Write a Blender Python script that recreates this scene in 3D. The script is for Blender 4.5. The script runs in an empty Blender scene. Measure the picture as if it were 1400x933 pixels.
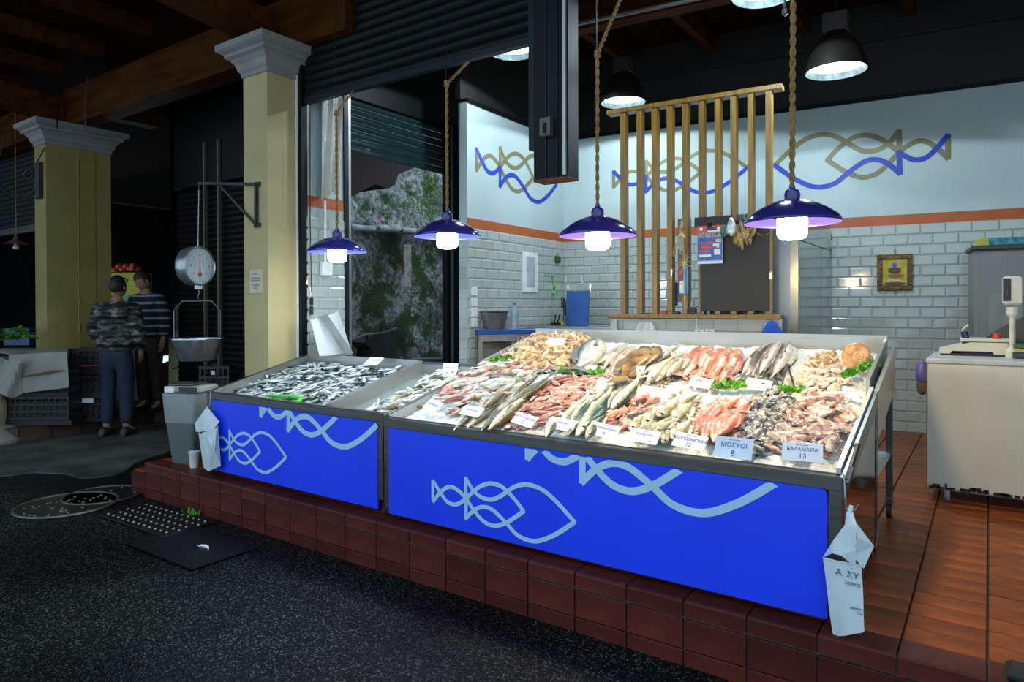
import bpy, bmesh, math, random
from mathutils import Vector, Matrix, noise
R = math.radians
PI = math.pi
sc = bpy.context.scene
COL = sc.collection
random.seed(7)

# ------------------------------------------------------------------ camera, sky, exposure
YAW, PITCH, ROLL, CYP, FPX, EYE = 0.6119, 0.0068, -0.0029, 423.96, 930.4, 1.45
FW = Vector((-math.sin(YAW)*math.cos(PITCH), math.cos(YAW)*math.cos(PITCH), -math.sin(PITCH)))
_r0 = Vector((math.cos(YAW), math.sin(YAW), 0)); _u0 = _r0.cross(FW)
RT = _r0*math.cos(ROLL)+_u0*math.sin(ROLL); UP = _u0*math.cos(ROLL)-_r0*math.sin(ROLL)
O3 = Vector((0, 0, EYE))
cd = bpy.data.cameras.new('camera'); cam = bpy.data.objects.new('camera', cd); COL.objects.link(cam)
cam.matrix_world = Matrix(((RT.x, UP.x, -FW.x, 0), (RT.y, UP.y, -FW.y, 0), (RT.z, UP.z, -FW.z, EYE), (0, 0, 0, 1)))
cd.sensor_width = 36; cd.lens = FPX/1400*36; cd.shift_y = -(466.5-CYP)/1400; cd.clip_start = .05; cd.clip_end = 200
sc.camera = cam
sc.view_settings.view_transform = 'Standard'; sc.view_settings.look = 'None'
sc.view_settings.exposure = 0.0; sc.view_settings.gamma = 1; sc.view_settings.use_curve_mapping = False
wd = bpy.data.worlds.new('dusk_sky'); sc.world = wd; wd.use_nodes = True
bg = wd.node_tree.nodes['Background']; bg.inputs[0].default_value = (.62, .82, 1, 1); bg.inputs[1].default_value = 1.40
COOL, NEUTRAL, WARM = (.74, .93, 1.0), (.90, .97, 1.0), (1.0, .74, .38)
BULB_W = 165.0       # emission of the pendant bulbs
HIGHBAY_W = 85.0    # watts of each high bay lamp

# ------------------------------------------------------------------ pixel -> point on a real surface
def ray(px, py): return (FW*FPX + RT*(px-700) - UP*(py-CYP)).normalized()
def onz(px, py, z=.26):
    r = ray(px, py); return O3 + r*((z-EYE)/r.z)
def ony(px, py, y):
    r = ray(px, py); return O3 + r*(y/r.y)
def onx(px, py, x):
    r = ray(px, py); return O3 + r*(x/r.x)
def onp(px, py, pt, n):
    r = ray(px, py); return O3 + r*((Vector(pt)-O3).dot(n)/r.dot(n))
def at(px, py, D):
    r = ray(px, py); return O3 + r*(D/r.dot(FW))

# ------------------------------------------------------------------ materials
MATS = {}
def nodes(m):
    m.use_nodes = True; return m.node_tree.nodes, m.node_tree.links
def mat(name, col, rough=.5, metal=0., var=.12, scale=8., bump=0., bscale=60., spec=.5, coat=0., emit=None, es=1., trans=0., alpha=1., rnd=0., sss=0., col2=None, detail=4., stretch=None):
    if name in MATS: return MATS[name]
    m = bpy.data.materials.new(name); N, L = nodes(m); b = N['Principled BSDF']
    b.inputs['Roughness'].default_value = rough; b.inputs['Metallic'].default_value = metal
    b.inputs['Specular IOR Level'].default_value = spec; b.inputs['Coat Weight'].default_value = coat
    b.inputs['Transmission Weight'].default_value = trans; b.inputs['Alpha'].default_value = alpha
    b.inputs['Subsurface Weight'].default_value = sss
    b.inputs['Base Color'].default_value = (*col, 1)
    tc = N.new('ShaderNodeTexCoord'); vec = tc.outputs['Object']
    if stretch:
        mp = N.new('ShaderNodeMapping'); mp.inputs['Scale'].default_value = stretch; L.new(vec, mp.inputs[0]); vec = mp.outputs[0]
    if var > 0 or col2:
        n = N.new('ShaderNodeTexNoise'); n.inputs['Scale'].default_value = scale; n.inputs['Detail'].default_value = detail
        L.new(vec, n.inputs['Vector'])
        r = N.new('ShaderNodeValToRGB'); e = r.color_ramp.elements
        c2 = col2 or tuple(min(1, c*(1+var)) for c in col); c1 = tuple(c*(1-var) for c in col)
        e[0].position = .35; e[1].position = .65; e[0].color = (*c1, 1); e[1].color = (*c2, 1)
        L.new(n.outputs[0], r.inputs[0]); out = r.outputs[0]
        if rnd:
            oi = N.new('ShaderNodeObjectInfo'); mr = N.new('ShaderNodeMapRange')
            mr.inputs[3].default_value = 1-rnd; mr.inputs[4].default_value = 1+rnd; L.new(oi.outputs['Random'], mr.inputs[0])
            hs = N.new('ShaderNodeHueSaturation'); L.new(mr.outputs[0], hs.inputs['Value']); L.new(out, hs.inputs['Color']); out = hs.outputs[0]
        L.new(out, b.inputs['Base Color'])
    if bump > 0:
        n2 = N.new('ShaderNodeTexNoise'); n2.inputs['Scale'].default_value = bscale; n2.inputs['Detail'].default_value = 5
        L.new(vec, n2.inputs['Vector'])
        bp = N.new('ShaderNodeBump'); bp.inputs['Strength'].default_value = bump; bp.inputs['Distance'].default_value = .01
        L.new(n2.outputs[0], bp.inputs['Height']); L.new(bp.outputs[0], b.inputs['Normal'])
    if emit:
        b.inputs['Emission Color'].default_value = (*emit, 1); b.inputs['Emission Strength'].default_value = es
    MATS[name] = m; return m

def fish_mat(name, back, side, belly, rough=.28, spot=None, lo=.30, hi=.72, sc_=40, metal=.0, patch=None):
    """coloured across the body height: belly -> flank -> back, in the fish's own coordinates"""
    if name in MATS: return MATS[name]
    m = bpy.data.materials.new(name); N, L = nodes(m); b = N['Principled BSDF']
    tc = N.new('ShaderNodeTexCoord'); sp = N.new('ShaderNodeSeparateXYZ'); L.new(tc.outputs['Generated'], sp.inputs[0])
    nz = N.new('ShaderNodeTexNoise'); nz.inputs['Scale'].default_value = sc_; nz.inputs['Detail'].default_value = 3; L.new(tc.outputs['Object'], nz.inputs['Vector'])
    ad = N.new('ShaderNodeMath'); ad.operation = 'MULTIPLY_ADD'; ad.inputs[1].default_value = .32; L.new(nz.outputs[0], ad.inputs[0])
    sb = N.new('ShaderNodeMath'); sb.operation = 'SUBTRACT'; sb.inputs[1].default_value = .16; L.new(sp.outputs[1], sb.inputs[0]); L.new(sb.outputs[0], ad.inputs[2])
    r = N.new('ShaderNodeValToRGB'); e = r.color_ramp.elements
    e[0].position = lo; e[0].color = (*belly, 1); e[1].position = hi+.1; e[1].color = (*back, 1)
    k = e.new((lo+hi)/2); k.color = (*side, 1); L.new(ad.outputs[0], r.inputs[0]); out = r.outputs[0]
    if patch:
        n3 = N.new('ShaderNodeTexNoise'); n3.inputs['Scale'].default_value = patch[1]; L.new(tc.outputs['Object'], n3.inputs['Vector'])
        r3 = N.new('ShaderNodeValToRGB'); r3.color_ramp.elements[0].position = .5; r3.color_ramp.elements[1].position = .62; L.new(n3.outputs[0], r3.inputs[0])
        mx = N.new('ShaderNodeMixRGB'); mx.inputs[2].default_value = (*patch[0], 1); L.new(r3.outputs[0], mx.inputs[0]); L.new(out, mx.inputs[1]); out = mx.outputs[0]
    n5 = N.new('ShaderNodeTexNoise'); n5.inputs['Scale'].default_value = 9; n5.inputs['Detail'].default_value = 5; n5.inputs['Roughness'].default_value = .7; L.new(tc.outputs['Generated'], n5.inputs['Vector'])
    m5 = N.new('ShaderNodeMapRange'); m5.inputs[1].default_value = .36; m5.inputs[2].default_value = .60; m5.inputs[3].default_value = .50; m5.inputs[4].default_value = 1.04; L.new(n5.outputs[0], m5.inputs[0])
    x5 = N.new('ShaderNodeMixRGB'); x5.blend_type = 'MULTIPLY'; x5.inputs[0].default_value = 1; L.new(out, x5.inputs[1]); L.new(m5.outputs[0], x5.inputs[2]); out = x5.outputs[0]
    bp = N.new('ShaderNodeBump'); bp.inputs['Strength'].default_value = .35; bp.inputs['Distance'].default_value = .004; L.new(n5.outputs[0], bp.inputs['Height']); L.new(bp.outputs[0], b.inputs['Normal'])
    oi = N.new('ShaderNodeObjectInfo'); mr = N.new('ShaderNodeMapRange'); mr.inputs[3].default_value = .72; mr.inputs[4].default_value = 1.15; L.new(oi.outputs['Random'], mr.inputs[0])
    hs = N.new('ShaderNodeHueSaturation'); L.new(mr.outputs[0], hs.inputs['Value']); L.new(out, hs.inputs['Color']); L.new(hs.outputs[0], b.inputs['Base Color'])
    b.inputs['Roughness'].default_value = rough; b.inputs['Metallic'].default_value = metal; b.inputs['Specular IOR Level'].default_value = .6
    MATS[name] = m; return m

# ------------------------------------------------------------------ mesh builder
class MB:
    def __init__(s): s.v = []; s.f = []; s.m = []
    def add(s, vs, fs, mi=0):
        o = len(s.v); s.v += [tuple(v) for v in vs]; s.f += [tuple(i+o for i in f) for f in fs]; s.m += [mi]*len(fs); return s
    def box(s, c, size, rot=None, mi=0, bev=0.):
        x, y, z = size[0]/2, size[1]/2, size[2]/2
        if bev > 0:
            b = min(bev, x*.9, y*.9, z*.9); vs = []
            for zz, i in ((-z, b), (-z+b, 0), (z-b, 0), (z, b)):
                vs += [(-x+i, -y+i, zz), (x-i, -y+i, zz), (x-i, y-i, zz), (-x+i, y-i, zz)]
            fs = [(3, 2, 1, 0), (12, 13, 14, 15)]
            for k in range(3):
                for j in range(4):
                    a = k*4+j; bb = k*4+(j+1) % 4; fs.append((a, bb, bb+4, a+4))
        else:
            vs = [(-x, -y, -z), (x, -y, -z), (x, y, -z), (-x, y, -z), (-x, -y, z), (x, -y, z), (x, y, z), (-x, y, z)]
            fs = [(3, 2, 1, 0), (4, 5, 6, 7), (0, 1, 5, 4), (1, 2, 6, 5), (2, 3, 7, 6), (3, 0, 4, 7)]
        vs = [Vector(v) for v in vs]
        if rot is not None: vs = [rot @ v for v in vs]
        return s.add([v+Vector(c) for v in vs], fs, mi)
    def bb(s, a, b, mi=0, bev=0.):
        return s.box([(a[i]+b[i])/2 for i in range(3)], [abs(b[i]-a[i]) for i in range(3)], None, mi, bev)
    def beam(s, p, q, w, h, mi=0, up=(0, 0, 1)):
        p, q = Vector(p), Vector(q); d = q-p; x = d.normalized(); y = Vector(up).cross(x)
        if y.length < 1e-4: y = Vector((0, 1, 0)).cross(x)
        y.normalize(); z = x.cross(y); return s.box((p+q)/2, (d.length, w, h), Matrix((x, y, z)).transposed(), mi)
    def rings(s, rs, closed=True, cap=(True, True), mi=0):
        n = len(rs[0]); vs = [v for r in rs for v in r]; fs = []
        for k in range(len(rs)-1):
            for j in range(n if closed else n-1):
                a = k*n+j; b = k*n+(j+1) % n; fs.append((a, b, b+n, a+n))
        if cap[0]: fs.append(tuple(reversed(range(n))))
        if cap[1]: fs.append(tuple(range((len(rs)-1)*n, len(rs)*n)))
        return s.add(vs, fs, mi)
    def tube(s, pts, r, n=8, mi=0, cap=True):
        pts = [Vector(p) for p in pts]; rr = r if isinstance(r, (list, tuple)) else [r]*len(pts); rs = []
        prev = None
        for i, p in enumerate(pts):
            t = (pts[min(i+1, len(pts)-1)]-pts[max(i-1, 0)]).normalized()
            if prev is None: a = t.orthogonal().normalized()
            else:
                a = prev - t*prev.dot(t); a = a.normalized() if a.length > 1e-5 else t.orthogonal().normalized()
            prev = a; b = t.cross(a)
            rs.append([p+(a*math.cos(2*PI*k/n)+b*math.sin(2*PI*k/n))*rr[i] for k in range(n)])
        return s.rings(rs, True, (cap, cap), mi)
    def lathe(s, prof, c=(0, 0, 0), n=24, mi=0, rot=None, cap=(False, False), sx=1, sy=1):
        rs = []
        for r, z in prof:
            ring = [Vector((r*math.cos(2*PI*k/n)*sx, r*math.sin(2*PI*k/n)*sy, z)) for k in range(n)]
            if rot is not None: ring = [rot @ v for v in ring]
            rs.append([v+Vector(c) for v in ring])
        return s.rings(rs, True, cap, mi)
    def prism(s, poly, a, b, fn, mi=0):
        n = len(poly); vs = [fn(u, v, a) for u, v in poly]+[fn(u, v, b) for u, v in poly]
        fs = [tuple(reversed(range(n))), tuple(range(n, 2*n))]+[(i, (i+1) % n, (i+1) % n+n, i+n) for i in range(n)]
        return s.add(vs, fs, mi)
    def grid(s, nx, ny, fn, mi=0):
        vs = [fn(i/nx, j/ny) for j in range(ny+1) for i in range(nx+1)]
        fs = [(j*(nx+1)+i, j*(nx+1)+i+1, (j+1)*(nx+1)+i+1, (j+1)*(nx+1)+i) for j in range(ny) for i in range(nx)]
        return s.add(vs, fs, mi)
    def mesh(s, name, mats, smooth=False):
        me = bpy.data.meshes.new(name); me.from_pydata(s.v, [], s.f)
        for m in (mats if isinstance(mats, (list, tuple)) else [mats]): me.materials.append(m)
        if any(s.m): me.polygons.foreach_set('material_index', s.m)
        bm = bmesh.new(); bm.from_mesh(me); bmesh.ops.recalc_face_normals(bm, faces=bm.faces); bm.to_mesh(me); bm.free()
        if smooth:
            me.polygons.foreach_set('use_smooth', [True]*len(me.polygons))
            try: me.set_sharp_from_angle(angle=R(smooth if smooth is not True else 40))
            except Exception: pass
        return me
    def build(s, name, mats, parent=None, smooth=False):
        return link(name, s.mesh(name, mats, smooth), parent)
def link(name, data, parent=None):
    o = bpy.data.objects.new(name, data); COL.objects.link(o)
    if parent is not None: o.parent = parent
    return o
def tag(o, label=None, cat=None, group=None, kind=None):
    if label: o['label'] = label
    if cat: o['category'] = cat
    if group: o['group'] = group
    if kind: o['kind'] = kind
    return o
def thing(name, label, cat, loc=(0, 0, 0), rz=0., group=None):
    o = bpy.data.objects.new(name, None); COL.objects.link(o); o.location = loc; o.rotation_euler = (0, 0, rz); o.empty_display_size = .05
    return tag(o, label, cat, group)
def struct(name, mb, m, parent=None, smooth=False):
    o = mb.build(name, m, parent, smooth)
    if parent is None: o['kind'] = 'structure'
    return o
def kids(o): return [c for c in bpy.data.objects if c.parent == o]
def copy_tree(o, parent=None, ch=None):
    c = o.copy(); COL.objects.link(c); c.parent = parent
    for k in (ch if ch is not None else kids(o)): copy_tree(k, c)
    return c
def smooth_path(pts, k=5):
    out = []; P = [Vector((*p, 0)) if len(p) == 2 else Vector(p) for p in pts]; n = len(P)
    for i in range(n-1):
        p0, p1, p2, p3 = P[max(i-1, 0)], P[i], P[i+1], P[min(i+2, n-1)]
        for j in range(k):
            t = j/k; out.append(.5*((2*p1)+(p2-p0)*t+(2*p0-5*p1+4*p2-p3)*t*t+(3*p1-p0-3*p2+p3)*t**3))
    out.append(P[-1]); return out
def text(body, size, m, parent, loc, rot, name='lettering', extr=.0004, align='CENTER'):
    c = bpy.data.curves.new(name, 'FONT'); c.body = body; c.size = size; c.extrude = extr; c.align_x = align; c.align_y = 'CENTER'
    c.resolution_u = 3
    t = bpy.data.objects.new(name, c); COL.objects.link(t)
    me = bpy.data.meshes.new_from_object(t.evaluated_get(bpy.context.evaluated_depsgraph_get())); me.materials.clear(); me.materials.append(m)
    bpy.data.objects.remove(t); o = link(name, me, parent); o.location = loc; o.rotation_euler = rot; return o

# palette
STEEL = mat('brushed_steel', (.15, .155, .15), .30, .9, .12, 3, .05, 90, stretch=(1, 1, 12))
DSTEEL = mat('dull_steel', (.33, .34, .34), .42, .85, .15, 5)
WHITEP = mat('wall_paint_white', (.44, .52, .53), .6, 0, .03, 2, .03, 40)
TILEM = mat('glazed_white_tile', (.40, .44, .42), .09, 0, .05, 3, .04, 12, .5, .6, rnd=.04)
GROUT = mat('tile_grout', (.36, .39, .38), .8, 0, .1, 20)
ORANGE = mat('orange_paint', (.42, .088, .016), .5, 0, .08, 5)
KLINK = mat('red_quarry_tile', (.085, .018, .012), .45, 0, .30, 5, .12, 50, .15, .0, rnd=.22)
KGROUT = mat('dark_grout', (.05, .05, .046), .7, 0, .4, 15)
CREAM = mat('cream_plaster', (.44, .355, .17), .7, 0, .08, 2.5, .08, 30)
CREAM2 = mat('shaded_ochre_plaster', (.26, .20, .04), .7, 0, .10, 2.5, .08, 30)
CAPM = mat('white_plaster', (.23, .228, .21), .65, 0, .08, 5, .05, 40)
WOODD = mat('stained_pine', (.07, .024, .006), .55, 0, .35, 3, .1, 20, stretch=(1, 8, 8), spec=.1)
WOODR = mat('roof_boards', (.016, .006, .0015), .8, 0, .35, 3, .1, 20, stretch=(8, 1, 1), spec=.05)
SLATW = mat('varnished_slat_wood', (.26, .14, .022), .4, 0, .25, 5, .08, 30, coat=.2, stretch=(8, 8, .7), rnd=.12)
GREENM = mat('dark_green_metal', (.005, .015, .016), .4, .0, .1, 6, spec=.25)
BLACKM = mat('black_metal', (.003, .0045, .005), .5, .0, .1, 6, spec=.2)
BLACKP = mat('black_plastic', (.010, .010, .011), .45, 0, .1, 10)
WHITEPL = mat('white_plastic', (.74, .76, .76), .4, 0, .04, 8)
GREYP = mat('grey_plastic', (.30, .31, .29), .45, 0, .05, 5)
BLUEP = mat('blue_panel', (.010, .055, .92), .38, 0, .05, 3)
PRINT = mat('pale_blue_print', (.40, .64, .84), .4, 0, .02, 5)
OLIVE = mat('olive_paint', (.19, .17, .08), .5, 0, .05, 5)
BPAINT = mat('cobalt_paint', (.005, .035, .42), .5, 0, .05, 5)
LAMPB = mat('blue_enamel', (.022, .020, .16), .16, 0, .03, 5, coat=.5)
LAMPI = mat('lilac_enamel_inside', (.013, .011, .15), .35, 0, .03, 5)
ROPE = mat('jute_rope', (.27, .15, .04), .8, 0, .3, 60, .5, 200)
PAPER = mat('white_paper', (.74, .77, .80), .6, 0, .05, 10, .1, 20)
CARDM = mat('white_card', (.82, .84, .88), .5, 0, .02, 10)
INK = mat('violet_ink', (.10, .08, .42), .5, 0, 0)
INKB = mat('navy_ink', (.02, .03, .20), .5, 0, 0)
GREENF = mat('parsley_green', (.11, .36, .03), .5, 0, .35, 30, rnd=.2)
RUBBER = mat('black_rubber', (.012, .012, .012), .7, 0, .1, 10)
REDPL = mat('red_plastic', (.65, .05, .02), .4, 0, .05, 10)

# ================================================================== GROUND
def asphalt_mat():
    m = bpy.data.materials.new('wet_asphalt'); N, L = nodes(m); b = N['Principled BSDF']; tc = N.new('ShaderNodeTexCoord')
    v = N.new('ShaderNodeTexVoronoi'); v.inputs['Scale'].default_value = 150; L.new(tc.outputs['Object'], v.inputs['Vector'])
    sp = N.new('ShaderNodeSeparateColor'); L.new(v.outputs['Color'], sp.inputs[0])
    r = N.new('ShaderNodeValToRGB'); e = r.color_ramp.elements; e[0].position = .25; e[0].color = (.0012, .0020, .0020, 1); e[1].position = .97; e[1].color = (.085, .095, .09, 1)
    k = e.new(.82); k.color = (.0055, .0068, .0065, 1); L.new(sp.outputs[0], r.inputs[0])
    n = N.new('ShaderNodeTexNoise'); n.inputs['Scale'].default_value = .9; n.inputs['Detail'].default_value = 7; L.new(tc.outputs['Object'], n.inputs['Vector'])
    r2 = N.new('ShaderNodeValToRGB'); e = r2.color_ramp.elements; e[0].position = .36; e[1].position = .62; e[0].color = (.32, .36, .42, 1); e[1].color = (1.15, 1.1, 1.0, 1); L.new(n.outputs[0], r2.inputs[0])
    mx = N.new('ShaderNodeMixRGB'); mx.blend_type = 'MULTIPLY'; mx.inputs[0].default_value = 1; L.new(r.outputs[0], mx.inputs[1]); L.new(r2.outputs[0], mx.inputs[2])
    L.new(mx.outputs[0], b.inputs['Base Color'])
    r3 = N.new('ShaderNodeMapRange'); r3.inputs[1].default_value = .36; r3.inputs[2].default_value = .6; r3.inputs[3].default_value = .24; r3.inputs[4].default_value = .62
    L.new(n.outputs[0], r3.inputs[0]); L.new(r3.outputs[0], b.inputs['Roughness'])
    bp = N.new('ShaderNodeBump'); bp.inputs['Strength'].default_value = .7; bp.inputs['Distance'].default_value = .006
    L.new(v.outputs['Distance'], bp.inputs['Height']); L.new(bp.outputs[0], b.inputs['Normal'])
    b.inputs['Specular IOR Level'].default_value = .16
    return m
ASPH = asphalt_mat()
CONC = mat('worn_concrete_pavement', (.045, .05, .045), .7, 0, .4, 2.5, .9, 22, col2=(.085, .09, .08), detail=8)
g = MB()
def gz(x, y): return .008*noise.noise(Vector((x*.8, y*.8, 0)))+.003*noise.noise(Vector((x*4, y*4, 3)))
g.grid(170, 80, lambda u, v: ((lambda x, y: (x, y, gz(x, y)))(-20+u*23, -3.0+v*9.5)))
struct('floor_street', g, ASPH, smooth=True)
# paler worn concrete strip along the far left of the lane, lying on the asphalt with an irregular edge
g = MB(); pts = []
for (px, py) in [(0, 652), (60, 646), (110, 655), (165, 648), (200, 628), (232, 617), (250, 600), (250, 560), (150, 560), (0, 592)]:
    p = onz(px, py, 0); pts.append((p.x, p.y))
pts2 = [(q.x, q.y) for q in smooth_path([(*p, 0) for p in pts], 6)]; cxm = sum(p[0] for p in pts2)/len(pts2); cym = sum(p[1] for p in pts2)/len(pts2)
pts2 = [(x+.07*noise.noise(Vector((x*3, y*3, 1))), y+.07*noise.noise(Vector((x*3, y*3, 5)))) for x, y in pts2]
g.prism(pts2, -.03, .010, lambda u, v, w: (u, v, w)); struct('floor_concrete_patch', g, CONC)

# platform -------------------------------------------------------
YF, PZ = 2.62, .26
plat = MB(); plat.bb((-5.252, YF+.012, -.02), (2.2, 7.6, PZ-.008)); plat.bb((-5.6, 3.2, -.02), (-5.25, 7.6, .16))
plat.bb((-5.505, 2.66, -.02), (-5.25, 3.2, .16))
PL = struct('floor', plat, KGROUT)
def tilemesh(name, w, d, h, m, bev=.004):
    return MB().box((0, 0, 0), (w, d, h), bev=bev).mesh(name, m)
KLF = mat('warm_lit_quarry_tile', (.25, .058, .013), .34, 0, .35, 5, .15, 50, .14, .0, rnd=.25)  # same tile as the step front, with warm light put into its colour
tm_floor = tilemesh('tile', .243, .118, .02, KLF, .003)
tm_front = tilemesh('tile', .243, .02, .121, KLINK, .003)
bn = MB(); prof = [(.13, -.0), (.13, .03), (.012, .03), (.004, .026), (0, .018), (0, -.037), (.01, -.037), (.01, 0)]
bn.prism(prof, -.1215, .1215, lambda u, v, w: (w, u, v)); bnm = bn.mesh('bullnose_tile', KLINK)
n_floor = 0; rest = MB()
xs = [-.0035+.25*i+.1245 for i in range(-22, 9)]
for i, x in enumerate(xs):
    if -5.45 < x < 1.7:
        if x > -5.3:
            o = link('bullnose_tile', bnm, PL); o.location = (x, YF, PZ-.03+.006); o.scale.x = 1
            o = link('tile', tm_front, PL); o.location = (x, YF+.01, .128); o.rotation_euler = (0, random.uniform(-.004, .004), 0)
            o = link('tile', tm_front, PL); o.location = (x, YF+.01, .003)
    for j in range(38):
        y = YF+.193+.125*j
        if y > 7.3: continue
        vis = (x > -.75 and y < 5.6 and x < .9) or (x < -4.3 and x > -5.3 and y < 3.4)
        if vis and n_floor < 226:
            o = link('tile', tm_floor, PL); o.location = (x, y, PZ-.004+random.uniform(-.0012, .0012)); n_floor += 1
        elif -5.3 < x < 2.1: rest.box((x, y, PZ-.004), (.243, .118, .02), bev=.003)
o = rest.build('tile_field', KLF, PL); o['kind'] = 'stuff'
# lower side step of tiles at the far end
for k in range(3):
    o = link('tile', tm_front, PL); o.location = (-5.30-.0, 2.75, .128); o.hide_render = False
    o.location = (-5.262, 2.74+.125*k*2, .128 if k else .128); o.rotation_euler = (0, 0, PI/2)
for x in (-5.385,):
    o = link('tile', tm_front, PL); o.location = (x, 2.655, .098)
    o = link('tile', tm_front, PL); o.location = (x, 2.655, -.03)
    for y in (2.73, 2.86, 2.99): 
        o = link('tile', tm_floor, PL); o.location = (x, y, .162)
# raised kerb and floor of the left stall
LP = MB(); KL = [onz(-60, 612, 0), onz(28, 606, 0), onz(150, 588, 0), onz(212, 578, 0), onz(330, 570, 0)]; kp = [(q.x, q.y) for q in KL]+[(-5.6, 12), (-20, 12)]
LP.prism(kp, -.02, .16, lambda u, v, w: (u, v, w)); struct('floor_left_stall', LP, mat('old_brown_paving', (.035, .02, .016), .6, 0, .3, 4, .3, 20))
kb = tilemesh('kerb_tile', .30, .03, .15, mat('kerb_brick', (.05, .026, .020), .6, 0, .3, 5, .2, 30, rnd=.15))
KO = tag(MB().bb((KL[2].x-.05, KL[2].y+.03, 0), (KL[2].x, KL[2].y+.06, .12)).build('trim_kerb', KGROUT), kind='structure')
for (a, b) in [(tuple(KL[i_][:2]), tuple(KL[i_+1][:2])) for i_ in range(4)]:
    A, B = Vector((*a, 0)), Vector((*b, 0)); d = B-A; n = max(1, round(d.length/.31)); ang = math.atan2(d.y, d.x)
    for k in range(n):
        p = A+d*((k+.5)/n)+Vector((0, -.012, .085)); o = link('kerb_tile', kb, KO); o.location = p; o.rotation_euler = (0, 0, ang); o.scale.x = d.length/n/.31

# manholes, drain -------------------------------------------------
IRON = mat('cast_iron', (.010, .010, .009), .5, .5, .3, 8, .3, 40)
RIMM = mat('worn_iron_rim', (.12, .12, .11), .45, .6, .3, 8)
def manhole(px, py, rad, label, pattern):
    p = onz(px, py, 0); t = thing('manhole_cover', label, 'manhole cover', (p.x, p.y, .004))
    MB().lathe([(0.001, .004), (rad*.93, .004), (rad*.94, 0)], n=40, cap=(True, False)).build('cover_plate', mat('wet_mossy_iron', (.010, .011, .005), .3, .2, .5, 5), t)
    MB().lathe([(rad*.95, 0), (rad*.955, .010), (rad, .010), (rad*1.01, 0)], n=40).build('iron_rim', RIMM, t)
    mb = MB()
    for k in range(46 if not pattern else 9):
        a = random.uniform(0, 2*PI); r = rad*.88*math.sqrt(random.random())
        if r*math.cos(a) > -.15: mb.lathe([(.011, 0), (.009, .008), (.001, .009)], (r*math.cos(a), r*math.sin(a), .003), 6)
    mb.build('raised_studs', RIMM, t)['kind'] = 'stuff'
manhole(92, 691, .33, 'round iron manhole cover with a puddle and pale rim, nearer the left edge', 0)
manhole(140, 678, .27, 'dark round manhole cover overlapping behind the pale rimmed one', 1)
p = onz(214, 711, 0); t = thing('drain_grate', 'dark rectangular drain grate with rows of bright studs beside the tiled step', 'drain grate', (p.x, p.y, .004), R(2))
MB().box((0, 0, .004), (.82, .36, .012), bev=.003).build('grate_plate', IRON, t)
sm = MB().lathe([(.009, 0), (.008, .006), (.001, .007)], (0, 0, 0), 8).mesh('stud', mat('polished_stud', (.40, .40, .36), .3, .6, .1, 5))
for i in range(12):
    for j in range(5):
        o = link('stud', sm, t); o.location = (-.36+i*.065+(.03 if j % 2 else 0), -.135+j*.066, .010)
p = onz(168, 742, 0); t0 = onz(236, 735, 0)
tag(MB().box((0, 0, .003), (.75, .42, .003)).build('repair_patch', mat('smooth_tar', (.0035, .0042, .005), .5, 0, .4, 9, .5, 60, spec=.25)), 'smooth dark tar repair patch in the asphalt beside the drain grate', 'road patch').location = (t0.x+.25, t0.y-.02, .006)
o = tag(MB().tube([(-.05, 0, 0), (-.03, .012, .004), (0, .018, .005), (.03, .016, .004), (.055, .004, 0)], [.002, .007, .009, .007, .002], 6).build('litter_scrap', PAPER), 'small curved white scrap lying on the asphalt near the drain grate', 'litter'); q = onz(277, 752, 0); o.location = (q.x, q.y, .012)
o = tag(MB().build('weed_tuft', GREENF), 'tiny green weed tuft at the foot of the tiled step', 'weed'); me = MB()
for k in range(26):
    a = random.uniform(0, 2*PI); r = random.uniform(0, .05); h = random.uniform(.02, .05); c = Vector((r*math.cos(a)*1.6, r*math.sin(a)*.6, 0)); d = Vector((math.cos(a), math.sin(a), 0))*.02
    me.add([c+Vector((-.006, 0, 0)), c+Vector((.006, 0, 0)), c+d+Vector((.004, 0, h)), c+d+Vector((-.004, 0, h))], [(0, 1, 2, 3)])
o.data = me.mesh('weed_tuft', GREENF); q = onz(276, 701, 0); o.location = (q.x, YF-.05, 0); o['kind'] = 'stuff'

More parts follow.
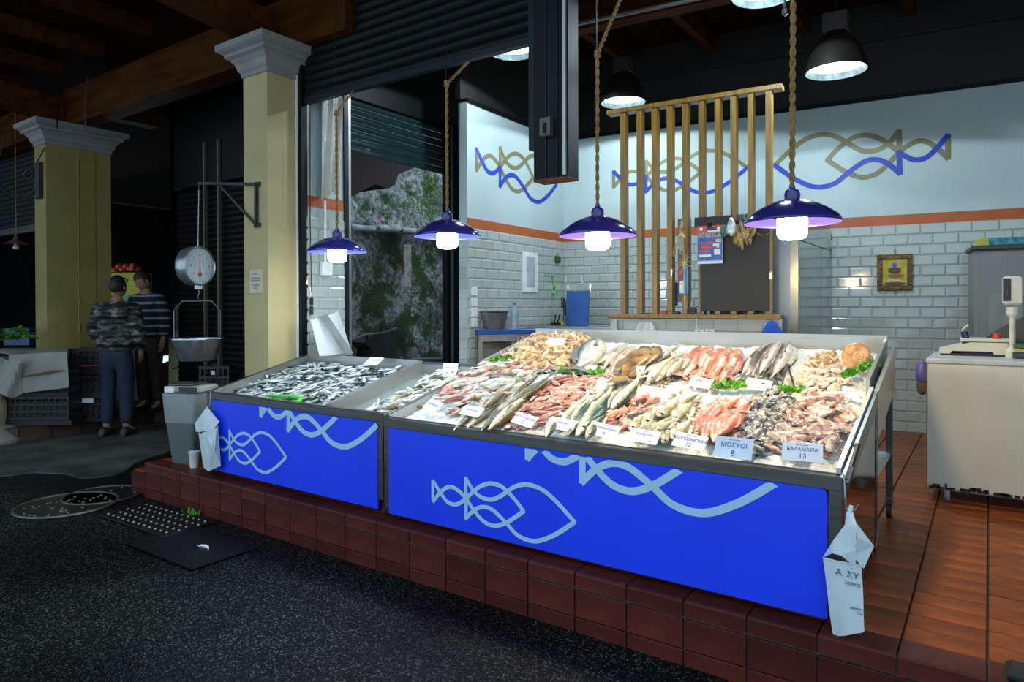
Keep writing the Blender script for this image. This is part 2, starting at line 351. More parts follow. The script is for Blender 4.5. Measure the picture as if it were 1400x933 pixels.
# ================================================================== WALLS
ANG = .1073
CORN = Vector((-4.092, 6.893, 0))
WT = 3.38
def tiled_wall(name, origin, rz, length, z0, z1, thick, vis, m=WHITEP, tw=.197, th=.0965, x_off=0., maxn=300, ztile=None, end=None):
    """wall in its own frame: x along, -y outward; tiles are parts"""
    mb = MB(); mb.bb((0, 0, z0), (length, thick, z1)); W = mb.build(name, m); W['kind'] = 'structure'
    W.location = origin; W.rotation_euler = (0, 0, rz)
    zt = ztile if ztile else z1
    MB().bb((0, -.003, z0), (length, .001, zt)).build('grout', GROUT, W)
    cells = []; rows = int((zt-z0)/th+.01)
    for j in range(rows):
        z = z0+th*(j+.5); off = x_off+(tw/2 if j % 2 else 0); i = -1
        while True:
            a = off+tw*i; b = a+tw; i += 1
            if a >= length: break
            a = max(a, 0); b = min(b, length)
            if b-a > .02: cells.append((vis((a+b)/2, z), a, b, z))
    cells.sort(key=lambda c: -c[0]); cache = {}; left = MB(); n = 0
    for s_, a, b, z in cells:
        w = round(b-a-.004, 3)
        if s_ > 0 and n < maxn:
            if w not in cache:
                t = MB(); hx, hz = w/2, (th-.004)/2; bv = .012
                vs = []
                for yy, k in ((0, 0), (-.003, 0), (-.008, bv)):
                    vs += [(-hx+k, yy, -hz+k), (hx-k, yy, -hz+k), (hx-k, yy, hz-k), (-hx+k, yy, hz-k)]
                fs = [(8, 9, 10, 11)]
                for q in range(2):
                    for r in range(4): fs.append((q*4+r, q*4+(r+1) % 4, q*4+(r+1) % 4+4, q*4+r+4))
                t.add(vs, fs); cache[w] = t.mesh('tile', TILEM)
            o = link('tile', cache[w], W); o.location = ((a+b)/2, -.003, z); o.rotation_euler = (random.gauss(0, .006), 0, random.gauss(0, .005)); n += 1
        else: left.box(((a+b)/2, -.006, z), (w, .008, th-.004), bev=.003)
    if left.v:
        o = left.build('tile_field', TILEM, W); o['kind'] = 'stuff'
    return W
# back wall: local x from corner
def vis_bw(x, z):
    wx = CORN.x+x*math.cos(ANG)
    if wx < -1.45: return 1 if z > 1.15 and x < 2.75 else 0
    if wx > .42: return 0
    if wx > -.12 and z < 1.0: return 0
    return 2
BWL = tiled_wall('wall_back', CORN, ANG, 6.3, PZ, WT, .12, vis_bw, ztile=PZ+.0965*20, x_off=-.05)
def bwl(px, py):  # pixel -> back wall local (x, z)
    n = Vector((-math.sin(ANG), math.cos(ANG), 0)); p = onp(px, py, CORN, n); d = p-CORN
    return d.x*math.cos(ANG)+d.y*math.sin(ANG), p.z
ZS0, ZS1 = PZ+.0965*20, PZ+.0965*20+.092
MB().bb((0, -.006, ZS0), (6.3, .001, ZS1)).build('orange_stripe', ORANGE, BWL)
MB().bb((0, -.012, WT-.01), (6.3, .10, WT+.03)).build('cornice', BLACKM, BWL)
# left wall, rear part
LWO = Vector((-4.045, 5.03, 0)); dl = CORN-LWO; LWA = math.atan2(dl.y, dl.x); LWLEN = Vector((dl.x, dl.y, 0)).length
LW2 = tiled_wall('wall_left', LWO, LWA, LWLEN, PZ, WT, .08, lambda x, z: 1 if z > .9 else 0, ztile=ZS0, x_off=.02)
def lwl(px, py):
    n = Vector((math.sin(LWA), -math.cos(LWA), 0)); p = onp(px, py, LWO, n); d = p-LWO
    return d.x*math.cos(LWA)+d.y*math.sin(LWA), p.z
MB().bb((0, -.006, ZS0), (LWLEN, .001, ZS1)).build('orange_stripe', ORANGE, LW2)
MB().bb((0, -.012, WT-.01), (LWLEN, .08, WT+.03)).build('cornice', BLACKM, LW2)
# short return of the left wall towards the side opening
WR = MB(); WR.prism([(-4.045, 5.03), (-4.145, 5.03), (-4.62, 5.62), (-4.62, 5.72), (-4.13, 5.1)], PZ, WT, lambda u, v, w: (u, v, w)); WRO = struct('wall_left_return', WR, WHITEP)
for j in range(20):
    MB().bb((-4.14, 5.022, PZ+.0965*j+.002), (-4.05, 5.032, PZ+.0965*(j+1)-.002), bev=.003).build('tile', TILEM, WRO)
# front strip of the left wall, between the street frame and the side opening
LW1 = tiled_wall('wall_left_front', Vector((-4.60, 3.60, 0)), PI/2, .44, PZ, WT+.3, .10, lambda x, z: 1 if z > .9 else 0, ztile=ZS0+.08, x_off=-.06)
MB().bb((0, -.006, ZS0+.08), (.44, .001, ZS1+.08)).build('orange_stripe', ORANGE, LW1)
# wall above the side opening, and dark upper wall round the shop
w = MB(); w.bb((-4.70, 4.0, 3.3), (-4.62, 5.7, 4.3)); w.bb((-4.7, 3.6, 3.6), (-4.62, 4.05, 4.3)); struct('wall_upper_left', w, BLACKM)
w = MB(); w.beam((-4.13, 5.0, 3.86), (-4.17, 6.95, 3.86), .06, .9); struct('wall_upper_side', w, mat('dark_boarding', (.012, .009, .008), .6, 0, .3, 4))
w = MB(); a = CORN+Vector((-.1, .09, 3.86)); w.beam(a, a+Vector((6.3*math.cos(ANG), 6.3*math.sin(ANG), 0)), .06, .9); w.beam(a+Vector((0, -.06, .1)), a+Vector((6.3*math.cos(ANG), 6.3*math.sin(ANG)-.06, .1)), .03, .03)
struct('wall_upper_back', w, mat('dark_boarding', (.012, .009, .008), .6))
w = MB(); w.bb((2.1, 2.9, PZ), (2.2, 7.6, 4.3)); struct('wall_right', w, WHITEP)

# ---- side opening frame and its roller shutter
for (px0, px1, m, nm) in ((470, 476, GREENM, 'green'), (476, 479, DSTEEL, 'steel')):
    a, b = onx(px0, 420, -4.60).y, onx(px1, 420, -4.60).y
    struct('trim_1' if nm == 'green' else 'trim_2', MB().bb((-4.66, a, PZ), (-4.585, b, 3.34)), m)
for k, (px0, px1, m) in enumerate(((611, 616, BLACKM), (616, 620, DSTEEL), (620, 630, GREENM))):
    a, b = onx(px0, 420, -4.62).y, onx(px1, 420, -4.62).y
    struct('trim_%d' % (k+3), MB().bb((-4.68, a, PZ), (-4.615, b-.004, 3.34)), m)
t = thing('roller_shutter', 'dark green ribbed roller shutter rolled halfway up in the side opening to the rock', 'shutter', (-4.66, 4.8, 3.3))
sl = MB(); pr = []
for k in range(9):
    a = PI*k/8; pr.append((.016*math.sin(a), -.034+.068*k/8))
for i in range(len(pr)-1): sl.add([(pr[i][0], -.71, pr[i][1]), (pr[i][0], .71, pr[i][1]), (pr[i+1][0], .71, pr[i+1][1]), (pr[i+1][0], -.71, pr[i+1][1])], [(0, 1, 2, 3)])
slm = sl.mesh('slat', mat('green_shutter_enamel', (.014, .035, .040), .22, .1, .1, 5, coat=.3), True)
zb = onx(545, 225, -4.66).z
for k in range(8):
    o = link('slat', slm, t); o.location = (0, 0, zb+.04+.07*k-3.3)

# ---- street frame by the pillar
FY = 3.60
for k, (px0, px1, m, dy) in enumerate(((405, 410, GREENM, 0), (410, 414, WHITEPL, -.01), (414, 418.5, BLACKM, .0))):
    a, b = ony(px0, 420, FY).x, ony(px1, 420, FY).x
    struct('trim_%d' % (k+6), MB().bb((a, FY-.04+dy, PZ), (b, FY+.02, 3.75)), m)
# street shutter header with slats, in two bays
t = thing('roller_shutter', 'black green roller shutter rolled up above the fish counters between pillar and hanging post', 'shutter', (-3.4, FY, 3.1))
xa, xb = -4.58, ony(732, 60, FY).x
sl = MB(); L = (xb-xa)/2
for i in range(len(pr)-1): sl.add([(-L, -pr[i][0], pr[i][1]), (L, -pr[i][0], pr[i][1]), (L, -pr[i+1][0], pr[i+1][1]), (-L, -pr[i+1][0], pr[i+1][1])], [(0, 1, 2, 3)])
slm = sl.mesh('slat', BLACKM, True)
for k in range(13):
    o = link('slat', slm, t); o.location = ((xa+xb)/2+3.4, 0, 3.17+.07*k-3.1)
MB().bb((xa+3.4, -.02, .0), (xb+3.4, .02, .045)).build('bottom_rail', GREENM, t)
MB().bb((xa+3.4, .02, .0), (xb+3.4, .03, .98)).build('backing_sheet', BLACKM, t)
# hanging lifted post (shutter guide)
ax, bx, cx_ = ony(728, 120, FY).x, ony(737, 200, FY).x, ony(784, 200, FY).x
t = thing('hanging_shutter_post', 'black lifted steel post hanging from the roof between the two shop bays', 'post', ((ax+cx_)/2, FY, 2.2)); T0 = (ax+cx_)/2
zl = ony(760, 243, FY-.06).z-2.2; z2 = ony(733, 203, FY-.06).z-2.2
MB().bb((bx-T0, -.06, zl), (cx_-T0, .06, 2.0), bev=.004).build('post_body', BLACKM, t)
MB().bb((ax-T0, -.045, z2), (bx-T0+.02, .045, 2.0)).build('side_channel', GREENM, t)
for (px, w) in ((746, .006), (762, .006)):
    x = ony(px, 150, FY-.06).x; MB().bb((x-T0, -.068, zl), (x-T0+w, -.058, 2.0)).build('rib', GREENM, t)
x = ony(772.5, 150, FY-.06).x; MB().bb((x-T0-.010, -.074, zl+.01), (x-T0+.010, -.056, 2.0)).build('guide_strip', mat('galvanised_strip', (.48, .47, .42), .4, .4, .05, 5), t)
x = ony(750, 175, FY-.06).x; z = ony(750, 175, FY-.06).z-2.2
bo = MB().box((x-T0, -.085, z), (.075, .04, .115), bev=.005).build('latch_box', mat('grey_zinc', (.11, .11, .10), .5, .5), t)
MB().box((x-T0, -.108, z-.01), (.02, .01, .06)).build('lock_slot', BLACKM, bo)
rc = MB().bb((bx-T0, -.065, zl-.012), (cx_-T0, .065, zl+.002)).build('rusty_foot', mat('rust', (.12, .04, .015), .8, 0, .4, 30), t)

# ================================================================== PILLARS
def pillar(x0, y0, x1, y1, zn, name_label, m, wing=None):
    """x0,y0 front-left; x1,y1 back-right"""
    cx, cy = (x0+x1)/2, (y0+y1)/2; t = thing('pillar', name_label, 'pillar', (cx, cy, 0)); hx, hy = (x1-x0)/2, (y1-y0)/2
    MB().bb((-hx, -hy, 0), (hx, hy, zn+.02), bev=.008).build('shaft', m, t)
    rs = []
    for e, z in ((0, zn-.005), (.012, zn), (.012, zn+.03), (.03, zn+.05), (.045, zn+.10), (.075, zn+.135), (.105, zn+.15), (.105, zn+.175), (.135, zn+.19), (.155, zn+.205), (.155, zn+.25)):
        rs.append([(-hx-e, -hy-e, z), (hx+e, -hy-e, z), (hx+e, hy+e, z), (-hx-e, hy+e, z)])
    MB().rings(rs).build('capital', CAPM, t)
    return t
P1 = pillar(-4.965, 3.285, -4.65, 3.55, 3.30, 'cream square pillar with white capital beside the sardine counter', CREAM)
P2 = pillar(-9.05, 3.285, -8.745, 3.98, 3.30, 'wide yellow pillar with white capital at the left behind the crates', mat('shaded_yellow_plaster', (.26, .21, .06), .7, 0, .1, 2.5, .08, 30))  # plaster shifted to ochre: the face's shading is put into the colour
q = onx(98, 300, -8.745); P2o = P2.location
MB().bb((-8.745-P2o.x-.01, 3.62-P2o.y, 0), (-8.745-P2o.x+.012, 3.80-P2o.y, 3.28), bev=.003).build('raised_band', CREAM2, P2)  # ochre strip: shading on the pillar face painted as colour
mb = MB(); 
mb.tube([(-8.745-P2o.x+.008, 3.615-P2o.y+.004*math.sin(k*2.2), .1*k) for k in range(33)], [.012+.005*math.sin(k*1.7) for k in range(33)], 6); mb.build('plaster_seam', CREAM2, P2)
# paper notice on pillar 1
q = ony(350, 385, 3.283); n = tag(MB().box((0, 0, 0), (.085*1.9, .004, .19)).build('paper_notice', mat('yellowed_paper', (.50, .46, .33), .7)), 'small weathered paper notice stuck to the cream pillar', 'notice'); n.location = (q.x, 3.281, q.z)
mb = MB()
for k, (z_, w_) in enumerate(((.06, .05), (.025, .11), (.005, .12), (-.03, .10), (-.055, .06))): mb.bb((-w_/2, -.0028, z_-.006), (w_/2, -.002, z_+.006))
mb.build('faded_print', mat('faded_ink', (.22, .21, .18), .6), n)['kind'] = 'stuff'
# scale bracket on pillar 1
DG = mat('green_black_iron', (.02, .028, .026), .5, .3)
t = thing('wall_bracket', 'dark triangular iron bracket bolted to the cream pillar, holding the hanging scale', 'bracket', (-4.82, 3.28, 2.2))
yb = 3.265; a = ony(350, 252, yb); b = ony(350, 308, yb); c0 = ony(272, 251, yb); d0 = ony(303, 256, yb)
lo = Vector((-4.82, 3.28, 2.2))
MB().beam(a-lo, b-lo, .022, .022).build('upright', DG, t)
MB().beam(a-lo, c0-lo, .022, .022).build('arm', DG, t)
MB().beam(d0-lo, b-lo, .016, .016).build('strut', DG, t)
for z in (a.z, b.z):
    MB().box((a.x-lo.x, .0, z-lo.z), (.07, .03, .035)).build('fixing_plate', DG, t)
MB().tube([(c0-lo), (c0-lo)+Vector((0, 0, -.05)), (c0-lo)+Vector((.03, 0, -.07))], .006, 6).build('hook', DG, t)

# ================================================================== ROOF
CZ = 4.3
w = MB(); w.bb((-22, 1.2, CZ+.03), (3, 4.5, CZ+.12)); w.bb((-22, -1.5, CZ+.03), (-6.5, 1.2, CZ+.12)); w.bb((-22, 4.5, CZ+.03), (-8.3, 5.6, CZ+.12)); w.bb((-22, 5.6, CZ+.03), (-10.2, 14, CZ+.12)); w.bb((-4.75, 4.5, CZ+.03), (3, 8, CZ+.12)); RF = struct('ceiling', w, mat('roof_underlay', (.004, .003, .002), .95, spec=.05))  # left extension over the street is unseen, added to dim that end
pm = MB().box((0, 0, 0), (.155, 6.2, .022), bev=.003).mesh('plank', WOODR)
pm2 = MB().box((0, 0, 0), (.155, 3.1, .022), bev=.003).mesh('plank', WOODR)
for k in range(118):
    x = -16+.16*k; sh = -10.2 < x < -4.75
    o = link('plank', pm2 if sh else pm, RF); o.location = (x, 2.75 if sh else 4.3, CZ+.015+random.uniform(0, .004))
WB = mat('roof_beam_wood', (.055, .017, .003), .55, 0, .35, 2, .15, 15, stretch=(1, 6, 6), rnd=.1, spec=.05)
def beam_part(name, p, q, w_, h_, label=None):
    mb = MB().beam(p, q, w_, h_); o = mb.build(name, WB); o['kind'] = 'structure'; return o
beam_part('trim_beam', (-14, 3.62, 3.76), (-4.0, 3.62, 3.76), .22, .42)
beam_part('trim_beam', (-4.0, 3.78, 4.1), (3, 3.78, 4.1), .16, .3)
for x in (-4.9, -8.9, -12.6):
    beam_part('trim_beam', (x, 1.2, 3.98), (x, 3.5, 3.72), .2, .26)
    beam_part('trim_beam', (x, 3.73, 3.9), (x, 4.6, 3.9), .2, .26)
for k in range(11):
    x = -15+1.02*k; beam_part('rafter', (x, 1.2, 4.22), (x, 3.5, 4.22), .09, .15)
for k in range(7):
    x = -4.2+.9*k; beam_part('rafter', (x, 3.7, 4.21), (x, 7.3, 4.21), .08, .16)
beam_part('trim_beam', (-5.0, 5.2, 4.02), (2.1, 5.9, 4.02), .14, .22)
# diagonal brace between roof beams at far left
beam_part('trim_beam', (-8.9, 2.9, 3.75), (-10.3, 3.5, 4.1), .12, .14)
# conduit running under the roof
tag(MB().tube([(-3.6, 5.0, 3.85), (-2.6, 5.1, 3.84), (-1.2, 5.25, 3.83), (1.8, 5.6, 3.83)], .02, 8).build('conduit', DSTEEL), 'grey conduit pipe running under the shop roof above the slats', 'pipe')
# far end of the covered market, in the dark
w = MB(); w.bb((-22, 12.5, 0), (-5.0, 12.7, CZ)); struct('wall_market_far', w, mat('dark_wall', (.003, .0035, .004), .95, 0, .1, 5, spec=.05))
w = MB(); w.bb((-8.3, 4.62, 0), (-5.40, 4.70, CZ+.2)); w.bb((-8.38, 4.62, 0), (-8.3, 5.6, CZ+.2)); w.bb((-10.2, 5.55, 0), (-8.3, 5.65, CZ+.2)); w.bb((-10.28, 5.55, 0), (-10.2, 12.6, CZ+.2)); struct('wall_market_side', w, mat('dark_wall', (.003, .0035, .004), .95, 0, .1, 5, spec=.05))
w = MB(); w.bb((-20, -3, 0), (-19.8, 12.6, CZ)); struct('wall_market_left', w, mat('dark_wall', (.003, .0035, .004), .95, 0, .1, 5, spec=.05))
# closed dark shutter of the stall seen between scale and pillar
t = thing('roller_shutter', 'closed dark shutter with two vertical guide rails behind the hanging scale', 'shutter', (-7.2, 4.52, .16))
sm2 = MB(); 
for i in range(len(pr)-1): sm2.add([(-1.0, -pr[i][0], pr[i][1]), (1.8, -pr[i][0], pr[i][1]), (1.8, -pr[i+1][0], pr[i+1][1]), (-1.0, -pr[i+1][0], pr[i+1][1])], [(0, 1, 2, 3)])
smm = sm2.mesh('slat', mat('slate_shutter', (.004, .0055, .007), .5, .0, spec=.2), True)
for k in range(38):
    o = link('slat', smm, t); o.location = (0, 0, .05+.07*k)
for px in (281, 300):
    x = ony(px, 350, 4.45).x+7.2; MB().bb((x-.015, -.09, 0), (x+.015, -.05, 3.2)).build('guide_rail', mat('old_rail', (.12, .12, .08), .5, .3), t)
MB().bb((-1.0, -.06, 2.72), (1.8, .06, 3.9)).build('shutter_box', BLACKM, t)
# left street-side shutter behind pillar 2
t = thing('roller_shutter', 'grey roller shutter rolled half up in the stall at the far left edge', 'shutter', (-10.9, 3.9, 0))
s3 = MB()
for i in range(len(pr)-1): s3.add([(-1.7, -pr[i][0], pr[i][1]), (1.7, -pr[i][0], pr[i][1]), (1.7, -pr[i+1][0], pr[i+1][1]), (-1.7, -pr[i+1][0], pr[i+1][1])], [(0, 1, 2, 3)])
s3m = s3.mesh('slat', mat('grey_green_shutter', (.022, .029, .028), .4, .3), True)
for k in range(16):
    o = link('slat', s3m, t); o.location = (0, 0, 2.62+.07*k)
MB().bb((-1.7, -.03, 2.5), (1.7, .03, 2.58)).build('bottom_rail', mat('grey_green_rail', (.07, .085, .085), .4, .3), t)

# ================================================================== ROCK WALL OUTSIDE
def rock_mat(nm='lichen_rock', low=False):
    m = bpy.data.materials.new(nm); N, L = nodes(m); b = N['Principled BSDF']; tc = N.new('ShaderNodeTexCoord')
    def ns(s, d, ro=.6):
        n = N.new('ShaderNodeTexNoise'); n.inputs['Scale'].default_value = s; n.inputs['Detail'].default_value = d; n.inputs['Roughness'].default_value = ro; L.new(tc.outputs['Object'], n.inputs['Vector']); return n
    def ramp(src, st):
        r = N.new('ShaderNodeValToRGB'); e = r.color_ramp.elements
        while len(e) < len(st): e.new(.5)
        for k, (p, c) in zip(e, st): k.position = p; k.color = (*c, 1)
        L.new(src, r.inputs[0]); return r.outputs[0]
    base = ramp(ns(11, 9, .78).outputs[0], [(.34, (.06, .065, .055)), (.45, (.22, .23, .21)), (.52, (.50, .53, .50)), (.64, (.85, .88, .86))])
    moss = ramp(ns(2.1, 6, .7).outputs[0], [(.46 if low else .52, (0, 0, 0)), (.55 if low else .60, (1, 1, 1))]); mossc = ramp(ns(30, 3).outputs[0], [(.35, (.02, .05, .008)), (.7, (.09, .17, .02))])
    mx = N.new('ShaderNodeMixRGB'); L.new(moss, mx.inputs[0]); L.new(base, mx.inputs[1]); L.new(mossc, mx.inputs[2])
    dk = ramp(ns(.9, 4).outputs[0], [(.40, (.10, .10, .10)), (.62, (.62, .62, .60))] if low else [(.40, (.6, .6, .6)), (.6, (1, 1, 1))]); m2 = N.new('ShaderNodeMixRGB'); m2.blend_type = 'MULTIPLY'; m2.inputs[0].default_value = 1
    L.new(mx.outputs[0], m2.inputs[1]); L.new(dk, m2.inputs[2]); L.new(m2.outputs[0], b.inputs['Base Color']); b.inputs['Roughness'].default_value = .9
    bp = N.new('ShaderNodeBump'); bp.inputs['Distance'].default_value = .05; L.new(ns(14, 8, .7).outputs[0], bp.inputs['Height']); L.new(bp.outputs[0], b.inputs['Normal'])
    return m
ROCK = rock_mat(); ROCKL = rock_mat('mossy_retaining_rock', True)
def fb(x, y, z): return noise.noise(Vector((x, y, z)))*.5+noise.noise(Vector((x*2.3, y*2.3, z*2.3)))*.28+noise.noise(Vector((x*6, y*6, z*6)))*.12+noise.noise(Vector((x*15, y*15, z*15)))*.06
RX = -7.6
g = MB(); g.grid(90, 60, lambda u, v: (RX+.14*fb(0, u*8, v*5)-.15*v, 5.6+u*5.4, -.1+v*(2.62+.20*u)))
struct('wall_rock', g, ROCKL, smooth=True)
g = MB(); g.grid(90, 12, lambda u, v: (RX-.13+.10-v*.55, 5.6+u*5.4, (2.52+.20*u)+.05*fb(u*9, v*3, 2)+.02*v))
struct('wall_rock_ledge', g, ROCK, smooth=True)
lg = mat('ledge_stone', (.34, .35, .34), .85, 0, .4, 5, .4, 20)
LS = thing('stone_ledge', 'row of rough grey capping stones on top of the mossy retaining wall', 'stone ledge', (RX, 7.6, 2.62))
y = -1.4
while y < 3.2:
    l = random.uniform(.45, .8); u = (y+2+l/2)/5.4
    o = MB().box((0, 0, 0), (.26, l-.03, .07), bev=.02).build('capping_stone', lg, LS); o.location = (.02+random.uniform(-.02, .02), y+l/2, (2.55+.20*u)-2.62+random.uniform(-.01, .015)); o.rotation_euler = (R(1.8), random.uniform(-.05, .05), random.uniform(-.06, .06)); y += l
g = MB(); g.grid(110, 70, lambda u, v: (RX-.55-1.1*v-.4*fb(3, u*7, v*4), 5.6+u*6.0, 2.50+v*3.6+.16*fb(u*7, v*6, 9)))
struct('wall_rock_upper', g, ROCK, smooth=True)
# pilaster seam of masonry on the retaining wall
tag(MB().grid(4, 20, lambda u, v: (RX+.10+.03*fb(u*3, v*5, 3), 7.75+.16*u, 1.75+.66*v)).build('stone_pilaster', mat('brown_masonry', (.28, .24, .20), .9, 0, .3, 8)), 'narrow brownish stone pier let into the mossy wall below the ledge', 'stone pier')
def bush(name, label, c, r, n, cols, leaf=.035, seed=0, grp=None, squash=(1, 1, 1), cat='plant'):
    rd = random.Random(seed); mb = MB()
    for k in range(n):
        d = Vector((rd.gauss(0, 1), rd.gauss(0, 1), rd.gauss(0, 1))).normalized()*r*rd.uniform(.25, 1)**.5
        d = Vector((d.x*squash[0], d.y*squash[1], d.z*squash[2])); a = Vector((rd.uniform(-1, 1), rd.uniform(-1, 1), rd.uniform(-.2, 1))).normalized(); b = a.orthogonal().normalized()
        l = leaf*rd.uniform(.6, 1.3); p = d
        mb.add([p, p+a*l*.5+b*l*.28, p+a*l, p+a*l*.5-b*l*.28], [(0, 1, 2, 3)], rd.randrange(len(cols)))
    o = mb.build(name, cols); o.location = c; return tag(o, label, cat, grp)
GL = [mat('leaf_bright', (.16, .30, .05), .6, 0, .2, 20), mat('leaf_mid', (.09, .20, .03), .6, 0, .2, 20), mat('leaf_olive', (.20, .24, .10), .7, 0, .2, 20)]
spots = [(490, 290, 'leafy green bush on the rock slope by the left edge of the side opening'), (520, 300, 'low green plant above the ledge, next right of the leafy bush'), (548, 292, 'tall leafy plant in the middle of the rock slope'), (575, 288, 'wide green plant on the rock slope above the ledge stones'), (600, 280, 'grey green shrub on the slope by the right side of the opening'), (505, 268, 'small plant high on the rock slope below the brown eave'), (585, 255, 'small weeds growing high on the pale rock'), (560, 268, 'bright green tuft halfway up the rock slope')]
for i, (px, py, lb) in enumerate(spots):
    c = onx(px, py, RX-.75-.3*(300-py)/60); bush('rock_plant', lb, c, .30 if i in (2, 3, 4) else .22, 420, GL if i != 4 else [GL[2], mat('leaf_grey', (.22, .24, .17), .7)], .06, i, 'plants on the rock slope', (.5, 1.2, .8))
for (px, py, lb) in ((522, 300, 'pink flower low on the rock slope among the leaves'), (513, 302, 'pale pink flower beside the brighter pink one')):
    o = MB().lathe([(.001, 0), (.03, .012), (.045, .03), (.02, .025), (.001, .02)], n=9, rot=Matrix.Rotation(R(80), 3, 'Y')).build('wild_flower', mat('pink_petal', (.55, .20, .45), .6)); o.location = onx(px, py, RX-.42); tag(o, lb, 'flower')
for i, (px, py) in enumerate(((497, 445), (528, 452), (552, 440), (580, 420), (576, 440), (507, 395), (570, 395), (590, 465))):
    c = onx(px, py, RX+.10); o = bush('moss_cushion', 'dark green moss cushion clinging to the retaining wall', c, .16, 260, [mat('moss', (.035, .08, .012), .8), mat('moss_dark', (.02, .05, .008), .8)], .022, 40+i, 'moss on the retaining wall', (.22, 1.2, .8), 'moss'); o['kind'] = 'stuff'
w = MB(); w.bb((RX-.3, 4.7, -.05), (-4.7, 11, .05)); struct('floor_back_alley', w, mat('alley_concrete', (.06, .06, .055), .8, 0, .3, 3))
# brown eave with scalloped rafter end outside
ea = MB(); ez = [(0, 0), (0, .55), (1.15, .40), (1.0, .18), (.93, .12), (.88, -.02), (.62, -.10), (.50, -.04), (.28, -.16), (.12, -.22)]
ea = MB(); x0 = -5.75; A0 = onx(474, 285, x0)
pts = [(470, 285), (470, 195), (620, 205), (560, 232), (545, 238), (540, 252), (533, 257), (527, 258), (520, 254), (512, 252), (503, 257), (493, 262), (484, 268), (478, 270)]
P3 = [onx(a, b, x0) for a, b in pts]
ea.prism([(p.y, p.z) for p in P3], x0-.5, x0, lambda u, v, w: (w, u, v))
tag(ea.build('roof_eave', mat('red_brown_timber', (.04, .012, .006), .6, 0, .3, 3)), 'red brown timber eave with scalloped end outside the side opening', 'eave')

# ================================================================== WALL PAINTINGS (logo)
LA = [(-1.0, .071), (-.942, .009), (-.887, -.038), (-.828, -.046), (-.779, -.024), (-.74, .006)], [(-.74, .006), (-.743, -.114)], [(-.743, -.114), (-.675, -.051), (-.607, -.023), (-.54, -.031), (-.451, -.085), (-.379, -.137), (-.309, -.155), (-.237, -.149), (-.151, -.109), (-.078, -.061), (0, 0)]
LB = [(-1.0, -.053), (-.942, .009), (-.896, .044), (-.85, .058), (-.797, .042), (-.744, .009), (-.683, -.052), (-.624, -.099), (-.574, -.117), (-.516, -.116), (-.443, -.083), (-.379, -.039), (-.328, 0)], [(-.328, 0), (-.379, .051), (-.438, .094), (-.49, .119), (-.556, .122), (-.623, .099), (-.683, .056), (-.739, .006)]
LC = [(-1.0, .071), (-1.0, -.053)],
LD = [(-.74, .006), (-.739, .126)], [(-.739, .126), (-.683, .063), (-.623, .032), (-.556, .029), (-.499, .052), (-.438, .094), (-.378, .133), (-.308, .154), (-.239, .15), (-.18, .131), (-.107, .086), (0, 0)]
def logo(parent, y, nx, nz, sx, sz, wd, mA, mB, clip=None, off=0., names=('fish_emblem',)):
    """flat printed bands: nose at (nx,nz), sx signed width, in parent's x/z plane at depth y"""
    def band(lines, m, dy, nm):
        mb = MB()
        for li, ln in enumerate(lines):
            dd = dy+li*.0004
            P = [Vector((nx+p.x*sx, nz+p.y*sz)) for p in (smooth_path(ln, 6) if len(ln) > 2 else [Vector((*q, 0)) for q in ln])]
            if clip:
                segs, cur = [], []
                for i in range(len(P)-1):
                    a, b = P[i], P[i+1]; ia, ib = clip[0] <= a.x <= clip[1] and clip[2] <= a.y <= clip[3], clip[0] <= b.x <= clip[1] and clip[2] <= b.y <= clip[3]
                    n = 8 if ia != ib else 1
                    for k in range(n):
                        c = a+(b-a)*(k/n); e = a+(b-a)*((k+1)/n)
                        if all(clip[0] <= q.x <= clip[1] and clip[2] <= q.y <= clip[3] for q in (c, e)):
                            if not cur: cur = [c]
                            cur.append(e)
                        elif cur: segs.append(cur); cur = []
                if cur: segs.append(cur)
            else: segs = [P]
            for S in segs:
                if len(S) < 2: continue
                L_, R_ = [], []
                for i, p in enumerate(S):
                    d = (S[min(i+1, len(S)-1)]-S[max(i-1, 0)]).normalized(); nn = Vector((-d.y, d.x))*wd/2
                    q = p - d*wd*.28*(i == 0) + d*wd*.28*(i == len(S)-1)
                    if clip: q.y = min(q.y, clip[3])
                    L_.append(q+nn); R_.append(q-nn)
                if clip:
                    for q in L_+R_: q.y = min(q.y, clip[3]-.001)
                vs = [(p.x, y-dd, p.y) for p in L_]+[(p.x, y-dd, p.y) for p in R_]; k = len(L_)
                mb.add(vs, [(i, i+1, k+i+1, k+i) for i in range(k-1)])
        mb.build(nm, m, parent)
    if mA is mB: band(list(LA)+list(LB)+list(LC)+list(LD), mA, .0015, 'fish_emblem')
    else:
        band(list(LB)+list(LC)+list(LD), mB, .0012, 'fish_emblem_olive'); band(LA, mA, .0024, 'fish_emblem_blue')
# right of lamp, mirrored (nose left)
nx, nz = bwl(1059.3, 226); tx, _ = bwl(1296, 200); logo(BWL, 0, nx, nz, -(tx-nx), (tx-nx)*1.12, .047, BPAINT, OLIVE)
nx, nz = bwl(1021.8, 229.3); tx, _ = bwl(839.0, 250); logo(BWL, 0, nx, nz, nx-tx, (nx-tx)*.98, .040, BPAINT, OLIVE)
nx, nz = lwl(760.6, 252.5); tx, _ = lwl(651.3, 220); logo(LW2, 0, nx, nz, nx-tx, (nx-tx)*1.05, .046, BPAINT, OLIVE)

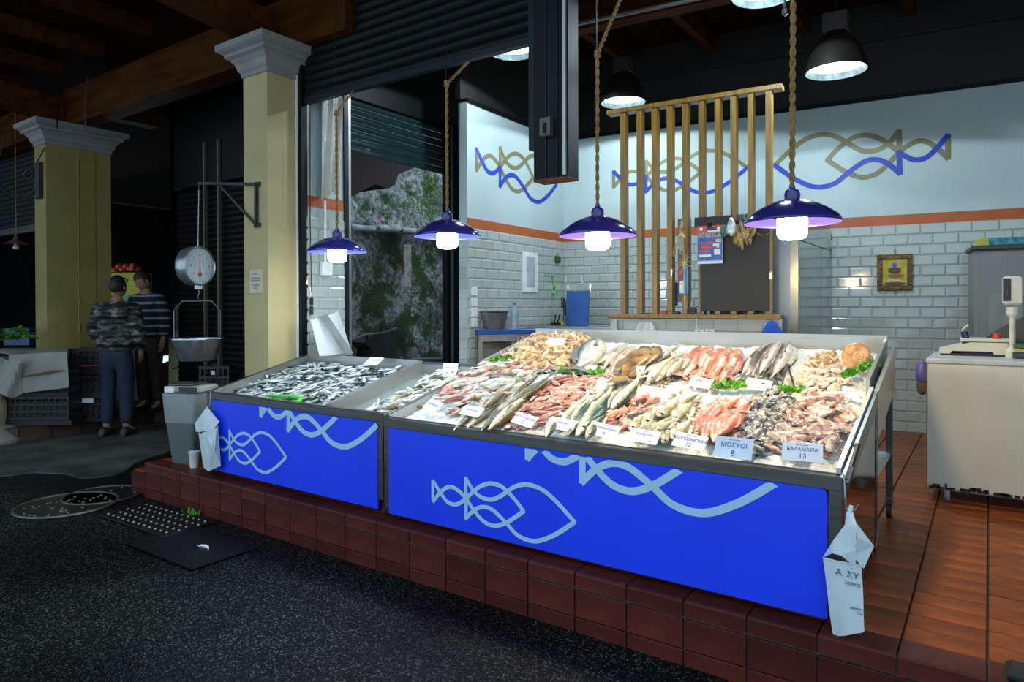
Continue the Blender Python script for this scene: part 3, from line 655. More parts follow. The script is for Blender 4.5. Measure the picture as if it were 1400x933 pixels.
# ================================================================== LAMPS
def rope(mb, p, q, r=.0065):
    p, q = Vector(p), Vector(q); d = q-p; L = d.length; t = d.normalized(); a = t.orthogonal().normalized(); b = t.cross(a); n = max(8, int(L/.014))
    for s_ in range(2):
        mb.tube([p+d*(k/n)+(a*math.cos(k*.9+PI*s_)+b*math.sin(k*.9+PI*s_))*r*.75 for k in range(n+1)], r, 5)
def bulb_mat(name, col): return mat(name, (.9, .9, .9), .3, var=0, emit=col, es=BULB_W*(1.35 if name == 'warm_bulb' else 1.0))
lamps = [(461, 344, 4.65, 'leftmost of the four blue pendant lamps, cool white bulb, over the sardine tray', (483, 125), 155, COOL),
         (611.5, 323, 4.13, 'blue enamel pendant lamp with cool bulb, second from left over the counters', (640, 85), 115, COOL),
         (817, 322, 3.62, 'blue enamel pendant lamp with warm bulb, third from left, before the slatted screen', (852, -10), 75, WARM),
         (1083, 304, 2.93, 'largest nearest blue pendant lamp with warm bulb and thick rope', None, 0, WARM)]
for (px, py, D, lb, att, kink, colr) in lamps:
    c = at(px, py, D); c.y = 3.12; c.x = ony(px, py, 3.12).x; c.z = ony(px, py, 3.12).z
    t = thing('pendant_lamp', lb, 'pendant lamp', c, 0, 'blue pendant lamps over the fish counters')
    pf = [(.201, 0), (.200, .006), (.185, .026), (.15, .052), (.11, .074), (.07, .090), (.04, .097), (.032, .10)]
    MB().lathe(pf, n=40).build('shade', LAMPB, t, True)
    MB().lathe([(r*.985, z-.004) for r, z in pf], n=40).build('shade_lining', LAMPI, t, True)
    MB().lathe([(.032, .095), (.034, .12), (.028, .138), (.014, .146), (.011, .16)], n=16, cap=(False, True)).build('socket_cap', LAMPB, t, True)
    MB().lathe([(.030, .095), (.030, .04), (.055, .03), (.062, .018), (.062, -.05), (.056, -.066), (.04, -.074), (.001, -.076)], n=20).build('bulb', bulb_mat('cool_bulb' if colr is COOL else 'warm_bulb', colr), t, True)
    mb = MB(); top = Vector((0, 0, .155))
    if att:
        kz = ony(px, kink, 3.12).z-c.z; hd = ony(att[0], att[1], 3.52)-c
        rope(mb, top, (0, 0, kz)); rope(mb, (0, 0, kz), hd)
        MB().tube([(-.004, 0, kz-.15), (-.006, 0, CZ-c.z)], .003, 5).build('hanging_wire', BLACKM, t)
        MB().tube([(0, 0, kz-.015), (.0, 0, kz+.02)], .016, 8).build('rope_tie', ROPE, t)
    else:
        rope(mb, top, (.012, 0, CZ-c.z), .008)
        MB().tube([(-.03, 0, .93), (-.03, 0, 1.2)], .006, 6).build('turnbuckle', STEEL, t)
        MB().lathe([(.001, -.02), (.012, -.012), (.012, .01), (.001, .02)], (-.03, 0, .92), 8).build('turnbuckle_end', STEEL, t)
    mb.build('rope', ROPE, t)
HB = mat('highbay_lens', (.8, .85, .9), .3, var=0, emit=(.72, .93, 1.0), es=3.2)
for (px, py, D, r, lb) in ((1143, 98, 5.2, .225, 'round high bay lamp hanging above the right end of the back wall'), (852, 141, 6.75, .225, 'round high bay lamp partly behind the top of the slatted screen'),
                           (702, 71, 6.0, .225, 'round high bay lamp cut by the hanging post at its right side'), (1046, -7, 4.6, .225, 'round high bay lamp at the top edge of the photo, mostly outside')):
    c = at(px, py, D); t = thing('high_bay_lamp', lb, 'ceiling lamp', c, 0, 'high bay lamps under the shop roof')
    MB().lathe([(r, 0), (r*.98, .03), (r*.86, .12), (r*.62, .22), (r*.45, .27), (.07, .30)], n=32).build('reflector', mat('dark_bay_housing', (.010, .008, .006), .6, .0, spec=.2), t, True)
    MB().lathe([(r*.96, .002), (r*.84, .11), (r*.6, .20), (.05, .24)], n=32).build('reflector_inside', mat('bright_aluminium', (.7, .78, .82), .3, .6, .3, 20), t, True)
    MB().lathe([(.001, .045), (r*.80, .045), (r*.84, .05)], n=32).build('lens', HB, t)
    MB().box((0, 0, .37), (.17, .13, .15), bev=.01).build('ballast_box', mat('bay_box', (.03, .026, .02), .5), t)
    MB().tube([(0, 0, .44), (0, 0, max(.5, CZ-c.z))], .006, 5).build('hanger', BLACKM, t)
    ld = bpy.data.lights.new('high_bay_light', 'SPOT'); ld.energy = HIGHBAY_W; ld.color = (.72, .91, 1); ld.spot_size = R(161); ld.spot_blend = .05; ld.shadow_soft_size = .05
    lo_ = bpy.data.objects.new('high_bay_light', ld); COL.objects.link(lo_); lo_.parent = t; lo_.location = (0, 0, .03)

# ================================================================== FISH COUNTERS
def SZ(y): return .800+.245*(y-2.7)
YP = 2.695
def logo_points(): pass
# left counter
t = thing('fish_counter', 'left stainless counter with blue emblem front, holding the sardine tray', 'counter', (-3.65, 3.1, PZ)); LO = Vector((-3.65, 3.1, PZ))
def rel(x, y, z, o=LO): return (x-o.x, y-o.y, z-o.z)
def panel(name, x0, x1, z0, z1, y, m, par, o, r=.02):
    pts = []
    for (cx, cz, a0) in ((x1-r, z1-r, 0), (x0+r, z1-r, 90), (x0+.002, z0+.002, 180), (x1-.002, z0+.002, 270)):
        rr = r if cz > (z0+z1)/2 else .002
        for k in range(5): a = R(a0+22.5*k); pts.append((cx+rr*math.cos(a)-o.x, cz+rr*math.sin(a)-o.z))
    return MB().prism(pts, y-o.y, y+.012-o.y, lambda u, v, w: (u, w, v)).build(name, m, par)
pa = panel('front_panel', -4.465, -2.818, .305, .795, YP-.004, BLUEP, t, LO)
logo(pa, YP-.004-LO.y, -3.63-LO.x, .497-LO.z, .83, .83, .020, PRINT, PRINT)
logo(pa, YP-.004-LO.y, -2.80-LO.x, .793-LO.z, 1.09, 1.09, .033, PRINT, PRINT, clip=(-4.46-LO.x, -2.822-LO.x, .31-LO.z, .793-LO.z))
def rail(par, o, x0, x1, zt, h=.052):
    MB().bb(rel(x0, YP-.002, zt-h, o), rel(x1, YP+.045, zt, o), bev=.004).build('front_rail', STEEL, par)
rail(t, LO, -4.53, -2.772, .846)
for x in (-4.505, -2.797):
    l = MB().bb(rel(x-.022, YP, .36, LO), rel(x+.022, YP+.045, .80, LO)).build('leg', STEEL, t)
    MB().bb(rel(x-.018, YP+.6, .36, LO), rel(x+.018, YP+.64, .93, LO)).build('leg', STEEL, t)
def caster(x, y, par, o, col=REDPL, r=.032):
    c = thing('caster', None, None); c.parent = par; c.location = (x-o.x, y-o.y, PZ+r-o.z)
    MB().lathe([(.001, -.012), (r*.98, -.012), (r, 0), (r*.98, .012), (.001, .012)], n=16, rot=Matrix.Rotation(PI/2, 3, 'Y')).build('wheel', RUBBER, c)
    MB().lathe([(.001, -.014), (r*.55, -.014), (r*.55, .014), (.001, .014)], n=12, rot=Matrix.Rotation(PI/2, 3, 'Y')).build('wheel_hub', col, c)
    MB().bb((-.018, -.02, .015), (-.014, .02, .075)).bb((.014, -.02, .015), (.018, .02, .075)).bb((-.018, -.02, .07), (.018, .02, .076)).build('fork', DSTEEL, c)
    return c
for (x, y) in ((-4.50, 2.74), (-2.79, 2.74), (-4.5, 3.33), (-2.79, 3.33)): caster(x, y, t, LO)
def slope_wall(mb, x0, x1, y0, y1, dz0, dz1, o, f=None):
    """wall along Y that follows the slope: dz below/above the fish surface"""
    f = f or SZ; n = 6
    for k in range(n):
        a, b = y0+(y1-y0)*k/n, y0+(y1-y0)*(k+1)/n
        vs = [(x0, a, f(a)+dz0), (x1, a, f(a)+dz0), (x1, b, f(b)+dz0), (x0, b, f(b)+dz0), (x0, a, f(a)+dz1), (x1, a, f(a)+dz1), (x1, b, f(b)+dz1), (x0, b, f(b)+dz1)]
        mb.add([rel(*v, o) for v in vs], [(3, 2, 1, 0), (4, 5, 6, 7), (0, 1, 5, 4), (1, 2, 6, 5), (2, 3, 7, 6), (3, 0, 4, 7)])
    return mb
LSTEEL = mat('lit_tray_steel', (.38, .39, .37), .30, .7, .12, 3, .05, 90)  # paler copy of the steel, lamp light put into the colour
TRAY = mat('wet_tray_steel', (.40, .45, .44), .25, .75, .12, 4, .06, 40)
def tray(nm, x0, x1, y0, y1, dzf, rim, par, o, m=TRAY):
    T = slope_wall(MB(), x0, x1, y0, y1, dzf-.012, dzf, o).build(nm, m, par)
    slope_wall(MB(), x0-.008, x0+.006, y0, y1, dzf-.012, rim, o).build('tray_side', LSTEEL, T)
    slope_wall(MB(), x1-.006, x1+.008, y0, y1, dzf-.012, rim, o).build('tray_side', LSTEEL, T)
    MB().bb(rel(x0, y1-.006, SZ(y1)+dzf-.012, o), rel(x1, y1+.008, SZ(y1)+rim+.01, o)).build('tray_back', LSTEEL, T)
    return T
SD = -.035
tray('sardine_tray', -4.50, -3.30, 2.735, 3.55, SD, .045, t, LO)
tray('small_fish_tray', -3.275, -2.80, 2.735, 3.55, SD, .02, t, LO)
w = MB(); slope_wall(w, -3.300, -3.262, 2.74, 3.555, -.05, .050, LO); w.build('divider', LSTEEL, t)
w = MB(); slope_wall(w, -4.535, -4.50, 2.74, 3.56, -.03, .048, LO); w.build('side_rim', STEEL, t)
MB().bb(rel(-4.53, 3.55, .93), rel(-2.78, 3.585, 1.055)).build('rear_rim', STEEL, t)
# end panel
w = MB(); w.prism([(2.74, .33), (3.56, .33), (3.56, .98), (2.74, .78)], -4.53, -4.52, lambda u, v, x: rel(x, u, v)); w.build('end_panel', STEEL, t)
MB().bb(rel(-4.5, 2.8, .40), rel(-2.8, 3.5, .42)).build('lower_shelf', DSTEEL, t)
# right counter
RO = Vector((-1.6, 3.1, PZ)); t = thing('fish_counter', 'long right stainless counter with blue emblem front, full of ice', 'counter', RO)
pa = panel('front_panel', -2.728, -.484, .297, .772, YP-.004, BLUEP, t, RO)
logo(pa, YP-.004-RO.y, -1.542-RO.x, .464-RO.z, .856, .856, .0215, PRINT, PRINT)
logo(pa, YP-.004-RO.y, -.654-RO.x, .783-RO.z, 1.143, 1.143, .033, PRINT, PRINT, clip=(-2.72-RO.x, -.49-RO.x, .30-RO.z, .770-RO.z))
rail(t, RO, -2.768, -.436, .822)
for x in (-2.745, -.459):
    MB().bb(rel(x-.022, YP, .33, RO), rel(x+.022, YP+.045, .78, RO)).build('leg', STEEL, t)
    MB().bb(rel(x-.018, 3.56, .33, RO), rel(x+.018, 3.595, .985, RO)).build('leg', STEEL, t)
for (x, y) in ((-2.68, 2.74), (-.47, 2.78), (-2.74, 3.57), (-.46, 3.57)): caster(x, y, t, RO)
ty = slope_wall(MB(), -2.765, -.455, 2.735, 3.60, -.09, -.075, RO).build('ice_tray', TRAY, t)
slope_wall(MB(), -2.773, -2.757, 2.735, 3.60, -.09, .022, RO).build('tray_side', LSTEEL, ty)
slope_wall(MB(), -.462, -.446, 2.735, 3.60, -.09, .040, RO).build('tray_side', mat('clear_guard', (.50, .53, .52), .12, 0, .03, 5), ty)
MB().bb(rel(-2.76, 2.735, .70, RO), rel(-.45, 2.745, .826, RO)).build('ice_stop', STEEL, ty)
w = MB(); slope_wall(w, -.445, -.428, 2.70, 3.60, -.06, .022, RO); w.build('side_rim', STEEL, t)
w = MB(); w.prism([(2.745, .34), (3.56, .34), (3.56, .96), (2.745, .76)], -.442, -.437, lambda u, v, x: rel(x, u, v, RO)); w.build('end_panel', mat('mirror_steel', (.50, .52, .52), .10, 1, .05, 4), t)
MB().bb(rel(-2.7, 2.8, .40, RO), rel(-.5, 3.5, .42, RO)).build('lower_shelf', DSTEEL, t)
w = MB(); w.tube([rel(-.425, 2.71, .80, RO), rel(-.412, 2.74, .85, RO), rel(-.412, 2.90, .905, RO), rel(-.425, 2.93, .90, RO)], .011, 8); w.build('handle', STEEL, t)
# rear trolley
QO = Vector((-1.6, 3.98, PZ)); t = thing('fish_trolley', 'taller wheeled steel trolley of iced fish standing behind the long counter', 'trolley', QO)
ty = slope_wall(MB(), -2.795, -.475, 3.62, 4.30, -.09, -.075, QO).build('ice_tray', TRAY, t)
GUARD = mat('pale_guard', (.36, .39, .39), .15, .4, .05, 5)
slope_wall(MB(), -2.803, -2.79, 3.62, 4.30, -.09, .05, QO).build('tray_side', GUARD, ty)
slope_wall(MB(), -.482, -.466, 3.62, 4.30, -.09, .065, QO).build('tray_side', GUARD, ty)
MB().bb(rel(-2.80, 4.30, 1.05, QO), rel(-.466, 4.312, 1.275, QO)).build('tray_back', GUARD, ty)
MB().bb(rel(-2.80, 3.612, .90, QO), rel(-.466, 3.62, SZ(3.62)-.04, QO)).build('tray_front', STEEL, ty)
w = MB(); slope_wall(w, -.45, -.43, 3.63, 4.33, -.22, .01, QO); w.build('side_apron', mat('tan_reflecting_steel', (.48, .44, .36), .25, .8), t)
for (x, y) in ((-2.77, 3.66), (-.455, 3.66), (-2.77, 4.30), (-.455, 4.30)):
    MB().bb(rel(x-.016, y-.016, .34, QO), rel(x+.016, y+.016, SZ(y)-.10, QO)).build('leg', STEEL, t); caster(x, y, t, QO, mat('orange_plastic', (.75, .12, .02), .4), .042)
MB().bb(rel(-2.78, 3.66, .60, QO), rel(-.45, 4.31, .625, QO)).build('lower_shelf', mat('pale_shelf', (.55, .58, .58), .3, .4), t)
MB().bb(rel(-2.78, 4.28, .92, QO), rel(-.45, 4.30, .96, QO)).build('cross_bar', STEEL, t)
# ice
ICE = mat('crushed_ice', (.80, .85, .86), .35, 0, .06, 60, .9, 150, .7, 0, sss=.0)
def icef(x0, x1, y0, y1, nx, ny, nm, label, seed):
    g = MB()
    def f(u, v):
        x, y = x0+(x1-x0)*u, y0+(y1-y0)*v; e = min(1, min(u, 1-u)*30, (v if y0 < 3 else 1-v)*60)
        z = SZ(y)-.002+.012*noise.noise(Vector((x*6, y*6, seed)))+.009*noise.noise(Vector((x*30, y*30, seed)))+.006*noise.noise(Vector((x*75, y*75, seed)))-.03*(1-e)
        return (x, y, z)
    g.grid(nx, ny, f); o = g.build(nm, ICE, None, True); tag(o, label, 'ice'); o['kind'] = 'stuff'; return o
icef(-2.755, -.465, 2.748, 3.612, 260, 100, 'crushed_ice', 'bed of white crushed ice filling the long front counter', 1)
icef(-2.788, -.484, 3.622, 4.298, 260, 80, 'crushed_ice', 'bed of white crushed ice filling the rear trolley', 2)

# ================================================================== FISH
def surf(px, py, lift=0.):
    """point where the ray meets the sloping bed of the counters"""
    n = Vector((0, -.245, 1)); p = onp(px, py, (0, 2.7, .80+lift), n)
    return p
EYE_M = mat('fish_eye', (.01, .01, .012), .08, 0, 0, coat=.5)
FPROF = [(0, .13), (.05, .36), (.12, .60), (.2, .82), (.3, .97), (.4, 1.0), (.52, .90), (.66, .68), (.8, .42), (.92, .22), (1, .19)]
def prof_at(u):
    for (a, b), (c, d) in zip(FPROF, FPROF[1:]):
        if u <= c+1e-9: return b+(d-b)*(u-a)/(c-a)
    return .19
def fish_mesh(name, L, H, T, m, nose=.5, belly=.5, fins=1., bend=0., n=9, k=7, tailw=1., dorsal=.35):
    """lies on its side: head at +X, back at +Y, flank up +Z"""
    mb = MB(); rs = []
    for i in range(n):
        u = i/(n-1); x = L*(.5-.86*u)
        s_ = prof_at(u); h = H*s_*.5; t = T*s_*.5*(1 if u < .7 else 1-.5*(u-.7)/.3)
        yb = bend*L*(u-.4)**2
        rs.append([(x, yb+h*math.cos(2*PI*j/k+.3)*(1.0 if math.cos(2*PI*j/k+.3) > 0 else 1.12*belly*2), t*math.sin(2*PI*j/k+.3)) for j in range(k)])
    mb.rings(rs, True, (True, True), 0)
    xt, yt = L*-.34, bend*L*.35; w = H*.48*tailw
    mb.add([(xt, yt+H*.07, 0), (xt, yt-H*.07, 0), (xt-L*.17, yt-w, .001), (xt-L*.10, yt, .002), (xt-L*.17, yt+w, .001), (xt, yt+H*.07, .0015), (xt, yt-H*.07, .0015)], [(0, 3, 4), (0, 1, 3), (1, 2, 3)], 1)
    if fins > 0:
        def yb(u): return bend*L*(u-.4)**2
        mb.add([(L*.16, yb(.4)+H*.46, 0), (-L*.14, yb(.7)+H*.34, 0), (-L*.10, yb(.7)+H*(.36+dorsal*.5*fins), 0), (L*.12, yb(.4)+H*(.48+dorsal*fins*.7), 0)], [(0, 1, 2, 3)], 1)
        mb.add([(-L*.06, yb(.6)-H*.44, 0), (-L*.20, yb(.8)-H*.22, 0), (-L*.16, yb(.8)-H*.52, 0)], [(0, 1, 2)], 1)
        mb.add([(L*.22, -H*.05, T*.45), (L*.08, -H*.20, T*.55), (L*.07, -H*.02, T*.56)], [(0, 1, 2)], 1)
    e = L*.40; r = max(.0022, H*.075)
    mb.lathe([(r, 0), (r*.7, r*.4), (.0001, r*.5)], (e, bend*L*.1+H*.07, T*.235), 7, 2)
    return mb
def frame_on(p, d, roll=0, pitch=0):
    """matrix with local X along d (projected on the slope), local Z off the slope"""
    n = Vector((0, -.245, 1)).normalized(); x = Vector(d); x = (x-n*x.dot(n)).normalized(); y = n.cross(x)
    return Matrix.Translation(p) @ Matrix((x, y, n)).transposed().to_4x4() @ Matrix.Rotation(roll, 4, 'X') @ Matrix.Rotation(pitch, 4, 'Y')
def inpoly(x, y, P):
    c = False; j = len(P)-1
    for i in range(len(P)):
        if (P[i][1] > y) != (P[j][1] > y) and x < (P[j][0]-P[i][0])*(y-P[i][1])/(P[j][1]-P[i][1])+P[i][0]: c = not c
        j = i
    return c
def edge_d(x, y, P):
    m = 9
    for i in range(len(P)):
        a = Vector(P[i]); b = Vector(P[(i+1) % len(P)]); p = Vector((x, y)); t = max(0, min(1, (p-a).dot(b-a)/max(1e-9, (b-a).length_squared))); m = min(m, (a+(b-a)*t-p).length)
    return m
def region(px, l=0.):
    P = [surf(*q, l) for q in px]; left = all(q[0] < 600 for q in px)
    lo_, hi_, y1 = (-4.46, -3.335, 3.51) if left else (-3.24, -.50, 4.26)
    return [(min(hi_, max(lo_, p.x)), min(y1, max(2.765, p.y))) for p in P]
def scatter(P, n, rd, k=10):
    xs = [p[0] for p in P]; ys = [p[1] for p in P]; out = []
    while len(out) < n:
        best, bd = None, -1
        for _ in range(k):
            while True:
                x, y = rd.uniform(min(xs), max(xs)), rd.uniform(min(ys), max(ys))
                if inpoly(x, y, P): break
            d = min(((x-a)**2+(y-b)**2 for a, b in out[-400:]), default=1)
            if d > bd: best, bd = (x, y), d
        out.append(best)
    return out
def pile(px, n, meshes, name, label, cat, group, yaw, spread, mound=.02, lift=.006, layer=.012, roll=25, scl=(.85, 1.12), seed=1, sd=0., flipy=.5, kindsplit=None, pitch=6):
    rd = random.Random(seed); P = region(px, sd); out = []
    for i, (x, y) in enumerate(scatter(P, n, rd)):
        e = min(1, edge_d(x, y, P)/.09); z = SZ(y)+sd+lift+mound*e+layer*rd.random()
        a = yaw+rd.gauss(0, spread)+(PI if rd.random() < flipy else 0)
        me = rd.choice(meshes); o = link(name, me); s_ = rd.uniform(*scl)
        o.matrix_world = frame_on(Vector((x, y, z)), (math.cos(a), math.sin(a), 0), R(rd.gauss(0, roll))+(PI if rd.random() < .5 else 0), R(rd.gauss(0, pitch))) @ Matrix.Scale(s_, 4)
        tag(o, label, cat, group); out.append(o)
    return out
def heap(px, name, label, m, mound, seed, sd=0., base=-.004, cat='fish'):
    """a bumpy bed under the top layer, countless pieces nobody can tell apart"""
    P = region(px, sd); xs = [p[0] for p in P]; ys = [p[1] for p in P]; mb = MB(); nx, ny = 40, 30; vs = {}; L = []
    for j in range(ny+1):
        for i in range(nx+1):
            x = min(xs)+(max(xs)-min(xs))*i/nx; y = min(ys)+(max(ys)-min(ys))*j/ny
            if inpoly(x, y, P):
                e = min(1, edge_d(x, y, P)/.08); vs[i, j] = len(L); L.append((x, y, SZ(y)+sd+base+mound*e+.006*noise.noise(Vector((x*40, y*40, seed)))))
    fs = [(vs[i, j], vs[i+1, j], vs[i+1, j+1], vs[i, j+1]) for j in range(ny) for i in range(nx) if all(q in vs for q in ((i, j), (i+1, j), (i+1, j+1), (i, j+1)))]
    mb.add(L, fs); o = mb.build(name, m, None, True); tag(o, label, cat); o['kind'] = 'stuff'; return o
def fm(nm, *a, **k):
    mats = k.pop('mats'); return [fish_mesh(nm, *a, **dict(k, bend=b)).mesh(nm, mats, 50) for b in (-.16, 0, .14)]
FINP = mat('pale_fin', (.55, .50, .42), .4, 0, .1, 40)
FIND = mat('dark_fin', (.10, .10, .09), .4, 0, .2, 40)
FINR = mat('pink_fin', (.62, .25, .18), .4, 0, .2, 40)
SARD = fish_mat('sardine_skin', (.02, .035, .035), (.66, .70, .68), (.86, .88, .85), .24, lo=.15, hi=.62)
PIC = fish_mat('picarel_skin', (.13, .11, .05), (.56, .56, .44), (.82, .82, .74), .28, lo=.3, hi=.7)
MULR = fish_mat('red_mullet_skin', (.50, .15, .10), (.66, .36, .29), (.80, .68, .62), .3, lo=.2, hi=.72, patch=((.48, .17, .13), 45))
HAKE = fish_mat('barracuda_skin', (.07, .06, .02), (.42, .38, .20), (.78, .78, .70), .25, lo=.36, hi=.56)
MACK = fish_mat('mackerel_skin', (.025, .055, .035), (.40, .44, .22), (.70, .72, .66), .22, lo=.42, hi=.56)
BREAM = fish_mat('bream_skin', (.22, .22, .12), (.58, .57, .42), (.82, .81, .72), .28, lo=.3, hi=.72, patch=((.34, .32, .18), 7))
BOGUE = fish_mat('bogue_skin', (.22, .18, .12), (.62, .52, .44), (.78, .74, .68), .28, lo=.25, hi=.7, patch=((.62, .28, .20), 22))
GURN = fish_mat('gurnard_skin', (.55, .13, .08), (.74, .38, .28), (.82, .72, .64), .3, lo=.3, hi=.68, patch=((.62, .22, .15), 9))
COD = fish_mat('hake_skin', (.09, .06, .05), (.42, .34, .30), (.80, .77, .72), .28, lo=.38, hi=.62)
PALE = fish_mat('pale_fish_skin', (.34, .30, .20), (.68, .64, .52), (.84, .82, .76), .3, lo=.25, hi=.68)
BASS = fish_mat('sea_bass_skin', (.05, .06, .06), (.42, .45, .44), (.78, .80, .78), .25, lo=.25, hi=.75)
# --- sardines
sx_px = [(296, 536), (372, 499), (418, 489), (500, 490), (552, 499), (578, 510), (540, 528), (440, 566), (380, 552), (330, 543)]
SAR = fm('sardine', .125, .026, .017, SARD, mats=[SARD, FIND, EYE_M], fins=.6)
def join_fish(name, meshes, px, n, yaw, spread, label, cat, mound, sd, seed, layer=.01, lift=0., scl=(.85, 1.1)):
    rd = random.Random(seed); P = region(px, sd); mb = MB(); src = [([v.co.copy() for v in m.vertices], [tuple(p.vertices) for p in m.polygons], [p.material_index for p in m.polygons]) for m in meshes]
    for x, y in scatter(P, n, rd, 5):
        e = min(1, edge_d(x, y, P)/.09); a = yaw+rd.gauss(0, spread)+(PI if rd.random() < .5 else 0)
        M = frame_on(Vector((x, y, SZ(y)+sd+lift+mound*e+layer*rd.random())), (math.cos(a), math.sin(a), 0), R(rd.gauss(0, 25)), R(rd.gauss(0, 5))) @ Matrix.Scale(rd.uniform(*scl), 4)
        v, f, mi = rd.choice(src); o = len(mb.v); mb.v += [tuple(M @ q) for q in v]; mb.f += [tuple(i+o for i in q) for q in f]; mb.m += mi
    return mb
def shell_mat(name, cols, scale=25, rough=.25, metal=0.):
    if name in MATS: return MATS[name]
    m = bpy.data.materials.new(name); N, L = nodes(m); b = N['Principled BSDF']; tc = N.new('ShaderNodeTexCoord'); n = N.new('ShaderNodeTexNoise')
    n.inputs['Scale'].default_value = scale; n.inputs['Detail'].default_value = 4; L.new(tc.outputs['Object'], n.inputs['Vector'])
    r = N.new('ShaderNodeValToRGB'); e = r.color_ramp.elements
    while len(e) < len(cols): e.new(.5)
    for i, (k, c) in enumerate(zip(e, cols)): k.position = .34+.32*i/(len(cols)-1); k.color = (*c, 1)
    L.new(n.outputs[0], r.inputs[0])
    oi = N.new('ShaderNodeObjectInfo'); mr = N.new('ShaderNodeMapRange'); mr.inputs[3].default_value = .75; mr.inputs[4].default_value = 1.12; L.new(oi.outputs['Random'], mr.inputs[0])
    hs = N.new('ShaderNodeHueSaturation'); L.new(mr.outputs[0], hs.inputs['Value']); L.new(r.outputs[0], hs.inputs['Color']); L.new(hs.outputs[0], b.inputs['Base Color'])
    b.inputs['Roughness'].default_value = rough; b.inputs['Metallic'].default_value = metal; MATS[name] = m; return m
SARM = shell_mat('sardine_layer', [(.03, .04, .04), (.35, .38, .38), (.75, .78, .76)], 90, .25, 0)
SY = R(25)
heap(sx_px, 'sardine_bed', 'silvery mass of sardines filling the bottom of the left tray', SARM, .03, 3, SD)
o = join_fish('sardine_layer', SAR, sx_px, 620, SY, .8, '', '', .038, SD, 11, .014).build('sardine_layer', [SARD, FIND, EYE_M], None, 50); tag(o, 'lower layer of tangled sardines under the top ones in the left tray', 'fish'); o['kind'] = 'stuff'
pile(sx_px, 300, SAR, 'sardine', 'small silver sardine with dark back lying in the heap of the left tray', 'fish', 'sardines heaped in the left tray', SY, .7, .046, .004, .018, 35, seed=3, sd=SD, scl=(1.0, 1.25))
# --- picarel in the narrow tray
PICM = fm('picarel', .13, .036, .025, PIC, mats=[PIC, FINP, EYE_M])
pile([(500, 562), (545, 572), (640, 528), (655, 508), (612, 508), (585, 522), (540, 545)], 74, PICM, 'picarel', 'small silvery fish with olive back lying in the narrow middle tray', 'fish', 'small silver fish in the narrow tray', R(45), .7, .014, .006, .022, 25, seed=5, sd=SD, scl=(1.0, 1.25))
# --- mixed bogue
BOGM = fm('bogue', .19, .045, .03, BOGUE, mats=[BOGUE, FINP, EYE_M])
MULB_ = fm('bogue', .17, .04, .028, MULR, mats=[MULR, FINR, EYE_M]); PALM = fm('bogue', .18, .040, .028, PALE, mats=[PALE, FINP, EYE_M]); BRZ = fm('bogue', .18, .045, .03, PIC, mats=[PIC, FIND, EYE_M])
pile([(590, 560), (640, 572), (700, 540), (735, 515), (700, 500), (668, 502), (630, 520), (600, 545)], 52, BOGM+BOGM+PALM+BRZ+MULB_, 'bogue', 'medium pinkish or silver fish in the jumbled pile beside the narrow tray', 'fish', 'pinkish silver fish at the left end of the ice', R(42), .5, .02, .012, .03, 25, seed=6)
# --- red mullets
MULM = fm('red_mullet', .125, .032, .024, MULR, mats=[MULR, FINR, EYE_M])
mpx = [(668, 580), (700, 589), (760, 585), (800, 555), (812, 530), (805, 521), (760, 520), (740, 535), (700, 560)]
heap(mpx, 'red_mullet_bed', 'pink mass of small red mullets under the ones on top', shell_mat('mullet_layer', [(.45, .12, .09), (.62, .36, .3), (.7, .55, .5)], 60), .018, 5)
pile(mpx, 92, MULM, 'red_mullet', 'small pink red mullet in the wide heap left of the green backed fish', 'fish', 'small red mullets in the first heap', R(50), .6, .026, .006, .02, 25, seed=8)
mpx = [(815, 585), (850, 592), (885, 575), (902, 555), (885, 545), (850, 550), (830, 568)]
pile(mpx, 26, MULM, 'red_mullet', 'small pink fish in the second smaller heap right of the green backed fish', 'fish', 'small pink fish in the second heap', R(60), .5, .02, .01, .025, 25, seed=9, scl=(1.0, 1.35))
pile([(858, 530), (880, 517), (918, 520), (912, 533), (880, 533)], 26, [MB().lathe([(.001, -.006), (.012, -.004), (.014, 0), (.011, .005), (.001, .008)], n=9, sy=.75).mesh('clam', shell_mat('clam_shell', [(.06, .04, .025), (.24, .19, .11), (.45, .4, .3)], 60), True)], 'clam', 'small brown striped clam in the little pile behind the centre card', 'shellfish', 'clams in the small pile', 0, 2, .012, .006, .014, 30, seed=19)

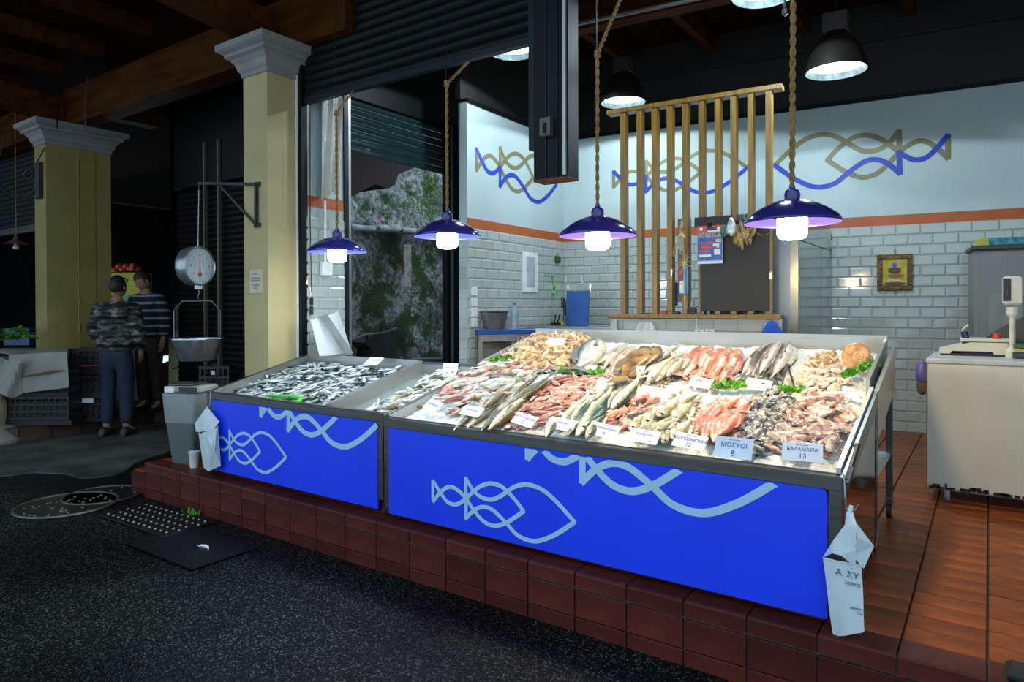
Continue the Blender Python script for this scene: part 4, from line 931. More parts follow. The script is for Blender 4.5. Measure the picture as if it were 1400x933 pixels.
# --- individually laid bigger fish: body, tail fin, back fin, eye are parts
def big_fish(name, L, H, T, mats, bend=0., forked=True):
    t = thing(name, None, None); n = 14; k = 12; mb = MB(); rs = []
    def yb(u): return bend*L*(u-.4)**2
    for i in range(n):
        u = i/(n-1); x = L*(.5-.86*u); s_ = prof_at(u)
        h = H*s_*.5; tt = T*s_*.5*(1 if u < .65 else 1-.6*(u-.65)/.35)
        rs.append([(x, yb(u)+h*math.cos(2*PI*j/k), tt*math.sin(2*PI*j/k)) for j in range(k)])
    mb.rings(rs, True, (True, True), 0)
    # gill slit ridge
    mb.tube([(L*.27, yb(.25)-H*.36+H*.72*q/6, T*.46*math.sin(PI*(q+.6)/7.2)+.001) for q in range(7)], T*.035, 4, 1)
    mb.build('body', [mats[0], mats[1]], t, 50)
    xt, yt = -L*.35, yb(.98); w = H*(.55 if forked else .42); tl = MB()
    up_ = [(xt+L*.02, yt+H*.08, .001), (xt+L*.02, yt-H*.08, .001), (xt-L*.15, yt-w, .002), (xt-L*(.09 if forked else .16), yt, .003), (xt-L*.15, yt+w, .002)]
    tl.add(up_+[(a, b, c-.003) for a, b, c in up_], [(0, 1, 3), (1, 2, 3), (0, 3, 4), (6, 5, 8), (7, 6, 8), (8, 5, 9), (2, 3, 8, 7), (3, 4, 9, 8)]); tl.build('tail_fin', mats[1], t)
    MB().add([(L*.2, yb(.35)+H*.47, 0), (-L*.2, yb(.8)+H*.26, 0), (-L*.17, yb(.8)+H*.48, 0), (L*.0, yb(.5)+H*.66, 0), (L*.15, yb(.38)+H*.68, 0)], [(0, 1, 2, 3, 4)]).build('back_fin', mats[1], t)
    MB().add([(L*.24, -H*.1, T*.47), (L*.08, -H*.30, T*.52), (L*.06, -H*.08, T*.55)], [(0, 1, 2)]).build('side_fin', mats[1], t)
    r = max(.004, H*.075); MB().lathe([(r*1.5, 0), (r*1.2, r*.25), (r, r*.35), (.0001, r*.6)], (L*.41, yb(.1)+H*.08, T*.20), 10).build('eye', EYE_M, t)
    return t
PROTO = {}
ORD = ['first', 'second', 'third', 'fourth', 'fifth', 'sixth', 'seventh', 'eighth', 'ninth', 'tenth', 'eleventh', 'twelfth', 'thirteenth', 'fourteenth']
def lay(key, args, spots, label, cat, group, lift=.02, roll=15, seed=1):
    order = sorted(range(len(spots)), key=lambda i: spots[i][0]+spots[i][2]); rank = {i: r for r, i in enumerate(order)}
    """spots: head and tail pixel pairs on the bed"""
    rd = random.Random(seed); first = True
    for i, s_ in enumerate(spots):
        hx, hy, tx_, ty_ = s_[:4]; lf = s_[4] if len(s_) > 4 else 0; lb = s_[5] if len(s_) > 5 else '%s, %s from the left' % (label, ORD[rank[i]])
        a = surf(hx, hy, lift+lf); b = surf(tx_, ty_, lift+lf); Ln = (a-b).length; bend = rd.choice((-.12, 0, .1)); kk = (key, bend)
        if kk not in PROTO:
            o = big_fish(args[0], 1.0, args[1], args[2], args[3], bend, args[4] if len(args) > 4 else True); PROTO[kk] = (o, kids(o))
        else: o = copy_tree(PROTO[kk][0], None, PROTO[kk][1])
        M = frame_on((a+b)/2, a-b, R(rd.gauss(0, roll))+(PI if (args[5] if len(args) > 5 else False) and rd.random() < .3 else 0), 0)
        flat = args[6] if len(args) > 6 else 1.
        o.matrix_world = M @ Matrix.Diagonal((Ln, Ln*flat, Ln*flat, 1)); tag(o, lb, cat, group)
# long olive-backed fish
lay('bar', ('barracuda', .105, .07, [HAKE, FIND]), [(622, 588, 668, 545), (640, 585, 700, 538), (655, 590, 722, 535, .02), (668, 588, 738, 528, .035), (672, 582, 744, 520, .02), (690, 560, 756, 508, .03), (712, 548, 768, 508, .045), (608, 568, 650, 545), (700, 545, 744, 505, .01), (660, 560, 712, 518, .03)],
    'long olive backed fish left of the red mullets', 'fish', 'long olive backed fish', .018, 18, 2)
# row of horizontal pale fish behind them
lay('palerow', ('silver_smelt', .13, .08, [PALE, FINP]), [(672, 508, 735, 512), (690, 502, 752, 506, .02), (715, 505, 775, 502), (655, 515, 700, 512), (740, 500, 790, 508, .01), (668, 500, 712, 500, .02)], 'slim pale fish behind the olive backed ones', 'fish', 'slim pale fish behind the olive ones', .015, 15, 3)
# mackerel / green backs
lay('mack', ('mackerel', .15, .10, [MACK, FINP]), [(762, 590, 818, 530), (775, 596, 838, 525, .01), (792, 596, 850, 520, .02), (800, 600, 832, 558, .03), (826, 568, 868, 514, .02), (838, 560, 884, 512, .035), (745, 598, 768, 562, .03), (810, 560, 848, 512), (782, 575, 812, 540, .03)],
    'green backed fish between the two pink heaps', 'fish', 'green backed fish', .02, 20, 4)
# breams
lay('bream', ('bream', .27, .13, [BREAM, FINP]), [(868, 600, 905, 565), (885, 605, 925, 560, .02), (905, 606, 930, 578, .02), (918, 600, 948, 570, .03), (880, 580, 920, 548, .01), (900, 570, 935, 540, .03), (920, 575, 950, 545, .03), (935, 565, 960, 540, .01), (940, 590, 962, 565), (915, 548, 938, 530, .02), (896, 590, 925, 572, .045), (930, 555, 962, 535, .03), (862, 588, 888, 560)],
    'plump pale bream right of the second pink heap', 'fish', 'pale breams in the front row', .02, 18, 5)
lay('whit', ('whiting', .14, .09, [PALE, FINP]), [(872, 520, 905, 480), (885, 522, 925, 482, .02), (900, 520, 940, 478, .01), (912, 515, 948, 482, .03), (925, 510, 958, 480, .02), (895, 500, 918, 472), (862, 498, 885, 475), (935, 515, 962, 490, .01), (905, 490, 930, 470, .02), (850, 535, 888, 505), (838, 545, 872, 520, .01), (880, 510, 912, 492, .03)],
    'slim white fish right of the brown fish', 'fish', 'white fish beside the brown fish', .018, 18, 6)
# big grey bass, two
lay('bass', ('sea_bass', .27, .17, [BASS, FIND]), [(820, 466, 786, 508, .055, 'grey sea bass with raised head, the taller of two beside the shrimps'), (822, 486, 770, 510, .03, 'grey sea bass lying lower, in front of the one with raised head')], '', 'fish', 'grey sea bass beside the shrimps', .02, 10, 7)
# pale trio
lay('trio', ('pale_hake', .13, .09, [PALE, FINR]), [(856, 470, 812, 512), (866, 474, 824, 514, .02), (845, 478, 806, 505, .01), (872, 480, 838, 512)], 'slim pinkish fish between bass and brown fish', 'fish', 'slim pinkish fish beside the brown fish', .018, 12, 8)
# brown flat fish
BRN = shell_mat('brown_mottled_skin', [(.06, .03, .008), (.22, .12, .03), (.34, .22, .08)], 6, .3)
lay('turb', ('flatfish', .26, .09, [BRN, BRN], False), [(884, 474, 845, 522, .05, 'mottled brown fish standing proudest, left of the white fish'), (898, 474, 860, 515, .04, 'mottled brown fish with rounded back next to the white fish'), (856, 512, 832, 532, .01, 'mottled brown tail piece lying in front of the bigger brown fish')], '', 'fish', 'brown mottled fish', .02, 10, 9)
# red gurnards rear, and front red row
lay('gurn', ('gurnard', .17, .13, [GURN, FINR]), [(960, 476, 935, 520), (972, 474, 948, 512, .02), (985, 478, 950, 522, .02), (998, 476, 968, 520, .03), (1012, 478, 985, 522, .01), (1008, 482, 975, 505, .03), (990, 490, 960, 528, .02), (1014, 490, 1000, 520), (975, 488, 940, 505, .01), (968, 500, 940, 528, .01), (1000, 500, 978, 530, .01)],
    'red gurnard in the rear red heap', 'fish', 'red gurnards at the back', .02, 25, 10)
lay('mulb', ('large_red_mullet', .19, .14, [GURN, FINR]), [(950, 600, 975, 548), (962, 604, 990, 552, .02), (976, 605, 1002, 550, .02), (985, 595, 1016, 560, .04), (1000, 590, 1022, 555, .02), (968, 580, 996, 545, .04), (946, 590, 962, 560), (1004, 575, 1024, 545, .02), (990, 560, 1015, 540, .03), (972, 590, 985, 565, .04), (958, 575, 980, 550, .02), (1000, 612, 1012, 585, .0)],
    'larger red mullet left of the grey cuttlefish', 'fish', 'larger red mullets in the front', .022, 25, 11)
# hake fan
lay('hakef', ('hake', .13, .10, [COD, FIND]), [(1050, 472, 1008, 528), (1060, 470, 1022, 522, .02), (1066, 470, 1034, 520, .03), (1072, 471, 1046, 520, .02), (1080, 472, 1058, 520, .03), (1086, 474, 1068, 518, .01), (1042, 478, 1004, 520), (1056, 480, 1030, 524, .035), (1076, 480, 1050, 524, .045)],
    'hake in the fan behind the tall tongs', 'fish', 'hakes laid in a fan', .02, 22, 12)
# silver fish on foil behind the shrimps
lay('foil', ('silver_anchovy', .16, .10, [SARD, FINP]), [(676, 492, 702, 476), (684, 492, 712, 472, .01), (694, 486, 718, 468, .02), (700, 488, 724, 472, .01), (708, 480, 730, 466)], 'small silver fish at the trolley left corner', 'fish', 'silver fish in the rear left corner', .012, 15, 13)
# shrimps
def shrimp_mesh(m):
    mb = MB(); pts, rr = [], []
    for i in range(8):
        a = R(-30+175*i/7); pts.append((.026*math.cos(a), .026*math.sin(a), .002*math.sin(i))); rr.append((.0045, .0075, .009, .009, .008, .0065, .005, .003)[i])
    mb.tube(pts, rr, 6); x, y = pts[-1][:2]; mb.add([(x, y, 0), (x-.012, y-.010, .002), (x-.004, y-.016, .001), (x+.004, y-.012, 0)], [(0, 1, 2, 3)])
    x, y = pts[0][:2]; mb.tube([(x, y, 0), (x-.005, y-.02, .004), (x-.02, y-.035, .004)], .0009, 3); mb.tube([(x, y, .002), (x+.008, y-.02, .006), (x+.002, y-.045, .006)], .0009, 3)
    for q in range(3): a = R(30+30*q); mb.tube([(.02*math.cos(a), .02*math.sin(a), 0), (.006*math.cos(a), .006*math.sin(a), -.002)], .0011, 3)
    return mb.mesh('shrimp', m, True)
SHM = shell_mat('shrimp_shell', [(.48, .27, .12), (.66, .46, .26), (.80, .68, .50)], 40, .3)
spx = [(690, 500), (700, 485), (722, 469), (760, 465), (800, 468), (818, 478), (800, 498), (770, 507), (730, 508)]
heap(spx, 'shrimp_bed', 'tan mass of shrimps under the ones on top', SHM, .035, 7, cat='shellfish')
SHR = shrimp_mesh(SHM)
pile(spx, 170, [SHR], 'shrimp', 'curled tan shrimp in the rear heap behind the parsley', 'shellfish', 'shrimps in the rear heap', 0, 3, .045, .008, .03, 40, (1.0, 1.5), 21)
pile([(1105, 500), (1112, 491), (1135, 488), (1152, 493), (1145, 503), (1120, 505)], 26, [SHR], 'shrimp', 'pale pink shrimp in the small pile in front of the big shell', 'shellfish', 'pale shrimps near the shell', 0, 3, .02, .006, .02, 35, (.9, 1.2), 22)
# squid, cuttlefish
def squid_mesh(name, m, ln, w, seed):
    rd = random.Random(seed); mb = MB(); rs = []
    for i in range(9):
        u = i/8; r = w*.5*(math.sin(PI*(.12+.80*u))**.7); x = ln*(.5-u*.72)
        rs.append([(x, math.cos(2*PI*j/9)*r+.1*w*math.sin(u*4), math.sin(2*PI*j/9)*r*.62) for j in range(9)])
    mb.rings(rs, True, (True, True))
    mb.add([(ln*.5, 0, .002), (ln*.26, w*.85, .004), (ln*.1, w*.35, .002)], [(0, 1, 2)]); mb.add([(ln*.5, 0, .002), (ln*.26, -w*.85, .004), (ln*.1, -w*.35, .002)], [(0, 1, 2)])
    mb.lathe([(.001, -w*.32), (w*.28, -w*.12), (w*.30, .0), (w*.2, w*.25), (.001, w*.3)], (-ln*.28, 0, 0), 8, rot=Matrix.Rotation(PI/2, 3, 'Y'))
    for j in range(7):
        a = (j-3)*.30; x0, y0 = -ln*.32, (j-3)*w*.09; mb.tube([(x0, y0, 0), (x0-ln*.12*math.cos(a), y0+ln*.12*math.sin(a), .006), (x0-ln*.22*math.cos(a+rd.uniform(-.8, .8)), y0+ln*.2*math.sin(a+rd.uniform(-.8, .8)), rd.uniform(-.002, .01))], [w*.08, w*.055, w*.02], 5)
    mb.lathe([(w*.09, 0), (w*.05, w*.05), (.0005, w*.06)], (-ln*.27, w*.16, w*.20), 7, 1)
    return mb.mesh(name, [m, EYE_M], True)
CUT = shell_mat('cuttlefish_skin', [(.035, .05, .09), (.30, .29, .26), (.62, .58, .48)], 26, .2)
CUT2 = shell_mat('cuttlefish_blue_skin', [(.03, .07, .22), (.16, .18, .20), (.50, .48, .42)], 30, .2)
SQD = shell_mat('squid_skin', [(.26, .11, .08), (.58, .40, .33), (.80, .70, .62)], 22, .2)
cpx = [(1000, 615), (1010, 590), (1022, 562), (1040, 545), (1075, 545), (1082, 560), (1072, 590), (1052, 612), (1034, 628), (1010, 628)]
heap(cpx, 'cuttlefish_bed', 'dark grey mass of little cuttlefish under the ones on top', CUT, .025, 9, cat='seafood')
CM = [squid_mesh('cuttlefish', CUT, .085, .034, 1), squid_mesh('cuttlefish', CUT, .085, .036, 2), squid_mesh('cuttlefish', CUT2, .08, .034, 3)]
pile(cpx, 120, CM, 'cuttlefish', 'small grey and bluish cuttlefish in the dark glistening heap behind the pale blue card', 'seafood', 'small cuttlefish in the dark heap', R(35), 1.2, .03, .008, .022, 30, (.8, 1.15), 23)
qpx = [(1062, 622), (1068, 598), (1084, 575), (1092, 552), (1110, 544), (1150, 553), (1160, 572), (1146, 598), (1135, 628), (1085, 628)]
heap(qpx, 'squid_bed', 'pinkish brown mass of squid under the ones on top', SQD, .02, 13, cat='seafood')
QM = [squid_mesh('squid', SQD, .14, .046, 4), squid_mesh('squid', SQD, .12, .05, 5)]
pile(qpx, 56, QM, 'squid', 'pinkish brown squid in the glossy heap at the right front corner', 'seafood', 'squids at the right end', R(60), 1.1, .025, .012, .03, 25, (.8, 1.15), 24)
PRW = shell_mat('langoustine_shell', [(.45, .26, .16), (.62, .50, .40), (.72, .66, .60)], 30, .3)
opx = [(1090, 525), (1110, 516), (1150, 518), (1158, 530), (1130, 535), (1100, 533)]
pile(opx, 18, [squid_mesh('octopus', PRW, .10, .045, 6), squid_mesh('octopus', PRW, .09, .05, 8)], 'small_octopus', 'small tan and grey octopus in the low pile between tongs and parsley sprig', 'seafood', 'small octopuses in the low pile', R(10), .8, .015, .012, .02, 25, (.8, 1.2), 25)
# big whelk shell
cc = surf(1172, 490, .05); t = thing('sea_snail_shell', 'large brown spiral sea snail shell at the right rear corner of the trolley', 'shell', cc, R(40))
SN = shell_mat('snail_shell', [(.30, .13, .05), (.55, .30, .14), (.68, .46, .26)], 14, .3)
pts, rr = [], []
for i in range(60):
    a = i/59*2*PI*2.9; r = .002+.050*(i/59)**1.35; pts.append((r*math.cos(a), -.040*(1-i/59), r*math.sin(a))); rr.append(.006+.034*(i/59)**1.15)
MB().tube(pts, rr, 12).build('whorl', SN, t, 60)
MB().tube([pts[-1], Vector(pts[-1])+Vector((.0, .01, .02))], [.040, .034], 12).build('shell_lip', shell_mat('snail_lip', [(.55, .36, .2), (.7, .5, .32)], 20), t, 60)
t.rotation_euler = (R(8), R(0), R(22)); t.location.z += .018
# parsley
def parsley(px, py, px2, py2, n, r, label, seed):
    a, b = surf(px, py, .03), surf(px2, py2, .03); rd = random.Random(seed); c = (a+b)/2; d = (b-a); t = thing('parsley_bunch', label, 'parsley', c, 0, 'parsley bunches on the fish')
    lm, st = MB(), MB()
    for k in range(n):
        q = rd.uniform(-.5, .5); p = d*q+Vector((rd.gauss(0, r*.4), rd.gauss(0, r*.4), abs(rd.gauss(0, r*.35))))
        for m_ in range(3):
            ax = Vector((rd.uniform(-1, 1), rd.uniform(-1, 1), rd.uniform(0, 1.2))).normalized(); b_ = ax.orthogonal().normalized(); l = rd.uniform(.016, .028)
            lm.add([p, p+ax*l*.4+b_*l*.5, p+ax*l*.75+b_*l*.18, p+ax*l, p+ax*l*.75-b_*l*.18, p+ax*l*.4-b_*l*.5], [(0, 1, 2, 3, 4, 5)])
        if k % 6 == 0: st.tube([p, p*.5+Vector((0, 0, -.012))], .0015, 4)
    o = lm.build('leaves', GREENF, t); o['kind'] = 'stuff'; o = st.build('stems', GREENF, t); o['kind'] = 'stuff'
parsley(672, 497, 698, 492, 70, .035, 'small parsley bunch at the left rear corner in front of the shrimps', 1)
parsley(768, 510, 788, 512, 70, .03, 'parsley bunch in the middle of the display, left half behind the red mullets', 2)
parsley(800, 514, 822, 510, 70, .03, 'parsley bunch in the middle, right half before the pinkish fish', 3)
parsley(980, 532, 1018, 530, 110, .035, 'parsley bunch between red gurnards and the breams', 4)
parsley(1072, 537, 1102, 538, 60, .025, 'parsley sprig between the legs of the steel tongs', 5)
parsley(1154, 518, 1192, 500, 80, .025, 'parsley sprig lying at the right edge below the big shell', 6)
# lemon slices
LM = mat('lemon_flesh', (.80, .62, .12), .35, 0, .15, 60)
for (px, py, lb) in ((1031, 484, 'lemon slice at the back between red gurnards and hakes'), (1098, 513, 'thin lemon slice right of the tongs'), (842, 547, 'lemon slice in front of the green backed fish'), (877, 601, 'lemon slice lying on the front card near the breams')):
    p = surf(px, py, .03); o = MB().lathe([(.001, -.003), (.026, -.003), (.028, 0), (.026, .003), (.001, .003)], n=20).build('lemon_slice', LM); o.matrix_world = frame_on(p, (1, 0, 0), R(10), R(-15)); tag(o, lb, 'lemon', 'lemon slices on the ice')
# price cards
def card(px, py, w, h, lines, label, lean=38, yaw=0., m=CARDM, lift=.045, roll=0.):
    p = surf(px, py, lift); t = MB().box((0, 0, 0), (w, .0015, h)).build('price_card', m); tag(t, label, 'price card', 'price cards on the fish')
    t.matrix_world = Matrix.Translation(p+Vector((0, 0, .01))) @ Matrix.Rotation(yaw, 4, 'Z') @ Matrix.Rotation(R(-lean), 4, 'X') @ Matrix.Rotation(roll, 4, 'Y')
    for (s_, sz, dz, mm) in lines:
        text(s_, sz, mm, t, (0, -.0012, dz), (PI/2, 0, 0))
    sc_ = MB(); sc_.bb((-w*.16, -.0012, h*.36), (w*.16, -.0009, h*.385)); sc_.build('printed_line', INK, t)
    return t
card(1003, 616, .150, .088, [('ΜΟΣΧΟΙ', .026, .010, INKB), ('8', .034, -.024, INKB)], 'pale blue price card reading ΜΟΣΧΟΙ 8 before the cuttlefish', 30, R(3), mat('pale_blue_card', (.55, .70, .90), .5))
card(1097, 622, .145, .072, [('ΚΑΛΑΜΑΡΙΑ', .019, .010, INKB), ('18', .028, -.016, INK)], 'white price card reading 18 before the squids at the right corner', 25, R(10))
card(943, 607, .145, .072, [('ΚΟΥΤΣΟΜΟΥΡΑ', .019, .008, INK), ('12', .026, -.018, INK)], 'white price card reading 12 before the larger red mullets', 42, R(-2), roll=R(5))
card(880, 600, .145, .070, [('ΤΣΙΠΟΥΡΑ', .017, .008, INK)], 'white price card with a lemon slice on its lower edge', 48, R(0), roll=R(3))
card(826, 592, .150, .075, [('ΜΠΑΡΜΠΟΥΝΙΑ', .016, .012, INK), ('14', .026, -.016, INK)], 'white price card reading 14 at the second pink heap', 48, R(-4), roll=R(6))
card(767, 583, .155, .070, [('ΛΑΒΡΑΚΙ', .017, .008, INK)], 'white price card in front of the green backed fish', 50, R(-2), roll=R(4))
card(717, 577, .150, .070, [('ΚΟΥΤΣΟΜΟΥΡΑ', .018, .010, INK), ('15', .030, -.016, INK)], 'white price card reading 15 at the first red mullet heap', 48, R(-8), roll=R(8))
card(645, 565, .145, .066, [('ΖΑΡΓΑΝΑ', .017, .006, INK)], 'white price card lying at the front of the long olive backed fish', 52, R(-4), roll=R(4))
card(592, 557, .145, .070, [('ΚΑΝΑΚΙΑ', .026, .004, INK)], 'white price card nearest the narrow middle tray', 50, R(-14), roll=R(8))
card(615, 507, .115, .080, [('ΜΑΡΙΔΑ', .018, .010, INKB)], 'white price card standing at the rear of the narrow middle tray', 25, R(10), lift=.01)
card(511, 496, .150, .085, [('ΣΑΡΔΕΛΑ', .022, .006, INKB)], 'white price card lying on the sardines near the rear rim', 55, R(-4), lift=.05)
card(760, 470, .135, .060, [('ΓΑΡΙΔΑ', .017, .006, INK)], 'white price card on top of the shrimp heap', 40, R(4), lift=.08)
card(866, 509, .130, .062, [('ΠΕΣΚΑΝΔΡΙΤΣΑ', .012, .008, INKB)], 'white price card lying on the brown mottled fish', 42, R(4), lift=.05)
card(892, 541, .145, .078, [('ΜΥΔΙΑ', .018, .010, INKB), ('5', .024, -.018, INK)], 'white price card in front of the little clam pile', 38, R(0), roll=R(6), lift=.04)
card(958, 526, .125, .062, [('ΚΑΠΟΝΙ', .016, .008, INKB)], 'white price card in front of the red gurnards', 42, R(-6), roll=R(8), lift=.04)
card(1037, 529, .130, .062, [('ΜΠΑΚΑΛΙΑΡΟΣ', .013, .010, INKB), ('14', .024, -.014, INK)], 'white price card in front of the hake fan', 36, R(-2), roll=R(6), lift=.04)
card(1152, 543, .130, .045, [('ΧΤΑΠΟΔΙ', .014, .004, INK)], 'white price card lying behind the squids at the right edge', 55, R(8), lift=.02)
card(800, 505, .150, .050, [], 'blank white price card half hidden by the middle parsley', 50, R(-2), lift=.03)
# tongs
p = surf(1078, 545, .0); t = thing('serving_tongs', 'tall open steel tongs standing in the ice like an inverted V', 'tongs', p, R(35))
top = at(1077, 499, (p-O3).dot(FW)+.02)-p; top.rotate(Matrix.Rotation(R(-35), 3, 'Z'))
for (px, py) in ((1063, 545), (1091, 547)):
    b = surf(px, py, -.005)-p; b.rotate(Matrix.Rotation(R(-35), 3, 'Z')); MB().beam(b, top, .010, .005).build('arm', STEEL, t)
MB().lathe([(.001, -.007), (.010, -.004), (.010, .004), (.001, .007)], top, 10).build('spring_end', STEEL, t)
# green scoop on the sardines
GRN = mat('lime_plastic', (.10, .62, .06), .35, 0, .05, 10)
def gs(px, py, l=.03): return surf(px, py, SD+l+.02)
p = gs(395, 546); t = thing('green_scoop', 'lime green plastic scoop lying on the sardines at the front rim', 'scoop', p)
Q = [gs(*q)-p for q in ((363, 542), (372, 541), (388, 542), (402, 543), (413, 545))]
MB().tube(Q, [.006, .009, .012, .014, .012], 8).build('handle', GRN, t, True)
Q = [gs(*q)-p for q in ((380, 545), (388, 549), (398, 551), (408, 550), (412, 546))]
MB().tube(Q, [.006, .008, .014, .016, .012], 8).build('guard', GRN, t, True)

# ================================================================== PARTITION, SLATS, REFRIGERATOR
PA = .085; PORG = Vector((-2.76, 5.455, 0)); PLEN = 1.42
def pw(px, py, dy=0.):
    n = Vector((-math.sin(PA), math.cos(PA), 0)); p = onp(px, py, PORG+n*dy, n); d = p-PORG
    return d.x*math.cos(PA)+d.y*math.sin(PA), p.z
PART = tiled_wall('wall_partition', PORG, PA, PLEN, PZ, 1.335, .08, lambda x, z: 1 if z > .75 else 0, x_off=-.08)
MB().bb((PLEN, -.006, PZ), (PLEN+.012, .08, 1.335)).build('end_face', WHITEP, PART)
t = thing('slatted_screen', 'varnished wooden slat screen standing on the low tiled wall behind the fish', 'screen', PORG+Vector((0, 0, 1.335)), PA)
RZ = 1.335; x1 = pw(1064, 432)[0]; zt = pw(1055, 121)[1]-RZ
MB().bb((-.02, -.03, 0), (x1+.02, .095, .035), bev=.004).build('bottom_rail', SLATW, t)
MB().bb((-.03, -.01, zt-.01), (x1+.03, .10, zt+.03), bev=.004).build('top_rail', SLATW, t)
for px in (853, 875.3, 895.8, 916.6, 937.6, 959.8, 982, 1003.5, 1027, 1051.5):
    x = pw(px, 300, .03)[0]; MB().box((x, .045, .035+(zt-.045)/2), (.046, .085, zt-.045), bev=.003).build('slat', SLATW, t)
slx = lambda px: pw(px, 300, .03)[0]
bx0, bx1 = pw(957, 400)[0], pw(1054, 400)[0]; bz0, bz1 = pw(1000, 428)[1], pw(1000, 302)[1]
t = thing('blackboard', 'large blank blackboard fixed in front of the right slats', 'blackboard', PORG, PA)
MB().bb((bx0, -.008, bz0+.015), (bx1, -.001, bz1), bev=.002).build('board', mat('chalkboard', (.010, .009, .007), .5, 0, .2, 3), t)
MB().bb((bx0-.012, -.012, bz0), (bx0+.006, .0, bz1)).build('frame_side', SLATW, t); MB().bb((bx1-.006, -.012, bz0), (bx1+.012, .0, bz1)).build('frame_side', SLATW, t)
o = tag(MB().box((0, 0, 0), (.30, .012, .08)).build('black_strip', BLACKP), 'short black box strip above the calendar on the slats', 'box'); x, z = pw(975, 303, -.02); o.location = PORG+Vector((x*math.cos(PA), x*math.sin(PA)-.022, z)); o.rotation_euler = (0, 0, PA)
def onpart(o, px, py, dy=-.03):
    x, z = pw(px, py, dy); o.location = PORG+Vector((x*math.cos(PA)-dy*math.sin(PA), x*math.sin(PA)+dy*math.cos(PA), z)); o.rotation_euler = (0, 0, PA); return o
# calendar
t = onpart(thing('wall_calendar', 'red and blue printed wall calendar clipped to the slats beside the blackboard', 'calendar'), 970.5, 333, -.045)
MB().box((0, .006, -.012), (.205, .006, .305)).build('white_pages', PAPER, t)
MB().box((0, 0, .118), (.200, .004, .055)).build('red_header', mat('print_red', (.62, .06, .05), .4), t)
MB().box((0, 0, .070), (.200, .004, .04)).build('photo_band', mat('print_village', (.16, .18, .10), .4, 0, .8, 60, col2=(.5, .45, .4)), t)
MB().box((0, 0, -.045), (.200, .004, .19)).build('blue_page', mat('print_blue', (.03, .12, .42), .4, 0, .3, 20), t)
for (x_, z_, w_, h_, c) in ((-.03, .005, .12, .018, 'print_red'), (-.01, -.03, .13, .02, 'print_red'), (.05, -.02, .05, .03, 'pw'), (.06, -.07, .05, .05, 'pw'), (-.04, -.10, .10, .02, 'pw'), (.07, .02, .04, .025, 'py'), (-.05, -.065, .09, .014, 'print_red'), (.02, .12, .09, .03, 'pd'), (.03, .10, .10, .012, 'pw')):
    m = {'print_red': MATS['print_red'], 'pw': PAPER, 'py': mat('print_yellow', (.7, .5, .1), .4), 'pd': mat('print_dark', (.04, .05, .07), .4)}[c]
    MB().box((x_, -.003, z_), (w_, .002, h_)).build('printed_block', m, t)
for x_ in (-.07, .07): MB().lathe([(.001, 0), (.014, 0), (.014, .002), (.001, .003)], (x_, -.002, .12), 14, rot=Matrix.Rotation(PI/2, 3, 'X')).build('round_badge', PAPER, t)
MB().box((0, -.006, .15), (.03, .015, .03)).build('clip', BLACKM, t)
# foil bag, dried leaves
t = onpart(thing('foil_bag', 'crumpled clear and silver bag hanging at the top left of the blackboard', 'bag'), 1000, 310, -.06)
g = MB(); g.lathe([(.001, .08), (.012, .07), (.03, .03), (.045, -.02), (.042, -.055), (.02, -.075), (.001, -.08)], n=14); 
for i, v in enumerate(g.v): k = .010*noise.noise(Vector(v)*50); g.v[i] = (v[0]+k, v[1]*.6+k, v[2]+k)
g.build('bag_body', mat('crumpled_foil', (.6, .64, .62), .25, .6, .2, 30, .5, 60), t, True)
MB().tube([(0, 0, .075), (.004, 0, .13), (-.004, 0, .20)], [.01, .004, .003], 6).build('tie', mat('maroon_ribbon', (.16, .02, .03), .6), t)
o = onpart(MB().lathe([(.001, .05), (.02, .03), (.032, -.02), (.02, -.05), (.001, -.055)], n=10, sy=.5).build('green_pouch', mat('teal_cloth', (.04, .14, .10), .7)), 990, 315, -.05); tag(o, 'small teal pouch hanging between calendar and foil bag', 'pouch')
DRY = mat('dried_leaf', (.36, .24, .09), .8, 0, .35, 12, .2, 30)
t = onpart(thing('dried_leaf_bunch', 'bunch of dried brown leaves hanging in front of the blackboard', 'dried leaves'), 1019, 318, -.06)
rd = random.Random(5)
for k in range(15):
    x_, z_ = rd.uniform(-.06, .06), rd.uniform(.02, .10); l = rd.uniform(.09, .20); w_ = rd.uniform(.012, .026); a = rd.uniform(-.25, .25); y_ = rd.uniform(-.02, .02)
    vs = []
    for q in range(6):
        u = q/5; ww = w_*math.sin(PI*min(.97, u*.9+.06)); cx = x_+math.sin(a)*l*u; cz = z_-l*u; vs += [(cx-ww, y_+.012*math.sin(u*5+k), cz), (cx+ww, y_-.012*math.sin(u*4+k), cz)]
    MB().add(vs, [(2*q, 2*q+1, 2*q+3, 2*q+2) for q in range(5)]).build('dried_leaf', DRY, t)
MB().tube([(-.01, 0, .14), (0, 0, .09), (.02, 0, .06)], .004, 5).build('stem', DRY, t)
o = onpart(MB().tube([(.0+.05*math.cos(a_), 0, .035*math.sin(a_)) for a_ in [R(-170+16*q) for q in range(12)]], .0035, 5).build('rope_loop', ROPE), 1044, 316, -.04); tag(o, 'thin rope loop hanging at the top right of the blackboard', 'rope')
